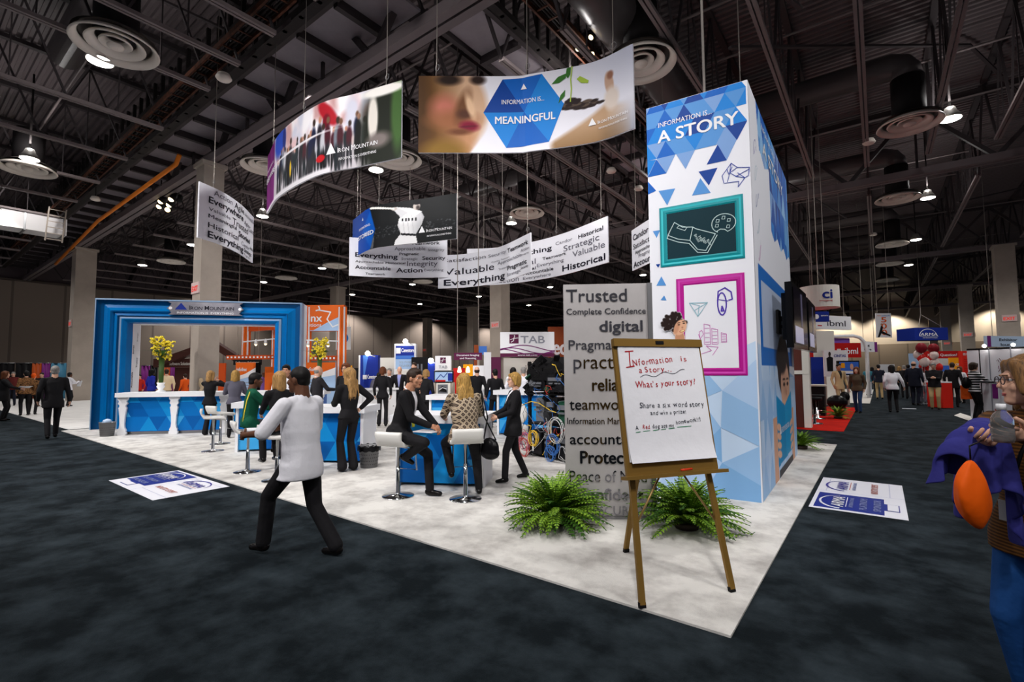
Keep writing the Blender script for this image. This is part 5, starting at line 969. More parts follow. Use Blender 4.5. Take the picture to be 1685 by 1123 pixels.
def person(label, loc, deg, H=1.72, top='suit_black', bottom='suit_black', skin='skin_fair', hair='short', hairm='hair_brown', hz=None, lean=0, side=0, twist=0, fat=1., hem=.84, sleeve=1., handL=None, handR=None, feet=None, knee=None, head=(0, 0), shirt=None, flare=1.0, fem=False, vox=.016, shoe='shoe_black', toes=(0, 0), curl=35, glasses=False, poleL=(-.5, -1, -.4), poleR=(.5, -1, -.4), skirt=None, pd_=None, tie=None, collar=True, group=None, palmL=None, palmR=None, base=True, legs=True):
    s = H/1.75; t = root('person', label, 'person', loc, group, facing(loc, deg)); nearp = vox <= .011; sg = 10 if nearp else 8
    hz = (.93 if hz is None else hz/s); Pz = Vector((0, 0, hz)); TR = Matrix.Rotation(R(side), 3, 'Y') @ Matrix.Rotation(-R(lean), 3, 'X') @ Matrix.Rotation(R(twist), 3, 'Z')
    def T(x, y, z): return (Pz+TR @ Vector((x, y, z-.93)))*s          # torso coordinates (standing values)
    shw = (.165 if fem else .185)*(1+.35*(fat-1)); SHL, SHR = T(-shw, 0, 1.415), T(shw, 0, 1.415)
    hipw = .088*(1+.5*(fat-1)); HL, HR = Vector((-hipw, 0, hz-.02))*s, Vector((hipw, 0, hz-.02))*s
    fl, fr = feet if feet else ((-.1, .02, .075), (.1, -.02, .075)); fl, fr = Vector(fl), Vector(fr)
    kl, kr = knee if knee else ((0, 1, .15), (0, 1, .15))
    KL, AL = ik(HL, fl, .43*s, .425*s, kl); KR, AR = ik(HR, fr, .43*s, .425*s, kr)
    hl = Vector(handL)if handL else SHL+Vector((-.07, .07, -.50))*s; hr = Vector(handR) if handR else SHR+Vector((.07, .07, -.50))*s
    EL, WL = ik(SHL, hl, .285*s, .255*s, poleL); ER, WR = ik(SHR, hr, .285*s, .255*s, poleR)
    NK = T(0, -.015, 1.47); HC = T(0, .02, 1.635); HR_ = (TR if abs(lean) < 30 else Matrix.Identity(3)) @ Matrix.Rotation(R(head[0]), 3, 'Z') @ Matrix.Rotation(R(head[1]), 3, 'X')
    if abs(lean) >= 12: HR_ = Matrix.Rotation(R(twist+head[0]), 3, 'Z') @ Matrix.Rotation(R(head[1]), 3, 'X')
    def Hd(x, y, z): return HC+HR_ @ Vector((x, y, z))*s
    # --- one continuous body
    b = MB(); f = MB()
    b.ball(Hd(0, -.012, .022), (.077*s, .096*s, .098*s), 0, 14, HR_); b.ball(Hd(0, .022, -.035), (.062*s, .071*s, .083*s), 0, 12, HR_); b.ball(Hd(0, .058, -.095), (.032*s, .03*s, .025*s), 0, 10, HR_)
    b.cap(Hd(0, .086, .012), Hd(0, .106, -.026), .0075*s, .011*s, 0, 8); b.cap(Hd(-.009, .094, -.03), Hd(.009, .094, -.03), .009*s, .009*s, 0, 8); b.cap(Hd(-.03, .082, .026), Hd(.03, .082, .026), .012*s, .012*s, 0, 8); b.ball(Hd(0, .08, -.062), (.024*s, .014*s, .016*s), 0, 8, HR_)
    for k in (-1, 1): b.ball(Hd(.078*k, -.005, -.01), (.011*s, .022*s, .033*s), 0, 8, HR_); b.ball(Hd(.042*k, .062, -.025), (.022*s, .02*s, .026*s), 0, 8, HR_)
    b.cap(NK-(HC-NK)*.35, HC-HR_ @ Vector((0, .03, .04))*s, .062*s if fem else .07*s, .052*s if fem else .06*s, 0, 10); b.ball(T(0, 0, 1.27), (.14*s*fat**.5, .095*s, .17*s), 0, 12, TR); b.ball(T(0, 0, 1.08), (.12*s*fat**.5, .09*s, .17*s), 0, 12, TR); b.ball(Pz*s, (.14*s*fat**.5, .1*s, .11*s), 0, 12)
    b.cap(T(-.13, 0, 1.405), T(.13, 0, 1.405), .055*s, .055*s, 0, 8)
    for S_, E_1, W_ in ((SHL, EL, WL), (SHR, ER, WR)): b.cap(S_, E_1, .047*s, .038*s, 0, sg); b.cap(E_1, W_, .038*s, .026*s, 0, sg)
    if legs:
        for H_, K_, A_ in ((HL, KL, AL), (HR, KR, AR)): b.cap(H_, K_, .07*s, .05*s, 0, sg); b.cap(K_, A_, .048*s, .036*s, 0, sg)
    for E_1, W_, sd, pn in ((EL, WL, 1, palmL), (ER, WR, -1, palmR)):
        d = (W_-E_1).normalized(); hand_geo(b, f, W_, d, Vector(pn) if pn else Vector((-sd*-.9, .1, -.25)), s, curl, sd if pn is None else sd, 7 if nearp else 5)
    body = fuse(b, max(vox*.8, .008) if nearp else vox, 'body', skin, t, 2, .5, f)
    # --- garments
    g = MB(); F = fat; belly = 1+(F-1)*1.25; wz = .85 if fem else 1.; hp = 1.06 if fem else 1.
    RG = [(1.49, .066, .062, -.012), (1.455, .10, .074, -.012), (1.42, shw*.86, .088, -.006), (1.36, shw*.93, .108*F**.7, 0), (1.27, .158*F**.8*(.95 if fem else 1), .118*F**.8+(.012 if fem else 0), .006), (1.17, .147*belly*(.93 if fem else 1), .114*belly, .004), (1.06, .138*belly*wz, .112*belly*(.92 if fem else 1), .004), (.96, .152*F*hp, .12*F, 0), (.88, .162*F*hp, .126*F, 0), (.80, .17*F*hp, .130*F, 0), (.72, .176*F*hp, .134*F, 0)]
    if shirt: RG = RG[1:]
    RG = [r_ for r_ in RG if r_[0] > hem+.03]+[(hem, RG[-1][1] if hem < .78 else (.165*F*hp if hem < .9 else .15*F*wz*1.05), .128*F if hem < .9 else .116*F, 0)]
    vs = []; NS = 22
    for z, rx, ry, cy in RG:
        if z < .92 and hz >= .84:      # a hem wide enough for both thighs
            ys = [H_.y+(K_.y-H_.y)*min(1, max(0, (H_.z-z*s)/max(.1, H_.z-K_.z))) for H_, K_ in ((HL, KL), (HR, KR))]; y0_, y1_ = (min(ys)-.105*s*F**.5)/s, (max(ys)+.105*s*F**.5)/s; y0_, y1_ = min(y0_, cy-ry), max(y1_, cy+ry); cy, ry = (y0_+y1_)/2, (y1_-y0_)/2; rx = max(rx, (hipw/s+.098*F**.5))
        for k in range(NS):
            a = 2*math.pi*k/NS; ca, sa = math.cos(a), math.sin(a); x, y = rx*abs(ca)**.85*math.copysign(1, ca), cy+ry*abs(sa)**.9*math.copysign(1, sa)
            if z >= .93: vs.append(T(x, y, z))
            else: vs.append((Pz+Matrix.Rotation(R(twist), 3, 'Z') @ Vector((x, y, 0))+(TR @ Vector((0, 0, z-.93)))*.55+Vector((0, 0, (z-.93)*.45)))*s)
    g.add(vs, [(i*NS+k, i*NS+(k+1) % NS, (i+1)*NS+(k+1) % NS, (i+1)*NS+k)[::-1] for i in range(len(RG)-1) for k in range(NS)]+[tuple(range(NS)), tuple((len(RG)-1)*NS+k for k in range(NS))[::-1]])
    if fem:
        for k in (-1, 1): g.ball(T(.066*k, .082*F, 1.265), (.062*s, .052*s, .062*s), 0, 10, TR)
    for k, S_ in ((-1, SHL), (1, SHR)): g.cap(T(.09*k, -.004, 1.43), S_+TR @ Vector((-.012*k, 0, -.008))*s, .062*s, .062*s, 0, 10)
    if hem < .88 and hz < .85:
        q_ = min(1., (.93-hem)/.43)
        for H_, K_ in ((HL, KL), (HR, KR)): g.cap(H_+Vector((0, 0, .03))*s, H_+(K_-H_)*q_, .125*s*F**.7, .108*s*F**.6, 0, sg)
    if not shirt: g.cap(T(0, -.024, 1.43), T(0, -.022, 1.478), .074*s, .064*s, 0, 12)
    else: g.cap(T(0, -.05, 1.43), T(0, -.045, 1.475), .05*s, .04*s, 0, 10)
    zs = [r_[0] for r_ in RG][::-1]; XR = [r_[1] for r_ in RG][::-1]; YR = [r_[2] for r_ in RG][::-1]; CY = [r_[3] for r_ in RG][::-1]
    for S_, E_1, W_ in ((SHL, EL, WL), (SHR, ER, WR)):
        af = (1+.35*(F-1))
        if sleeve >= 1: g.cap(S_, E_1, .066*s*af, .053*s*af, 0, sg); g.cap(E_1, E_1+(W_-E_1)*.93, .052*s*af, .041*s, 0, sg)
        else: g.cap(S_, S_+(E_1-S_)*sleeve*1.3, .07*s, .066*s, 0, sg)
    top_o = fuse(g, vox, 'jacket' if 'suit' in top else 'shirt', top, t)
    if legs:
        g = MB(); g.ball(Pz*s, (.15*F*s, .118*F*s, .115*s), 0, 14)
        for H_, K_, A_ in ((HL, KL, AL), (HR, KR, AR)): g.cap(H_, K_, .087*s*F**.7, .064*s*F**.5, 0, sg); e = K_+(A_-K_)*(.97 if flare < 1.3 else 1.0); g.cap(K_, e, .062*s*F**.5, .055*s*flare, 0, sg)
        if skirt:
            pass
        fuse(g, vox, 'trousers', bottom, t)
        for A_, K_, ty in ((AL, KL, toes[0]), (AR, KR, toes[1])):
            g = MB(); q = Vector((math.sin(R(ty)) if abs(ty) < 100 else 0, math.cos(R(ty)), 0)); dn = (A_-K_).normalized()
            if abs(dn.z) < .8: q = (q*.6+Vector((0, 0, 1))*0-dn*.0); q = (q-dn*q.dot(dn)).normalized()
            up_ = -dn if abs(dn.z) < .8 else Vector((0, 0, 1)); g.ball(A_-up_*.03*s-q*.025*s, .042*s, 0, 10); g.cap(A_-up_*.035*s, A_-up_*.05*s+q*.13*s, .042*s, .03*s, 0, 10); g.cap(A_-up_*.0*s, A_-up_*.04*s, .04*s, .04*s, 0, 8)
            rot = None; fuse(g, .011, 'shoe', shoe, t, 2)
    # --- shirt front, collar, tie
    def ysurf(x, z):
        rx, ry, cy = np.interp(z, zs, XR), np.interp(z, zs, YR), np.interp(z, zs, CY); return cy+ry*math.sqrt(max(.05, 1-(x/rx)**2))
    if shirt:
        zb = shirt[1]; g = MB(); vs = []; nz, nx = 12, 7
        for j in range(nz):
            z = 1.475+(zb-1.475)*j/(nz-1); w_ = (.062*(1-j/(nz-1))**.8+.006)*(1.15 if F > 1 else 1)
            for i in range(nx): x = -w_+2*w_*i/(nx-1); vs.append(T(x, ysurf(x, min(z, 1.4))*.98+.012-(max(0, z-1.4)*.75), z))
        g.add(vs, [(j*nx+i, (j+1)*nx+i, (j+1)*nx+i+1, j*nx+i+1) for j in range(nz-1) for i in range(nx-1)], 0, True)
        if collar:
            g.tube([T(.07*math.cos(a), -.014+.066*math.sin(a), 1.478-.022*math.sin(a)) for a in np.linspace(R(62), R(-242), 22)], .008*s, 6)
        g.build('shirt_front', shirt[0], t, local=True)
        if 'suit' in top or 'cloth_tan' in top:
            g = MB()
            for k in (-1, 1):
                P = []
                for j in range(nz): z = 1.475+(zb-1.475)*j/(nz-1); w_ = .062*(1-j/(nz-1))**.8+.006; P.append((w_*k, z))
                for (x, z), (x2, z2) in zip(P[:-1], P[1:]):
                    o_ = .034*(.5+.9*math.sin(math.pi*min(1, (1.475-z)/(1.475-zb)*.9+.1))); A_ = [T(x, ysurf(x, min(z, 1.4))+.016-(max(0, z-1.4)*.75), z), T(x2, ysurf(x2, min(z2, 1.4))+.016-(max(0, z2-1.4)*.75), z2), T(x2+k*o_, ysurf(x2+k*o_, min(z2, 1.4))+.012-(max(0, z2-1.4)*.75), z2), T(x+k*o_, ysurf(x+k*o_, min(z, 1.4))+.012-(max(0, z-1.4)*.75), z)]; g.add(A_, [(0, 1, 2, 3) if k > 0 else (3, 2, 1, 0)])
            g.build('lapels', top, t, local=True)
        if tie: MB().prism([(-.02, 1.42), (.02, 1.42), (.032, zb+.12), (0, zb+.06), (-.032, zb+.12)], T(0, .0, 0)-TR @ Vector((0, 0, 0)), TR @ Vector((s, 0, 0)), TR @ Vector((0, 0, s)), TR @ Vector((0, .004, 0))).build('tie', tie, t, local=True) if 0 else None
    # --- hair
    hk = MB(); vh = min(vox, .012); st_ = MB(); rr = random.Random(len(label))
    def strand(x0, z0, x1, y1, z1, n=7):
        P = [Hd(x0, -.03, z0)]
        for j in range(1, n): q = j/(n-1); P.append(Hd(x0+(x1-x0)*q+rr.uniform(-.004, .004), -.03+(y1+.03)*math.sin(q*1.57)**.8, z0+(z1-z0)*q))
        st_.tube(P, [.006*s]*(n-1)+[.002*s], 5)
    if hair != 'bald':
        hk.ball(Hd(0, -.022, .036), (.086*s, .101*s, .1*s), 0, 16, HR_); hk.ball(Hd(0, .025, .085), (.06*s, .062*s, .038*s), 0, 12, HR_); hk.ball(Hd(0, -.05, -.03), (.074*s, .062*s, .075*s), 0, 12, HR_)
    if hair in ('bob', 'long', 'crop'):
        lo = {'bob': -.13, 'long': -.18, 'crop': -.055}[hair]
        for k in (-1, 1): hk.cap(Hd(.07*k, .005, .05), Hd(.082*k, -.005, lo), .036*s, .03*s, 0, 10); hk.cap(Hd(.045*k, .06, .085), Hd(.078*k, .04, .0 if hair != 'bob' else -.05), .026*s, .018*s, 0, 8)
        hk.cap(Hd(0, -.06, .05), Hd(0, -.065, lo), .075*s, .07*s, 0, 12); hk.ball(Hd(0, -.02, .06), (.092*s, .1*s, .085*s), 0, 14, HR_)
    if hair == 'long':
        for x in (-.07, -.025, .025, .07): hk.cap(Hd(x, -.075, -.1), Hd(x*1.25, -.125, -.36+.02*rr.random()), .05*s, .028*s, 0, 10)
        if nearp:
            for k in range(70): x = rr.uniform(-.11, .11); strand(x*.8, .06, x*1.15, -.155+.04*abs(x/.1), rr.uniform(-.43, -.34), 9)
    if hair == 'bob' and nearp:
        for k in range(60): a = rr.uniform(-2.2, 2.2); x = math.sin(a); strand(x*.07, .1, x*.115, -.03-.09*math.cos(a), rr.uniform(-.17, -.11), 7)
    if hair == 'curly':
        for k in range(46): a, e = rr.uniform(0, 6.28), rr.uniform(-.5, 1.4); v = Vector((math.cos(a)*math.cos(e), math.sin(a)*math.cos(e)-.25, math.sin(e))); hk.ball(Hd(v.x*.1, v.y*.1-.03, v.z*.1+.02), .038*s, 0, 8)
    if hair == 'fringe':
        hk = MB()
        hk.ball(Hd(0, -.032, -.008), (.0815*s, .082*s, .056*s), 0, 16, HR_); hk.ball(Hd(0, -.05, -.04), (.07*s, .06*s, .05*s), 0, 12, HR_)
    if hair == 'buzz':
        hk = MB(); hk.ball(Hd(0, -.02, .032), (.081*s, .095*s, .094*s), 0, 18, HR_); hk.ball(Hd(0, -.045, -.02), (.07*s, .064*s, .06*s), 0, 12, HR_)
    if hair == 'none' and nearp:
        for k in range(60): a, e = rr.uniform(0, 6.28), rr.uniform(.1, 1.5); v = Vector((math.cos(a)*math.cos(e)*.084, -.022+math.sin(a)*math.cos(e)*.098, .036+math.sin(e)*.098)); st_.tube([Hd(*v), Hd(*(v*1.04)), Hd(v.x*1.04+.012, v.y*1.04+.008, v.z*1.05)], [.009*s, .008*s, .003*s], 5)
    if hk.v: fuse(hk, vh, 'hair', hairm, t, 2, .5, st_)
    # --- face
    if vox <= .017 or abs(deg) > 50:
        for k in (-1, 1):
            e = MB().ball(Hd(.031*k, .0725, .006), (.0125*s, .009*s, .0075*s), 0, 10, HR_).build('eye', 'eye_white', t, local=True); MB().ball(Hd(.031*k, .0795, .006), (.0058*s, .0032*s, .006*s), 0, 8, HR_).build('iris', 'eye_dark', e, local=True)
            MB().cap(Hd(.016*k, .096, .027), Hd(.046*k, .0855, .030), .0035*s, .0022*s, 0, 6).build('eyebrow', hairm if hair != 'bald' else 'hair_brown', t, local=True)
        MB().ball(Hd(0, .0855, -.063), (.022*s, .0085*s, .0042*s), 0, 10, HR_).ball(Hd(0, .0855, -.070), (.017*s, .009*s, .005*s), 0, 10, HR_).build('lips', 'lip', t, local=True)
    if glasses:
        g = MB()
        for k in (-1, 1): g.tube([Hd(.034*k+.025*math.cos(a), .101, .002+.019*math.sin(a)) for a in np.linspace(0, 6.3, 17)], .0022*s, 5); g.tube([Hd(.058*k, .099, .008), Hd(.08*k, .0, .008)], .002*s, 5)
        g.tube([Hd(-.01, .103, .006), Hd(.01, .103, .006)], .002*s, 5); g.build('spectacles', 'glass_rim', t, local=True)
    return t, dict(T=T, WL=WL, WR=WR, Hd=Hd, EL=EL, ER=ER, s=s, AL=AL, AR=AR)
def gp(x, y): return G(x, y, .015)
# -- nearest figures
p = (G(542, 925)+G(448, 905))/2; p.z = .001
_, I = person('man in a white t-shirt and black trousers striding left across the dark carpet', p, 48, 1.70, 'cloth_white', 'suit_black', 'skin_dark', 'buzz', 'hair_black', hz=.845, lean=3, hem=.75, sleeve=.76, fat=1.2, feet=((-.08, .33, .10), (.09, -.31, .08)), knee=((0, 1, .1), (0, 1, .0)), handL=(-.26, .36, 1.06), handR=(.2, .34, 1.08), vox=.010, flare=1.2, head=(12, 0), poleL=(-.6, -.7, -.5), poleR=(.6, -.7, -.5))
q = wm(_) @ ((I['WL']+I['WR'])/2+Vector((-.02, .1, .01))); tag(MB().obox(q, (.1, -.05, 0), (.05, .1, .0), (0, 0, .006)).build('folded_paper', 'white'), 'folded white paper held by the striding man in white', 'paper')
sp = gp(655, 817)
_, I = person('seated man in a black suit and open white collar, one leg crossed over his knee', sp, -112, 1.80, 'suit_black', 'suit_black', 'skin_tan', 'short', 'hair_brown', hz=.80, lean=16, feet=((-.06, .40, .085), (.0, .10, .50)), knee=((-.2, 1, .3), (.45, 1., .2)), handL=(-.02, .50, .88), handR=(.1, .46, .9), shirt=('cloth_white', 1.1), vox=.009, head=(-22, -4), hem=.86, curl=55, toes=(0, 0), palmL=(.5, -.3, -.8), palmR=(-.5, -.3, -.8))
q = wm(_) @ Vector((.06, .40, .83)); tag(MB().obox(q, (.14, .03, 0), (-.02, .1, 0), (0, 0, .006)).build('notebook', 'white'), 'thin white notebook on the knee of the seated man in the black suit', 'notebook')
t_ = I['T']; MB().obox(t_(.0, .155, 1.08), (.045, 0, 0), (0, .004, .002), (0, 0, .03)).build('name_badge', 'badge_yellow', _, local=True)
sp = gp(766, 822)
_, I = person('blond woman in a patterned brown jacket on a white stool, seen from behind', sp, 12, 1.57, 'cloth_diamonds', 'suit_black', 'skin_fair', 'long', 'hair_blond', hz=.81, lean=9, fat=1.36, feet=((-.14, .2, .30), (.2, .12, .085)), knee=((-.3, 1, .2), (.3, 1, .2)), handL=(-.2, .42, .98), handR=(.22, .42, .98), fem=True, vox=.011, hem=.80, head=(8, 4))
q = wm(_); bagp = q @ Vector((.30, -.05, .62)); t = root('handbag', 'black leather handbag hanging at the side of the blond woman in the patterned jacket', 'handbag', bagp); b = MB(); b.ball(bagp, (.14, .075, .14), 0, 16); fuse(MB().ball((0, 0, 0), (.14, .075, .13), 0, 14).ball((0, 0, -.06), (.15, .08, .09), 0, 14), .014, 'bag_body', 'bag_black', t); MB().tube([bagp+Vector((-.1, 0, .1)), q @ Vector((.27, -.06, 1.0)), q @ Vector((.2, -.02, 1.33)), q @ Vector((.26, .08, 1.0)), bagp+Vector((.1, 0, .1))], .009, 6).build('strap', 'bag_black', t)
_, I = person('woman with short blond hair and glasses in a black trouser suit, standing by the counter', gp(846, 792), 104, 1.54, 'suit_black', 'suit_black', 'skin_fair', 'crop', 'hair_blond', feet=((-.1, .16, .075), (.1, -.2, .085)), shirt=('cloth_white', 1.22), fem=True, vox=.010, hem=.74, head=(8, 2), handL=(-.12, .26, .93), handR=(.1, .28, .93), glasses=True, lean=-2, curl=50)
_, I = person('woman with long blond hair in black, standing behind the waste bin with her back turned', gp(573, 776), 28, 1.63, 'suit_black', 'suit_black', 'skin_fair', 'long', 'hair_fair', feet=((-.09, .02, .08), (.09, .0, .08)), fem=True, vox=.011, hem=.9, head=(22, 0), handL=(-.12, .3, 1.08), handR=(.21, .02, .98), poleR=(1, -.5, 0), flare=1.5, fat=1.08)
sp = gp(407, 777)
_, I = person('man in a green sports shirt seated on a bar stool, facing right', sp, -84, 1.68, 'cloth_green', 'trouser_grey', 'skin_dark', 'short', 'hair_black', hz=.78, lean=6, feet=((-.1, .4, .32), (.1, .5, .22)), handL=(-.1, .5, .86), handR=(.12, .5, .86), vox=.012, hem=.86, sleeve=.85, head=(-4, 0))
t_ = I['T']; MB().tube([t_(.14, -.06, 1.44), t_(.165, -.09, 1.3), t_(.15, -.1, 1.1), t_(.14, -.1, .95)], .008, 6).build('yellow_piping', 'petal', _, local=True)
sp = gp(457, 790); person('woman with shoulder length blond hair seated behind the striding man in white', sp, 22, 1.66, 'suit_black', 'suit_black', 'skin_fair', 'bob', 'hair_fair', hz=.80, feet=((-.1, .3, .3), (.1, .3, .3)), handL=(-.1, .42, .95), handR=(.12, .42, .95), fem=True, vox=.012, head=(0, 0))
person('dark haired man in a white shirt facing the camera, behind the seated blond woman', gp(468, 745), 168, 1.72, 'cloth_white', 'suit_charcoal', 'skin_tan', 'short', 'hair_black', vox=.014)
person('woman in black with fair hair at the reception counter, hands at her mouth', gp(343, 717), -28, 1.61, 'suit_black', 'suit_black', 'skin_fair', 'bob', 'hair_fair', fem=True, vox=.013, handL=(-.02, .26, 1.36), handR=(.1, .25, 1.36), flare=1.4, head=(-10, -8))
person('woman in a grey jacket and black trousers leaning on the reception counter', gp(384, 721), -6, 1.62, 'cloth_grey', 'suit_black', 'skin_fair', 'bob', 'hair_blond', fem=True, vox=.014, lean=6, handL=(-.14, .36, 1.1), handR=(.14, .36, 1.1), fat=1.1, hem=.88)
# -- left aisle
person('grey haired man in a black suit walking away on the dark carpet', gp(85, 722), 8, 1.76, 'suit_black', 'suit_black', 'skin_fair', 'short', 'hair_grey', feet=((-.1, -.18, .09), (.09, .2, .08)), vox=.013, fat=1.15, hem=.74, handR=(.3, .02, .86))
person('woman in a black coat at the left edge holding white papers', gp(4, 693), -100, 1.66, 'suit_black', 'suit_black', 'skin_fair', 'bob', 'hair_auburn', fem=True, vox=.015, handL=(-.1, .38, 1.05), handR=(.12, .4, 1.08), hem=.7, fat=1.15); p = gp(4, 693); q = wm(bpy.data.objects['person.%03d' % 11]) @ Vector((.06, .5, 1.12)); tag(MB().obox(q, (.12, .03, .03), (-.02, .16, 0), (0, 0, .006)).build('papers', 'white'), 'white papers held by the woman at the left edge', 'papers')
def crowd(label, px, py, deg, **k): k.setdefault('vox', .02 if abs(deg) < 50 else .015); return person(label, gp(px, py), deg, **k)
crowd('woman in a brown fur jacket and black trousers, left of the grey haired man', 40, 684, 15, H=1.68, top='cloth_fur', hair='short', hairm='hair_black', fem=True, fat=1.15); crowd('woman with orange hair in a brown fur jacket, just left of the grey haired man', 52, 683, -20, H=1.58, top='cloth_fur', hair='short', hairm='cloth_orange', fem=True)
crowd('man in a dark red sweater facing the camera at the far left', 19, 668, 170, H=1.66, top='cloth_maroon', bottom='suit_navy', hair='short', hairm='hair_grey', fat=1.2); crowd('person in black looking over the shoulder of the grey haired man', 66, 670, 160, H=1.62, top='suit_black', hair='short', hairm='hair_black')
_, I = crowd('person in a white blouse and dark skirt beside the far left column', 112, 669, -60, H=1.62, top='cloth_white', bottom='suit_black', hair='short', hairm='hair_black', skin='skin_dark', fem=True, handL=(-.1, .34, 1.1), handR=(.12, .34, 1.2)); q = wm(_) @ Vector((.02, .42, 1.08)); tag(MB().obox(q, (.14, .04, 0), (0, .03, .14), (0, .01, 0)).build('papers', 'white'), 'white papers held beside the far left column', 'papers')
# -- seen through the blue frame
for lab, px, py, dg, kw in (('person in a red top behind the yellow flowers, seen through the blue frame', 228, 668, 150, dict(top='cloth_red', hair='short', hairm='hair_black', H=1.5)), ('woman in a blue jacket seen through the blue frame', 247, 676, -60, dict(top='cloth_blue', hair='bob', hairm='hair_black', fem=True)),
                            ('man in a cream shirt with his back turned, seen through the blue frame', 272, 676, 0, dict(top='cloth_cream', hairm='hair_brown', fat=1.2)), ('person in an orange shirt seen through the blue frame', 303, 672, 40, dict(top='cloth_orange', hairm='hair_brown', H=1.52)), ('woman in a pale blouse behind the reception counter, by the square column', 327, 690, 100, dict(top='cloth_cream', hair='bob', hairm='hair_auburn', fem=True, H=1.66)),
                            ('man in a purple shirt behind the orange printed panel', 433, 672, 20, dict(top='cloth_purple', skin='skin_dark', hair='bald', H=1.6))): crowd(lab, px, py, dg, **kw)
# -- behind the stand
for lab, px, py, dg, kw in (('balding man in a brown suit facing right, behind the striding man', 521, 722, -70, dict(top='suit_charcoal', hair='fringe', hairm='hair_grey', H=1.72, shirt=('cloth_white', 1.2), handR=(.15, .4, 1.15))), ('woman with auburn hair and glasses behind the long haired woman in black', 568, 728, 150, dict(top='suit_black', hair='crop', hairm='hair_auburn', fem=True, glasses=True, H=1.76)),
                            ('person in a dark grey jacket bending over the white cabinets', 613, 690, -40, dict(top='cloth_grey', bottom='suit_black', skin='skin_dark', hairm='hair_black', lean=28, H=1.62)), ('red haired woman in black with her back turned at the white cabinets', 629, 702, -8, dict(top='suit_black', hair='crop', hairm='hair_auburn', fem=True, H=1.70, flare=1.2)),
                            ('man in black with a white collar behind the white cabinets', 640, 688, 165, dict(top='suit_black', hair='short', hairm='hair_grey', shirt=('cloth_white', 1.25), H=1.68)), ('bald man in a lilac shirt and dark jacket behind the seated man', 657, 688, 170, dict(top='suit_black', hair='bald', shirt=('cloth_lilac', 1.05), H=1.74)),
                            ('man with short dark hair in front of the black server cabinet', 681, 690, 160, dict(top='suit_black', hair='short', H=1.86, shirt=('cloth_white', 1.25))), ('woman with fair hair in black just right of the seated man', 698, 712, -20, dict(top='suit_black', hair='crop', hairm='hair_fair', fem=True, H=1.62, lean=10)),
                            ('bald man in a black jacket with his back turned, behind the blond woman', 785, 702, 5, dict(top='suit_black', hair='fringe', hairm='hair_brown', H=1.70)), ('man in black half hidden behind the woman with glasses', 815, 705, 20, dict(top='suit_black', hair='short', hairm='hair_black', H=1.62)),
                            ('person with dark hair in a white blouse at the maroon stand', 845, 697, 10, dict(top='cloth_white', hair='bob', hairm='hair_black', fem=True, H=1.66)), ('grey haired man in a white shirt with his back turned at the maroon stand', 862, 702, 4, dict(top='cloth_white', hair='short', hairm='hair_grey', H=1.68, fat=1.25)), ('person in a pale blue shirt beside the computer tangle', 871, 694, -10, dict(top='cloth_lilac', hair='short', hairm='hair_brown', H=1.6))): crowd(lab, px, py, dg, **kw)
# -- right aisle
R_ = [('man in a tan suit standing on the red carpet', 1383, 673, -150, dict(top='cloth_tan', bottom='cloth_tan', hairm='hair_black', skin='skin_tan', shirt=('suit_black', 1.15), H=1.76, hem=.76)), ('woman in an olive sweater and blue jeans walking towards the camera', 1413, 680, 165, dict(top='cloth_olive', bottom='denim', hair='bob', hairm='hair_auburn', fem=True, H=1.62, fat=1.15, feet=((-.1, .16, .08), (.1, -.16, .08)))),
      ('man in a navy shirt and khaki trousers walking away in the aisle', 1448, 657, 5, dict(top='suit_navy', bottom='cloth_khaki', hairm='hair_black', H=1.76)), ('woman with black hair in a white blouse and black trousers walking away', 1471, 679, 8, dict(top='cloth_white', hair='bob', hairm='hair_black', fem=True, H=1.68, fat=1.12, handR=(.34, .1, .9))),
      ('large bald man in a dark navy suit with his back turned', 1507, 667, -25, dict(top='suit_navy', bottom='suit_navy', hair='fringe', hairm='hair_brown', H=1.86, fat=1.3, hem=.74)), ('man in a black jacket and khaki trousers looking down at his phone', 1540, 674, 176, dict(top='suit_black', bottom='cloth_khaki', hairm='hair_grey', H=1.76, fat=1.25, handL=(-.06, .34, 1.2), handR=(.06, .34, 1.2), head=(0, -18), glasses=True)),
      ('man in a black suit with his back turned at the red counter', 1571, 670, -15, dict(top='suit_black', hairm='hair_brown', H=1.78, fat=1.1, hem=.74)), ('woman in a black and white striped top with a backpack, facing right', 1607, 692, -60, dict(top='cloth_stripes', hair='crop', hairm='hair_brown', fem=True, H=1.72, handR=(.2, .42, 1.12), handL=(-.1, .42, 1.12))),
      ('person in teal far down the aisle beside the white arch', 1430, 651, 0, dict(top='cloth_teal', bottom='cloth_white', hairm='hair_grey', H=1.66)), ('person in dark clothes left of the bald man in navy', 1490, 655, 10, dict(top='suit_charcoal', hairm='hair_grey', H=1.72)), ('fair haired woman in dark clothes far down the aisle', 1482, 650, 0, dict(top='suit_black', hair='bob', hairm='hair_fair', fem=True, H=1.66)),
      ('man in black between the woman in white and the bald man', 1497, 657, 0, dict(top='suit_black', hairm='hair_black', H=1.75)), ('woman in a grey skirt suit behind the bald man in navy', 1519, 664, -30, dict(top='cloth_white', bottom='cloth_grey', hair='bob', hairm='hair_brown', fem=True, H=1.6)), ('person with dark hair behind the man with the phone', 1529, 655, 170, dict(top='cloth_red', hairm='hair_black', H=1.66)),
      ('woman with red hair talking to the man at the red counter', 1583, 664, 150, dict(top='cloth_white', hair='bob', hairm='hair_auburn', fem=True, H=1.62)), ('woman in purple far down the aisle', 1437, 645, 0, dict(top='cloth_plum', hair='bob', hairm='hair_black', fem=True, H=1.64))]
for lab, px, py, dg, kw in R_: q, I = crowd(lab, px, py, dg, **kw); 
sw = [o for o in bpy.data.objects if o.get('label', '').startswith('woman in a black and white striped')][0]; q = wm(sw)
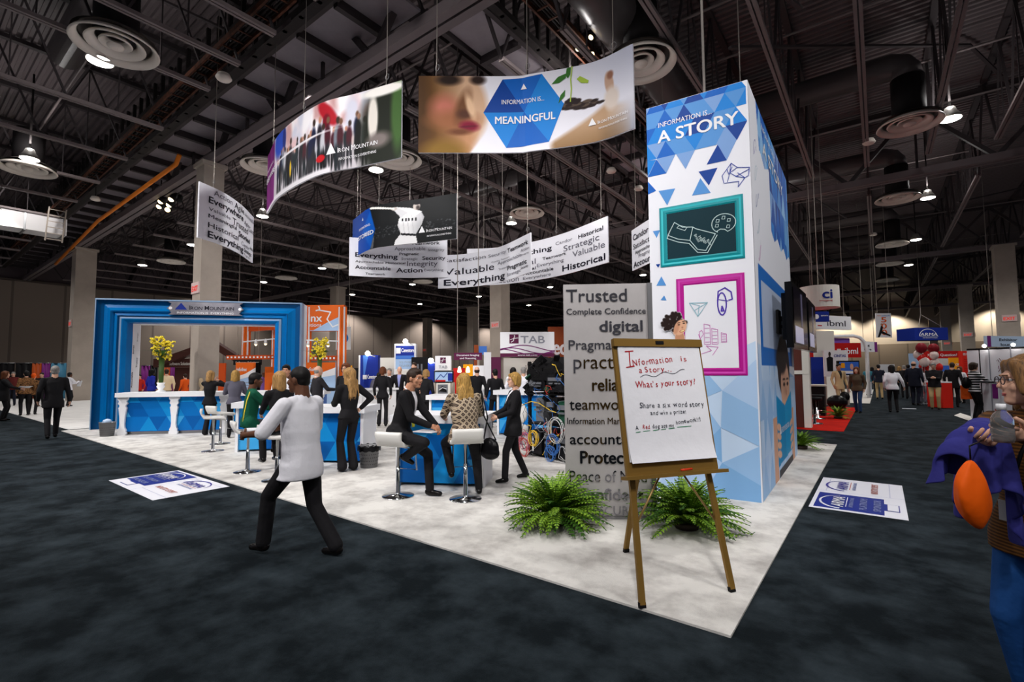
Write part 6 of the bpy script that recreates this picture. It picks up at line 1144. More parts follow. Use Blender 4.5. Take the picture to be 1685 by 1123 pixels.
t = root('backpack', 'black backpack on the woman in the striped top', 'backpack', q @ Vector((0, -.2, 1.2))); b = MB(); b.ball(q @ Vector((.02, -.21, 1.12)), (.12, .08, .18), 0, 14); b.build('bag_body', 'bag_black', t)
t = root('tote_bag', 'orange tote bag hanging beside the woman in the striped top', 'bag', q @ Vector((-.28, -.05, .8))); b = MB(); c = q @ Vector((-.27, -.06, .82)); b.prism([(-.14, -.2), (.14, -.2), (.15, .2), (-.13, .22)], c, (q.to_3x3() @ Vector((.3, 1, 0))).normalized(), (0, 0, 1), q.to_3x3() @ Vector((.05, 0, 0))); b.build('bag_body', 'cloth_orange', t); MB().tube([c+Vector((0, 0, .2)), q @ Vector((-.2, -.02, 1.42)), c+Vector((.02, .02, .2))], .01, 5).build('strap', 'cloth_orange', t)
# -- the woman at the right edge
p = D(1697, 640, 2.22); p.z = .001; DG = 146; _w = Matrix.Translation(p) @ Matrix.Rotation(facing(p, DG), 4, 'Z'); LC = lambda x, y, d: tuple(_w.inverted() @ D(x, y, d))
W_, I = person('woman with glasses in a brown striped sweater at the right edge, holding a bottle', p, DG, 1.64, 'cloth_brown_stripes', 'skirt_blue', 'skin_fair', 'bob', 'hair_sand', fem=True, vox=.008, fat=1.12, hem=.8, handL=LC(1676, 716, 1.84), handR=LC(1608, 742, 1.86), glasses=True, head=(-36, 2), curl=48, poleL=(-.9, -.3, -.6), poleR=(.8, -.6, -.3), palmL=(.6, -.2, .5), palmR=(-.6, 0, .8))
q = wm(W_); T_ = I['T']; MB().tube([T_(-.06, .05, 1.47), T_(-.05, .16, 1.3), T_(0, .18, 1.08)], .008, 6).tube([T_(.06, .05, 1.47), T_(.05, .16, 1.3), T_(0, .18, 1.08)], .008, 6).build('lanyard', 'bag_black', W_, local=True); MB().obox(T_(.0, .188, 1.02), (.034, 0, 0), (0, .003, 0), (0, 0, .045)).build('name_badge', 'badge', W_, local=True)
mat('bottle_plastic', (245, 248, 250), .05, spec=.6); bm_ = MATS['bottle_plastic'].node_tree.nodes['Principled BSDF']; bm_.inputs['Transmission Weight'].default_value = .88; bm_.inputs['IOR'].default_value = 1.2
c = D(1651, 728, 1.80); t = root('water_bottle', 'clear water bottle with white cap held by the woman at the right edge', 'bottle', c); MB().lathe([(0, 0), (.03, 0), (.033, .012), (.033, .05), (.03, .055), (.033, .06), (.033, .085), (.024, .105), (.013, .118), (.012, .124), (0, .124)], c, 24).build('bottle_body', 'bottle_plastic', t); MB().lathe([(.0, .142), (.014, .142), (.015, .12), (0, .12)], c, 18).build('cap', 'white', t)
# coat over the other forearm, bag below it
fa0, fa1 = q @ I['ER'], q @ I['WR']; t = root('coat', 'blue violet coat draped over the arm of the woman at the right edge', 'coat', (fa0+fa1)/2); b = MB(); rr = random.Random(9); v = (fa1-fa0).normalized(); o_ = v.cross(Vector((0, 0, 1))).normalized()
nu, nt_ = 46, 34; vs = []; lft = -Vector(CR)
for i in range(nu):
    u_ = -.12+1.75*i/(nu-1); m = fa0.lerp(fa1, min(u_, 1.))
    if u_ > 1: e = u_-1; m = m+lft*(.21*e)-Vector((0, 0, .30*e*e))
    for j in range(nt_):
        t_ = -1+2*j/(nt_-1); at = abs(t_); sg = math.copysign(1, t_); rip = math.sin(u_*11+sg*1.3)*.55+math.sin(u_*23+t_*2)*.3
        if at < .3: a = t_/.3*math.pi/2; p = m+o_*.062*math.sin(a)+Vector((0, 0, .062*math.cos(a)-.0))+Vector((0, 0, .006*math.sin(u_*30)))
        else:
            e = (at-.3)/.7; L = (.33 if sg*o_.dot(Vector(CO)-m) > 0 else .27)*(1.42-.6*min(1, max(0, u_)))*(1+.1*math.sin(u_*5))*(1 if u_ < .8 else max(.25, 1-.8*(u_-.8))); p = m+o_*sg*(.062+.02*e+.034*e**.7*rip)+v*(.025*e*math.sin(u_*9+sg))-Vector((0, 0, L*e))
        vs.append(p)
b.add(vs, [(i*nt_+j, (i+1)*nt_+j, (i+1)*nt_+j+1, i*nt_+j+1) for i in range(nu-1) for j in range(nt_-1)], 0, True); ob = b.build('drape', 'coat_violet', t); md = ob.modifiers.new('cloth', 'SOLIDIFY'); md.thickness = .014; ob.modifiers.new('soft', 'SUBSURF').render_levels = 1
mat('bag_orange', (250, 100, 12), .55, bump=(8, .5)); tp = D(1597, 757, 1.78); bt = D(1612, 872, 1.78); t = root('drawstring_bag', 'bright orange bag hanging below the violet coat at the right edge', 'bag', (tp+bt)/2); b = MB(); NS = 26; vs = []; ax = Vector(CR); ay = Vector((0, 0, 1)).cross(ax)
for i, w_ in enumerate((.01, .03, .045, .055, .06, .062, .06, .052, .036, .01)):
    u_ = i/9; m = tp.lerp(bt, u_)+Vector(CR)*(-.012*math.sin(u_*3.1))
    for k in range(NS): a = 2*math.pi*k/NS; f_ = 1+.12*math.sin(5*a+u_*3)*(1-u_)+.07*math.sin(3*a-u_*7); vs.append(m+ax*w_*f_*math.cos(a)+ay*w_*.6*f_*math.sin(a))
b.add(vs, [(i*NS+k, i*NS+(k+1) % NS, (i+1)*NS+(k+1) % NS, (i+1)*NS+k) for i in range(9) for k in range(NS)]+[tuple(range(NS))[::-1], tuple(9*NS+k for k in range(NS))], 0, True); ob = b.build('bag_body', 'bag_orange', t); md = ob.modifiers.new('soft', 'SUBSURF'); md.levels = md.render_levels = 1; MB().tube([tp, tp+Vector((0, 0, .05)), q @ I['WR']], .003, 6).build('cord', 'bag_black', t)
# ================================================================ STANDS AROUND
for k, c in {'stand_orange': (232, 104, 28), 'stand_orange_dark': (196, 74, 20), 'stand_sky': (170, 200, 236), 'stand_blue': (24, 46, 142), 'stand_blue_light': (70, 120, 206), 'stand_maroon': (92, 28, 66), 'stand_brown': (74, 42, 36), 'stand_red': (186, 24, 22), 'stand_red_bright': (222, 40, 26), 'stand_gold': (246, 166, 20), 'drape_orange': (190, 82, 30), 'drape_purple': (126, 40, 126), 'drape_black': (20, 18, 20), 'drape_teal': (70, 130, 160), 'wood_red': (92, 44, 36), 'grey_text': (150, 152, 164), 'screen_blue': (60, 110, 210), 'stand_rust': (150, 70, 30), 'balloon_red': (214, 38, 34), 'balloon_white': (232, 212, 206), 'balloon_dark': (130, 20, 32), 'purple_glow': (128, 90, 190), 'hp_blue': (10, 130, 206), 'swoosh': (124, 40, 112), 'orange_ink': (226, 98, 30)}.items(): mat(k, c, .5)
def quad_at(p0, p1, z0, z1, th=.06):
    """upright slab between two ground points, thickness away from the camera -> (builder, plane, width)"""
    p0, p1 = Vector((p0[0], p0[1], 0)), Vector((p1[0], p1[1], 0)); u = (p1-p0).normalized(); n = u.cross(Vector((0, 0, 1))); W = (p1-p0).length
    b = MB().obox((p0+p1)/2-n*th/2+Vector((0, 0, (z0+z1)/2)), u*W/2, n*th/2, Vector((0, 0, (z1-z0)/2))); return b, plane(p0+Vector((0, 0, z0)), u, (0, 0, 1)), W, n
def px_panel(x0, y0, x1, y1, d0, d1=None):
    """photo rectangle at a given depth -> ground points and heights"""
    d1 = d1 or d0; a, c = D(x0, y0, d0), D(x1, y0, d1); e = D(x0, y1, d0); return a, c, e.z, a.z
def sign(name, lab, cat, rect, d, m, th=.06, d1=None, hang=False, post=False, pn='panel'):
    a, c, z0, z1 = px_panel(*rect, d, d1); z0 = max(z0, .02); t = root(name, lab, cat, (a+c)/2); b, f, W, n = quad_at(a, c, z0, z1, th); b.build(pn, m, t)
    if hang:
        for k in (.12, .88): p = f(W*k, z1-z0)[0]-n*th/2; MB().tube([p, p+Vector((0, 0, 12.04-p.z))], .012, 5).build('suspension_cable', 'cable', t)
    if post or (not hang and z0 > .05):
        for k in (.03, .97): p = f(W*k, 0)[0]-n*th/2; MB().bar((p.x, p.y, .01), (p.x, p.y, z0), .08, .08).build('post', 'column', t)
    return t, f, W, z1-z0, n
def tri_tab(g, x, y, s, m1='stand_maroon'):
    g.rect(x, y, x+s, y+s, m1, 1); g.line([(x+s*.2, y+s*.15), (x+s*.45, y+s*.3), (x+s*.5, y+s*.62), (x+s*.58, y+s*.78)], s*.07, 'white', 2); g.line([(x+s*.1, y+s*.42), (x+s*.5, y+s*.55), (x+s*.95, y+s*.6)], s*.06, 'white', 2); g.disc(x+s*.55, y+s*.86, s*.05, s*.05, 'white', 2)
# --- orange stand behind the blue frame
d = 19.5; t = root('orange_stand', 'tall orange and white exhibition stand behind the blue frame', 'stand', G(480, 690))
for x in (404, 453, 504, 562):
    a = D(x, 600, d+(0 if x > 480 else 1.5)); b = MB(); top_z = D(x, 505 if x > 480 else 520, d).z; b.box((a.x-.13, a.y-.13, .01), (a.x+.13, a.y+.13, top_z)); b.box((a.x-.03, a.y-.16, .01), (a.x+.03, a.y-.13, top_z), 1); b.box((a.x+.13, a.y-.03, .01), (a.x+.16, a.y+.03, top_z), 1); b.build('post', ['stand_orange', 'white'], t)
a, c, z0, z1 = px_panel(494, 545, 565, 500, d); z0, z1 = D(500, 545, d).z, D(500, 502, d).z; b, f, W, n = quad_at(a, c, z0, z1, .3); hd = b.build('header', 'stand_orange', t); H = z1-z0
g = Gfx(); g.poly([(0, 0), (W, 0), (W, H*.62), (W*.6, H*.3), (W*.3, .02)], 'stand_sky', 1); g.text('plinx', .0, H*.36, H*.42, 'white', .03, 2, W*.5); g.text('solutions', .05, H*.16, H*.2, 'white', .01, 2, W*.46); g.line([(W*.36, H*.78), (W*.45, H*.82), (W*.42, H*.95)], .05, 'white', 2); g.line([(W*.42, H*.8), (W*.7, H*.72), (W*.62, H*.45), (W*.75, H*.15), (W*.9, H*.25)], .05, 'white', 2); g.build('header_lettering', f, hd, .006)
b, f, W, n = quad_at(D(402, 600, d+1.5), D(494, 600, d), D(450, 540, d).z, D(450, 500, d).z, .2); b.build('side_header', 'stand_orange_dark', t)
for x0, x1, y0, y1 in ((372, 453, 585, 592), (498, 556, 586, 594)):
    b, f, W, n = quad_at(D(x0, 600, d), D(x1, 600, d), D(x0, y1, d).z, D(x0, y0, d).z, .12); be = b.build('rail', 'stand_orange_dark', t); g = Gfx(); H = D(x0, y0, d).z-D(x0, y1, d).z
    for k in range(int(W/.15)): g.rect(.03+.15*k, H*.3, .1+.15*k, H*.7, 'white', 1)
    g.build('rail_pattern', f, be, .006)
b = MB(); p, q = D(500, 560, d-.3), D(556, 562, d-.3); b.tube([p, q], .03, 6); p2, q2 = D(400, 563, d+1), D(452, 558, d); b.tube([p2, q2], .03, 6); b.build('light_track', 'white', t)
for x, y in ((421, 565), (437, 564), (507, 567), (523, 566), (540, 567)): p = D(x, y, d-.35); MB().tube([p+Vector((0, 0, .15)), p+Vector((0, 0, -.05))], [.03, .07], 10).build('spot_can', 'white', t); MB().ball(p+Vector((0, 0, -.06)), .05, 0, 8).build('spot_bulb', 'warm_glow', t)
for x0, x1, lab2 in ((388, 421, 'infolinx'), (500, 552, 'infolinx')):
    b, f, W, n = quad_at(D(x0, 600, d-.5), D(x1, 600, d-.5), .3, D(x0, 597, d-.5).z, .08); o = b.build('printed_panel', 'stand_sky', t); H = D(x0, 597, d-.5).z-.3; g = Gfx(); g.poly([(0, H), (W, H), (W, H*.88), (W*.5, H*.74), (0, H*.66)], 'stand_orange', 1); g.text(lab2, W*.06, H*.8, .2, 'white', .03, 2, W*.5); g.poly([(0, H*.66), (W*.5, H*.74), (W, H*.88), (W, H*.7), (0, H*.58)], 'white', 1)
    for k in range(5): g.rect(W*.08, H*(.52-.06*k), W*.7, H*(.535-.06*k), 'grey_text', 1)
    g.build('panel_print', f, o, .006)
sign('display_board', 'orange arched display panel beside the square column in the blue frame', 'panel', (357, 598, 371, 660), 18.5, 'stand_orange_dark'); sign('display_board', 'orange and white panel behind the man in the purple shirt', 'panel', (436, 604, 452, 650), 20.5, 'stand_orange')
t, f, W, H, n = sign('stand_screen', 'dark upright screen beside the first orange printed panel', 'screen', (421, 597, 428, 650), 18.8, 'black_gloss')
# --- brown software stand
d = 27; t = root('software_stand', 'brown stand with a gabled roof and dark sign, seen through the blue frame', 'stand', G(300, 660)); b = MB(); pk = D(352, 566, d); l, r = D(262, 598, d), D(406, 600, d)
b.bar(l, pk, .5, .35); b.bar(pk, r, .5, .35); b.build('roof_beam', 'stand_brown', t)
b, f, W, n = quad_at(D(252, 600, d), D(316, 600, d), D(252, 605, d).z, D(252, 591, d).z, .2); o = b.build('sign_board', 'stand_brown', t); g = Gfx(); g.text('PaperSoft', .05, .1, .0, 'white') if 0 else None; g.text('Software Solutions', W*.42, .12, .25, 'offwhite', .02, 1, W*.56); g.build('sign_lettering', f, o, .006)
b, f, W, n = quad_at(D(288, 600, d+.3), D(318, 600, d+.3), .02, D(288, 605, d).z, .15); b.build('back_panel', 'stand_brown', t)
t, f, W, H, n = sign('stand_sign', 'small black hanging sign reading Software Solutions beside the first orange panel', 'sign', (384, 591, 430, 601), 20.6, 'black', hang=True); g = Gfx(); g.text('Software Solutions', .1, H*.25, H*.45, 'offwhite', .02, 1, W-.2); g.build('lettering', f, t, .005)
# --- drapes along the left wall
def drape(lab, x0, x1, y0, m, d, d1=None):
    a, c = D(x0, 620, d), D(x1, 620, d1 or d); zt = D(x0, y0, d).z; u = Vector((c.x-a.x, c.y-a.y, 0)); W = u.length; u.normalize(); n = u.cross(Vector((0, 0, 1))); t = root('pipe_drape', lab, 'curtain', ((a.x+c.x)/2, (a.y+c.y)/2, 0), 'pipe and drape curtains'); N = max(8, int(W/.12)); vs = []
    for k in range(N+1):
        q = Vector((a.x, a.y, 0))+u*W*k/N+n*.06*math.sin(k*1.9)
        for z, o in ((.02, 0), (zt, 0)): vs.append(q+Vector((0, 0, z)))
        for z in (zt, .02): vs.append(q-n*.03+Vector((0, 0, z)))
    MB().add(vs, [(4*k+e, 4*k+4+e, 4*k+4+(e+1) % 4, 4*k+(e+1) % 4)[::-1] for k in range(N) for e in range(4)], 0, True).build('curtain', m, t); MB().tube([(a.x, a.y, zt), (c.x, c.y, zt)], .03, 6).build('pipe', 'steel', t)
for lab, x0, x1, y0, m, d in (('black drape at the far left edge', -20, 24, 598, 'drape_black', 30.5), ('second black drape from the far left', 25, 52, 598, 'drape_black', 30.5), ('orange drape behind the grey haired man', 52, 68, 598, 'drape_orange', 30.5), ('purple drape between orange and teal ones at the far left', 68, 82, 598, 'drape_purple', 30.5), ('teal drape left of the far left column', 83, 109, 598, 'drape_teal', 30.5),
                             ('orange drape behind the yellow flowers', 211, 222, 602, 'drape_orange', 34), ('purple drape right of the yellow flowers', 232, 247, 602, 'drape_purple', 34), ('black drape next to the brown stand', 247, 259, 602, 'drape_black', 34), ('orange drape below the brown sign', 268, 280, 602, 'drape_orange', 33), ('purple drape below the brown sign', 280, 288, 602, 'drape_purple', 33), ('black drape right of the far left column', 150, 160, 598, 'drape_black', 40)): drape(lab, x0, x1, y0, m, d)
# --- hanging blue round logo
t, f, W, H, n = sign('hanging_sign', 'white hanging sign with a blue disc logo behind the orange stand', 'sign', (553, 538, 577, 576), 33, 'white', hang=True); g = Gfx(); g.disc(W*.5, H*.5, W*.36, W*.36, 'hp_blue', 1, 32); g.text('hp', W*.5, H*.42, W*.42, 'white', .01, 2, W*.42, 'c', shear=.25); g.build('print', f, t, .006)
# --- blue light panels, server cabinet
t, f, W, H, n = sign('banner_stand', 'tall blue graphic panel with a white cube logo behind the white cabinets', 'panel', (593, 585, 622, 690), 17.5, 'stand_blue', .3); g = Gfx(); g.rect(-.06, 0, 0, H, 'white', 0); g.poly([(W*.15, H), (W*.45, H), (W*.2, H*.55)], 'stand_blue_light', 1); g.rect(W*.16, H*.6, W*.38, H*.67, 'white', 2); g.text('Canestore', W*.42, H*.61, .2, 'white', .02, 2, W*.54); g.build('print', f, t, .006)
t, f, W, H, n = sign('banner_stand', 'tall white and blue light panel with a bright lamp on top, middle of the hall', 'panel', (649, 566, 684, 690), 17.8, 'white', .3); g = Gfx(); g.rect(.05, H*.82, W-.05, H*.97, 'stand_blue', 1); g.rect(.05, H*.78, W-.05, H*.83, 'stand_blue_light', 2); g.rect(.05, H*.64, W-.05, H*.78, 'stand_sky', 1); g.rect(W*.08, H*.86, W*.3, H*.94, 'white', 2); g.text('Canestore', W*.34, H*.88, .2, 'white', .02, 2, W*.58); g.text('SOLUTIONS', W*.25, H*.72, .12, 'grey_text', 0, 2, W*.55); g.text('DELIVERY', W*.25, H*.67, .12, 'grey_text', 0, 2, W*.55); g.rect(.05, .1, W-.05, H*.62, 'offwhite', 1); g.build('print', f, t, .006)
for x, y, dd, lab in ((605, 582, 17.3, 'bright clamp lamp on the blue graphic panel'), (667, 562, 17.6, 'bright clamp lamp on the white and blue light panel'), (709, 594, 15.15, 'bright clamp lamp above the dark blue counter panel')):
    p = D(x, y, dd); t = root('clamp_lamp', lab, 'lamp', p); MB().ball(p, .09, 0, 10).build('bulb', 'lamp_glow', t); MB().tube([p+Vector((0, 0, -.03)), p+Vector((.1, .25, -.12))], .02, 5).build('arm', 'white', t)
sign('white_partition', 'low white partition behind the red haired woman', 'partition', (623, 589, 649, 690), 19, 'offwhite'); sign('display_board', 'red panel behind the white cabinets', 'panel', (624, 606, 631, 640), 18.6, 'stand_red'); sign('framed_notice', 'white framed notice right of the woman with auburn hair', 'notice', (579, 606, 589, 640), 16, 'black'); sign('display_board', 'small gold panel behind the woman with auburn hair', 'panel', (572, 602, 579, 640), 16.5, 'stand_gold')
t = root('server_cabinet', 'tall black server cabinet behind the seated man in the suit', 'cabinet', D(691, 620, 17.6)); a, c = D(677, 600, 17.6), D(705, 600, 17.6); zt = D(690, 588, 17.6).z; b, f, W, n = quad_at(a, c, .02, zt, .8); b.build('body', 'black', t); g = Gfx(); H = zt-.02
for k in (.33, .55): g.rect(W*k, H*.55, W*(k+.1), H*.88, 'case_grey', 1)
for k in range(14): g.rect(W*.12, H*(.1+.03*k), W*.88, H*(.112+.03*k), 'case_black', 1)
g.rect(W*.42, H*.48, W*.58, H*.52, 'white', 1); g.build('front', f, t, .008)
# --- maroon stand
t, f, W, H, n = sign('kiosk_sign', 'small white sign with a maroon square logo, middle of the hall', 'sign', (716, 586, 742, 610), 14.5, 'white', .2, post=True); g = Gfx(); tri_tab(g, W*.32, H*.5, W*.36); g.text('TAB', W*.5, H*.14, H*.28, 'grey_text', .02, 1, W*.55, 'c'); g.build('lettering', f, t, .006)
t, f, W, H, n = sign('picture_screen', 'screen with a blue sketch below the small maroon logo sign', 'screen', (714, 611, 746, 630), 14.3, 'black', .1, post=True); g = Gfx(); g.rect(.03, .03, W-.03, H-.03, 'stand_sky', 1); g.line([(W*.1, H*.2), (W*.35, H*.7), (W*.5, H*.45), (W*.7, H*.85)], .02, 'stand_blue', 2); g.rect(W*.72, .05, W*.95, H*.8, 'stand_blue', 2); g.rect(.04, .03, W*.6, .08, 'stand_red', 2); g.build('picture', f, t, .006)
t, f, W, H, n = sign('picture_screen', 'white framed monitor on the white topped counter', 'screen', (718, 631, 741, 650), 14.0, 'offwhite', .1, post=True); g = Gfx(); g.rect(W*.1, H*.1, W*.82, H*.88, 'case_grey', 1); g.poly([(W*.15, H*.3), (W*.4, H*.75), (W*.7, H*.6), (W*.75, H*.2)], 'black', 2); g.line([(W*.2, H*.4), (W*.45, H*.62), (W*.72, H*.5)], .02, 'white', 3); g.build('picture', f, t, .006)
sign('display_board', 'dark blue panel between the server cabinet and the small logo sign', 'panel', (704, 596, 716, 655), 15.2, 'stand_blue'); sign('display_board', 'red panel behind the blond woman in the patterned jacket', 'panel', (746, 606, 765, 655), 16, 'stand_red'); sign('display_board', 'gold panel behind the pendant lamps', 'panel', (762, 600, 778, 625), 17, 'stand_gold', post=True)
t, f, W, H, n = sign('hanging_sign', 'maroon hanging sign about document imaging and scanning', 'sign', (747, 581, 793, 593), 14.2, 'stand_maroon', .08, hang=True); g = Gfx(); g.text('Document Imaging', W*.5, H*.56, H*.34, 'white', .03, 1, W*.8, 'c'); g.text('and Scanning', W*.5, H*.14, H*.34, 'white', .03, 1, W*.58, 'c'); g.build('lettering', f, t, .005)
for x, lab in ((756, 'left one of two glowing pendant lamps under the maroon sign'), (770, 'right one of two glowing pendant lamps under the maroon sign')):
    p = D(x, 609, 14.14); t = root('pendant_lamp', lab, 'lamp', p, 'pendant lamps of the maroon stand'); MB().lathe([(.015, .1), (.04, .06), (.06, -.05), (.045, -.08), (0, -.08)], p, 14).build('shade', 'warm_glow', t); MB().tube([p+Vector((0, 0, .15)), (p.x, p.y, D(x, 592.6, 14.14).z)], .008, 5).build('cord', 'black', t)
t, f, W, H, n = sign('hanging_sign', 'big white sign with a maroon square logo and swoosh above the white shirts', 'sign', (823, 547, 912, 588), 17.5, 'white', .25, post=True); g = Gfx(); g.rect(0, 0, W, H*.15, 'stand_maroon', 1); g.text('www.tab.com', W*.5, H*.045, H*.085, 'white', .03, 2, W*.36, 'c'); tri_tab(g, W*.17, H*.54, H*.37); g.text('TAB', W*.38, H*.55, H*.42, 'grey_text', .03, 1, W*.44)
for a0, a1 in ((.35, -.1), (.25, .1), (.2, .25)): g.line([(W*k/24, H*(a0+(a1-a0)*k/24*0+.12*math.sin(k/24*5.2+a1*6))) for k in range(25)], .03, 'swoosh', 2)
g.build('lettering', f, t, .006)
sign('display_board', 'maroon upright panel left of the white shirts', 'panel', (808, 588, 824, 690), 17.4, 'stand_maroon', .2); sign('stand_wall', 'cream back wall of the maroon stand', 'partition', (824, 590, 915, 690), 22, 'offwhite'); sign('display_board', 'tall white panel right of the bald man in the black jacket', 'panel', (796, 580, 808, 690), 18.5, 'white', .2)
t, f, W, H, n = sign('display_board', 'rust coloured upper stand wall with white letters beside the metal word panel', 'panel', (902, 538, 950, 690), 20, 'stand_rust', .3); g = Gfx(); g.text('ec', W*.18, H*.66, H*.26, 'white', .04, 1, W*.4); g.build('lettering', f, t, .006)
sign('yellow_display', 'blue and yellow display above the maroon hanging sign', 'panel', (787, 570, 801, 584), 19, 'stand_blue_light', post=True); sign('display_board', 'brown post left of the blue and yellow display', 'panel', (780, 568, 787, 690), 19.2, 'stand_rust'); sign('display_board', 'white panel with a violet picture behind the bald man in black', 'panel', (774, 602, 796, 690), 17, 'white')
# --- right: drums, signs, arch
p = D(1347, 490, 17); t = root('hanging_drum_sign', 'white round drum sign hanging behind the screens', 'sign', p); r_ = .62; z0, z1 = D(1347, 508, 17).z, D(1347, 473, 17).z; vs = []; b = MB(); b.lathe([(0, z0), (r_, z0), (r_, z1), (0, z1)], (p.x, p.y, 0), 40, 0, False); b.build('drum', 'offwhite', t); MB().tube([(p.x, p.y, z1), (p.x, p.y, 12.04)], .015, 5).build('suspension_cable', 'cable', t)
dv = Vector((-p.x, -p.y, 0)).normalized(); a0 = math.atan2(dv.y, dv.x); fd = lambda u, v: (Vector((p.x+r_*math.cos(a0+u/r_), p.y+r_*math.sin(a0+u/r_), z0+v)), Vector((math.cos(a0+u/r_), math.sin(a0+u/r_), 0))); g = Gfx(); g.text('ci', .12, .28, .45, 'stand_blue', .04, 1, .3); g.text('imaging', .02, .18, .07, 'stand_red', .02, 1, .4); g.build('lettering', fd, t, .008)
t, f, W, H, n = sign('hanging_sign', 'blue hanging sign below the white drum sign', 'sign', (1336, 513, 1364, 530), 18, 'stand_blue', hang=True); g = Gfx(); g.disc(W*.25, H*.5, H*.24, H*.24, 'white', 1); g.text('systems', W*.52, H*.55, H*.2, 'white', .02, 1, W*.42); g.build('lettering', f, t, .006)
t, f, W, H, n = sign('hanging_sign', 'long white hanging sign with thin black letters behind the tower', 'sign', (1330, 518, 1400, 541), 22, 'white', .2, d1=23, hang=True); g = Gfx(); g.text('ibml', W*.42, H*.24, H*.62, 'ink', 0, 1, W*.44); g.rect(W*.2, H*.2, W*.3, H*.28, 'stand_red', 1); g.build('lettering', f, t, .006)
t = root('arch_stand', 'white stand arch with a red fascia and rounded corner at the aisle', 'stand', G(1426, 652)); b = MB(); P = [D(1330, 556, 26), D(1404, 553, 26), D(1415, 556, 26), D(1422, 563, 26), D(1426, 575, 26)]; q = D(1428, 640, 26); P = P+[Vector((P[-1].x, P[-1].y, .02))]
b.tube(P, .09, 8); b.build('arch_tube', 'white', t); b, f, W, n = quad_at(D(1330, 600, 25.8), D(1418, 600, 25.8), D(1340, 589, 25.8).z, D(1340, 565, 25.8).z, .25); o = b.build('fascia', 'stand_red', t); H = D(1340, 565, 25.8).z-D(1340, 589, 25.8).z; g = Gfx(); g.text('ibml', W*.7, H*.25, H*.6, 'white', .02, 1, W*.24); g.rect(W*.55, H*.25, W*.62, H*.6, 'offwhite', 1); g.build('lettering', f, o, .006)
b, f, W, n = quad_at(D(1330, 600, 26), D(1400, 600, 26), D(1340, 565, 26).z, D(1340, 557, 26).z, .1); b.build('purple_panel', 'purple_glow', t)
t, f, W, H, n = sign('poster_board', 'white poster with a woman in black and a car above the tan suit', 'poster', (1356, 577, 1395, 620), 21, 'white', .1); g = Gfx(); g.text('CINTAS', W*.4, H*.74, H*.14, 'stand_blue', .04, 1, W*.5); g.disc(W*.22, H*.86, W*.05, H*.09, 'hair_brown', 2); g.poly([(W*.1, H*.2), (W*.34, H*.2), (W*.36, H*.72), (W*.22, H*.78), (W*.08, H*.7)], 'suit_black', 1); g.disc(W*.68, H*.52, W*.15, H*.06, 'case_grey', 1); g.build('print', f, t, .006)
t, f, W, H, n = sign('stand_screen', 'flat screen on a stand showing a bright blue picture at the red carpet', 'screen', (1379, 594, 1414, 618), 20, 'black_gloss', .12, post=True); g = Gfx(); g.rect(W*.05, H*.08, W*.95, H*.92, 'screen_blue', 1); g.rect(W*.1, H*.12, W*.7, H*.3, 'white', 2); g.rect(W*.12, H*.5, W*.3, H*.85, 'stand_gold', 2); g.disc(W*.62, H*.58, W*.08, H*.22, 'skin_fair', 2); g.build('picture', f, t, .006)
sign('display_board', 'blue panel behind the poster with the woman in black', 'panel', (1335, 588, 1358, 640), 22, 'stand_blue'); sign('stand_wall', 'white back wall of the red carpet stand', 'partition', (1338, 545, 1372, 690), 23.9, 'lilac_wall'if 0 else 'offwhite')
t = root('dark_stand_wall', 'dark red wooden wall with white frame beside the far corner of the tower', 'stand', (-1.9, 15.4, 0)); b = MB(); b.box((-3.6, 15.2, .02), (-1.62, 15.4, 3.0)); b.build('panel', 'wood_red', t); b = MB(); b.box((-1.66, 15.15, .02), (-1.5, 15.45, 3.1)); b.box((-3.6, 15.13, 1.45), (-1.5, 15.2, 1.55)); b.build('frame', 'offwhite', t); b = MB(); b.box((-2.45, 19.2, .02), (-1.5, 19.8, 1.0)); b.build('counter', 'black', t); MB().box((-2.5, 19.15, 1.0), (-1.45, 19.85, 1.05)).build('counter_top', 'offwhite', t)
def rstool(px, py, lab):
    p = G(px, py, .015); t = root('bar_stool', lab, 'stool', p, 'black round bar stools'); MB().lathe([(0, 0), (.21, 0), (.2, .03), (.04, .05), (.035, .68), (0, .68)], p, 20).lathe([(.14, .26), (.155, .27), (.14, .28)], p, 20).build('pedestal', 'chrome', t); MB().lathe([(0, .68), (.19, .68), (.21, .71), (.2, .76), (0, .77)], p, 22).build('seat', 'black', t)
rstool(1341, 698, 'black round bar stool nearest the tower on the red carpet'); rstool(1346, 690, 'second black round bar stool on the red carpet')
t = root('rolling_bag', 'dark heap of bags beside the man in the tan suit', 'bag', G(1378, 674)); fuse(MB().ball((0, 0, .28), (.36, .25, .28), 0, 14).ball((.25, .1, .5), (.18, .15, .2), 0, 12), .02, 'bag_body', 'bag_black', t)
t, f, W, H, n = sign('hanging_sign', 'white hanging sign with purple end above the aisle', 'sign', (1420, 562, 1443, 579), 30, 'white', .15, d1=31, hang=True); g = Gfx(); g.rect(W*.8, 0, W*1.0, H, 'drape_purple', 1); g.text('ing', W*.05, H*.55, H*.3, 'ink', .02, 1, W*.4); g.text('here', W*.05, H*.15, H*.3, 'ink', .02, 1, W*.5); g.build('lettering', f, t, .006)
t, f, W, H, n = sign('hanging_banner', 'white hanging banner with stacked orange numerals and a leaping figure', 'banner', (1441, 516, 1466, 556), 27, 'white', .06, hang=True); g = Gfx(); g.text('vv', W*.08, H*.88, H*.08, 'orange_ink', .02, 1, W*.25); g.text('qualitysoft', W*.36, H*.88, H*.07, 'hp_blue', .02, 1, W*.55)
for k, c_ in enumerate('500'): g.text(c_, W*.5, H*(.63-.26*k), H*.3, 'orange_ink', .04, 1, W*.34, 'c')
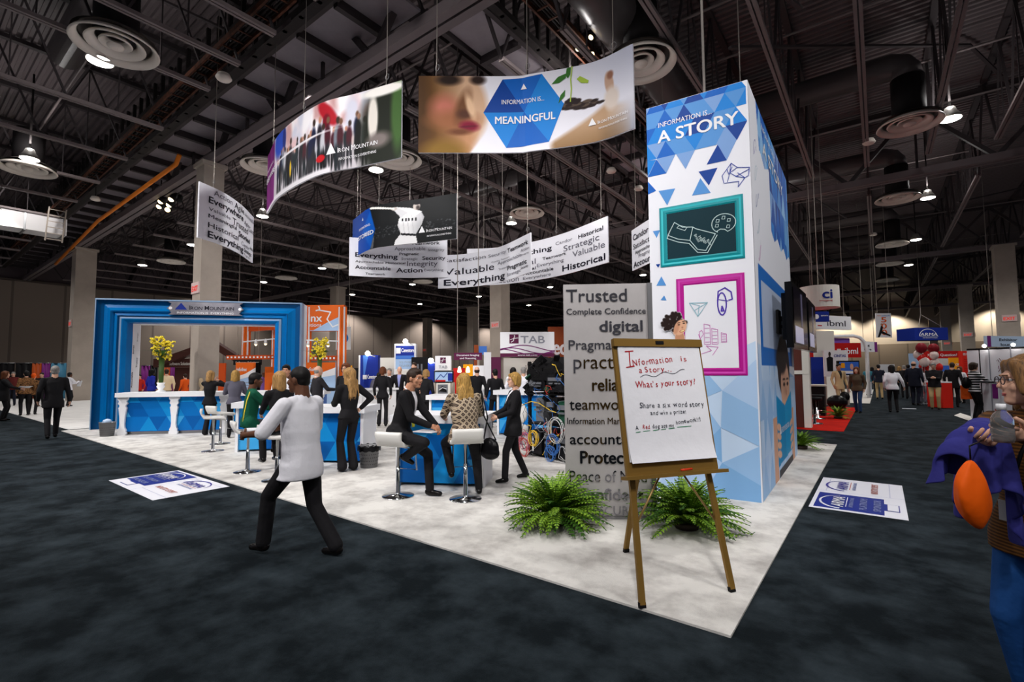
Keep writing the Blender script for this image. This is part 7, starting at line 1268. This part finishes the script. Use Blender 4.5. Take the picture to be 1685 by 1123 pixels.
g.poly([(W*.05, H*.02), (W*.2, H*.3), (W*.3, H*.5), (W*.42, H*.42), (W*.36, H*.26), (W*.9, H*.1), (W*.88, H*.04), (W*.3, H*.17), (W*.15, .0)], 'suit_black', 2); g.disc(W*.33, H*.54, W*.06, H*.045, 'skin_tan', 3); g.build('print', f, t, .006)
# hanging blue box sign
p0, p1 = D(1505, 550, 30), D(1560, 550, 30); z0, z1 = D(1505, 560, 30).z, D(1505, 539.5, 30).z; t = root('hanging_box_sign', 'blue hanging box sign with a white arc and letters above the balloons', 'sign', (p0+p1)/2); b, f, W, n = quad_at(p0, p1, z0, z1, W_) if 0 else quad_at(p0, p1, z0, z1, 1.4); b.build('box', 'stand_blue', t); H = z1-z0; g = Gfx(); g.arc(W*.4, H*.3, W*.26, H*.58, 175, 5, .05, 'white', 1, 20, True); g.text('ARMA', W*.16, H*.34, H*.34, 'white', .03, 2, W*.52, shear=.2); g.text('INTERNATIONAL', W*.24, H*.14, H*.1, 'white', .02, 2, W*.44); g.rect(W*.14, H*.29, W*.7, H*.31, 'white', 2); g.build('lettering', f, t, .006)
q = (p0+p1)/2-n*.7; MB().tube([(q.x, q.y, 12.04), (q.x, q.y, z1+.9), (p0.x+.2, p0.y, z1)], .015, 5).tube([(q.x, q.y, z1+.9), (p1.x-.2, p1.y, z1)], .015, 5).build('suspension_cable', 'cable', t)
# balloons
for i, (x, y, r_, m, lab) in enumerate(((1516, 573, .2, 'balloon_dark', 'dark red balloon at the top of the left cluster'), (1536, 574, .2, 'balloon_dark', 'dark red balloon at the top of the right cluster'), (1511, 584, .18, 'balloon_white', 'white balloon upper left in the left cluster'), (1537, 585, .16, 'balloon_white', 'white balloon below the dark red one on the right'), (1516, 589, .16, 'balloon_red', 'red balloon in the middle of the left cluster'), (1532, 591, .16, 'balloon_red', 'red balloon in the middle of the right cluster'), (1521, 596, .19, 'balloon_white', 'large white balloon low in the left cluster'), (1537, 598, .19, 'balloon_white', 'large white balloon low in the right cluster'), (1520, 603, .18, 'balloon_red', 'lowest red balloon on the left'), (1543, 605, .18, 'balloon_red', 'lowest red balloon on the right'))):
    p = D(x, y, 20.6+.1*(i % 3)); t = root('balloon', lab, 'balloon', p, 'red and white balloons'); MB().ball(p, (r_, r_, r_*1.12), 0, 16).tube([p+Vector((0, 0, -r_*1.1)), p+Vector((0, 0, -r_*1.2))], [.012, .025], 6).build('skin', m, t); MB().tube([p+Vector((0, 0, -r_*1.15)), (p.x, p.y, .02)], .004, 4).build('string', 'white', t)
# red question stand
d = 24; t = root('red_stand', 'red stand with a fascia asking a question, behind the balloons', 'stand', G(1560, 655)); b, f, W, n = quad_at(D(1520, 600, d), D(1583, 600, d), D(1550, 590, d).z, D(1550, 578, d).z, .4); o = b.build('fascia', 'stand_red', t); H = D(1550, 578, d).z-D(1550, 590, d).z; g = Gfx(); g.text('Have a Question?', W*.12, H*.3, H*.5, 'white', .02, 1, W*.76); g.build('lettering', f, o, .006)
for x in (1522, 1582): p = D(x, 600, d+.2); MB().box((p.x-.12, p.y-.12, .02), (p.x+.12, p.y+.12, D(x, 590, d).z)).build('post', 'stand_red', t)
b, f, W, n = quad_at(D(1530, 600, d+2), D(1583, 600, d+2), .02, 2.4, .1); b.build('back_wall', 'offwhite', t)
a = G(1549, 660); b = MB(); c0_, c1_ = D(1550, 640, 19.0), D(1567, 640, 19.0); b, f, W, n = quad_at(c0_, c1_, .02, 1.0, .7); b.build('counter', 'stand_red_bright', t); b, f, W, n = quad_at(c0_, c1_, 1.0, 1.05, .8); b.build('counter_top', 'white', t)
t, f, W, H, n = sign('display_board', 'tall bright red panel with fine print beside the white stand', 'panel', (1583, 578, 1597, 650), 22, 'stand_red_bright', .2); g = Gfx(); g.text('ITS YOU', W*.1, H*.9, .14, 'white', .03, 1, W*.8)
for k in range(9): g.rect(W*.15, H*(.8-.05*k), W*.8, H*(.815-.05*k), 'stand_red', 1)
g.build('print', f, t, .006); t, f, W, H, n = sign('display_board', 'glowing gold panel inside the red stand', 'panel', (1563, 589, 1580, 608), 23, 'stand_gold', .1, post=True); g = Gfx(); g.text('CW', W*.5, H*.3, H*.3, 'white', .03, 1, W*.4); g.build('lettering', f, t, .006); t, f, W, H, n = sign('stand_screen', 'small blue screen behind the balloons', 'screen', (1551, 602, 1562, 612), 22, 'screen_blue', post=True)
sign('display_board', 'pale grey panel left of the balloons', 'panel', (1496, 582, 1512, 640), 27, 'stand_sky'); sign('display_board', 'white double panel far down the aisle', 'panel', (1446, 600, 1472, 636), 40, 'white')
# white stand at the right with dark edge
t = root('white_stand', 'white walled stand behind the woman at the right edge', 'stand', G(1640, 690)); b, f, W, n = quad_at(G(1598, 690), G(1720, 700), .02, D(1598, 574, depth(G(1598, 690))).z, .12); b.build('wall', 'tower_white', t); H = D(1598, 574, depth(G(1598, 690))).z-.02; g = Gfx(); g.rect(0, H-.05, W, H, 'black', 1)
for k in (.18, .32, .62): g.rect(W*k, .05, W*k+.03, H, 'black' if k < .2 else 'grey_text', 1)
rr = random.Random(2)
for k in range(14): x, y = W*rr.uniform(.33, .6), H*rr.uniform(.55, .85); g.line([(x, y), (x+rr.uniform(-.12, .12), y+rr.uniform(-.1, .1))], .015, 'stand_maroon', 1)
g.rect(W*.34, H*.3, W*.42, H*.5, 'stand_purple' if 0 else 'drape_purple', 1); g.rect(W*.36, H*.06, W*.5, H*.16, 'stand_red', 1); g.build('print', f, t, .006)
for k in (.3, .7): p = f(W*k, H+.06)[0]; MB().ball(p+n*.1, .05, 0, 8).build('clip_lamp', 'lamp_glow', t)
MB().add([G(1570, 684, .016), G(1606, 697, .016), G(1612, 690, .016), G(1580, 680, .016)], [(0, 1, 2, 3)]).build('floor_panel', 'offwhite', t)
t, f, W, H, n = sign('hanging_sign', 'lavender hanging sign behind the white stand at the right edge', 'sign', (1624, 553, 1720, 571), 24, 'pale3', .15, d1=25, hang=True); g = Gfx(); g.text('Exhibitor', W*.2, H*.55, H*.34, 'ink', .03, 1, W*.3); g.text('lounge', W*.22, H*.1, H*.34, 'ink', .03, 1, W*.25); g.rect(0, 0, W*.06, H, 'drape_purple', 1); g.build('lettering', f, t, .006)
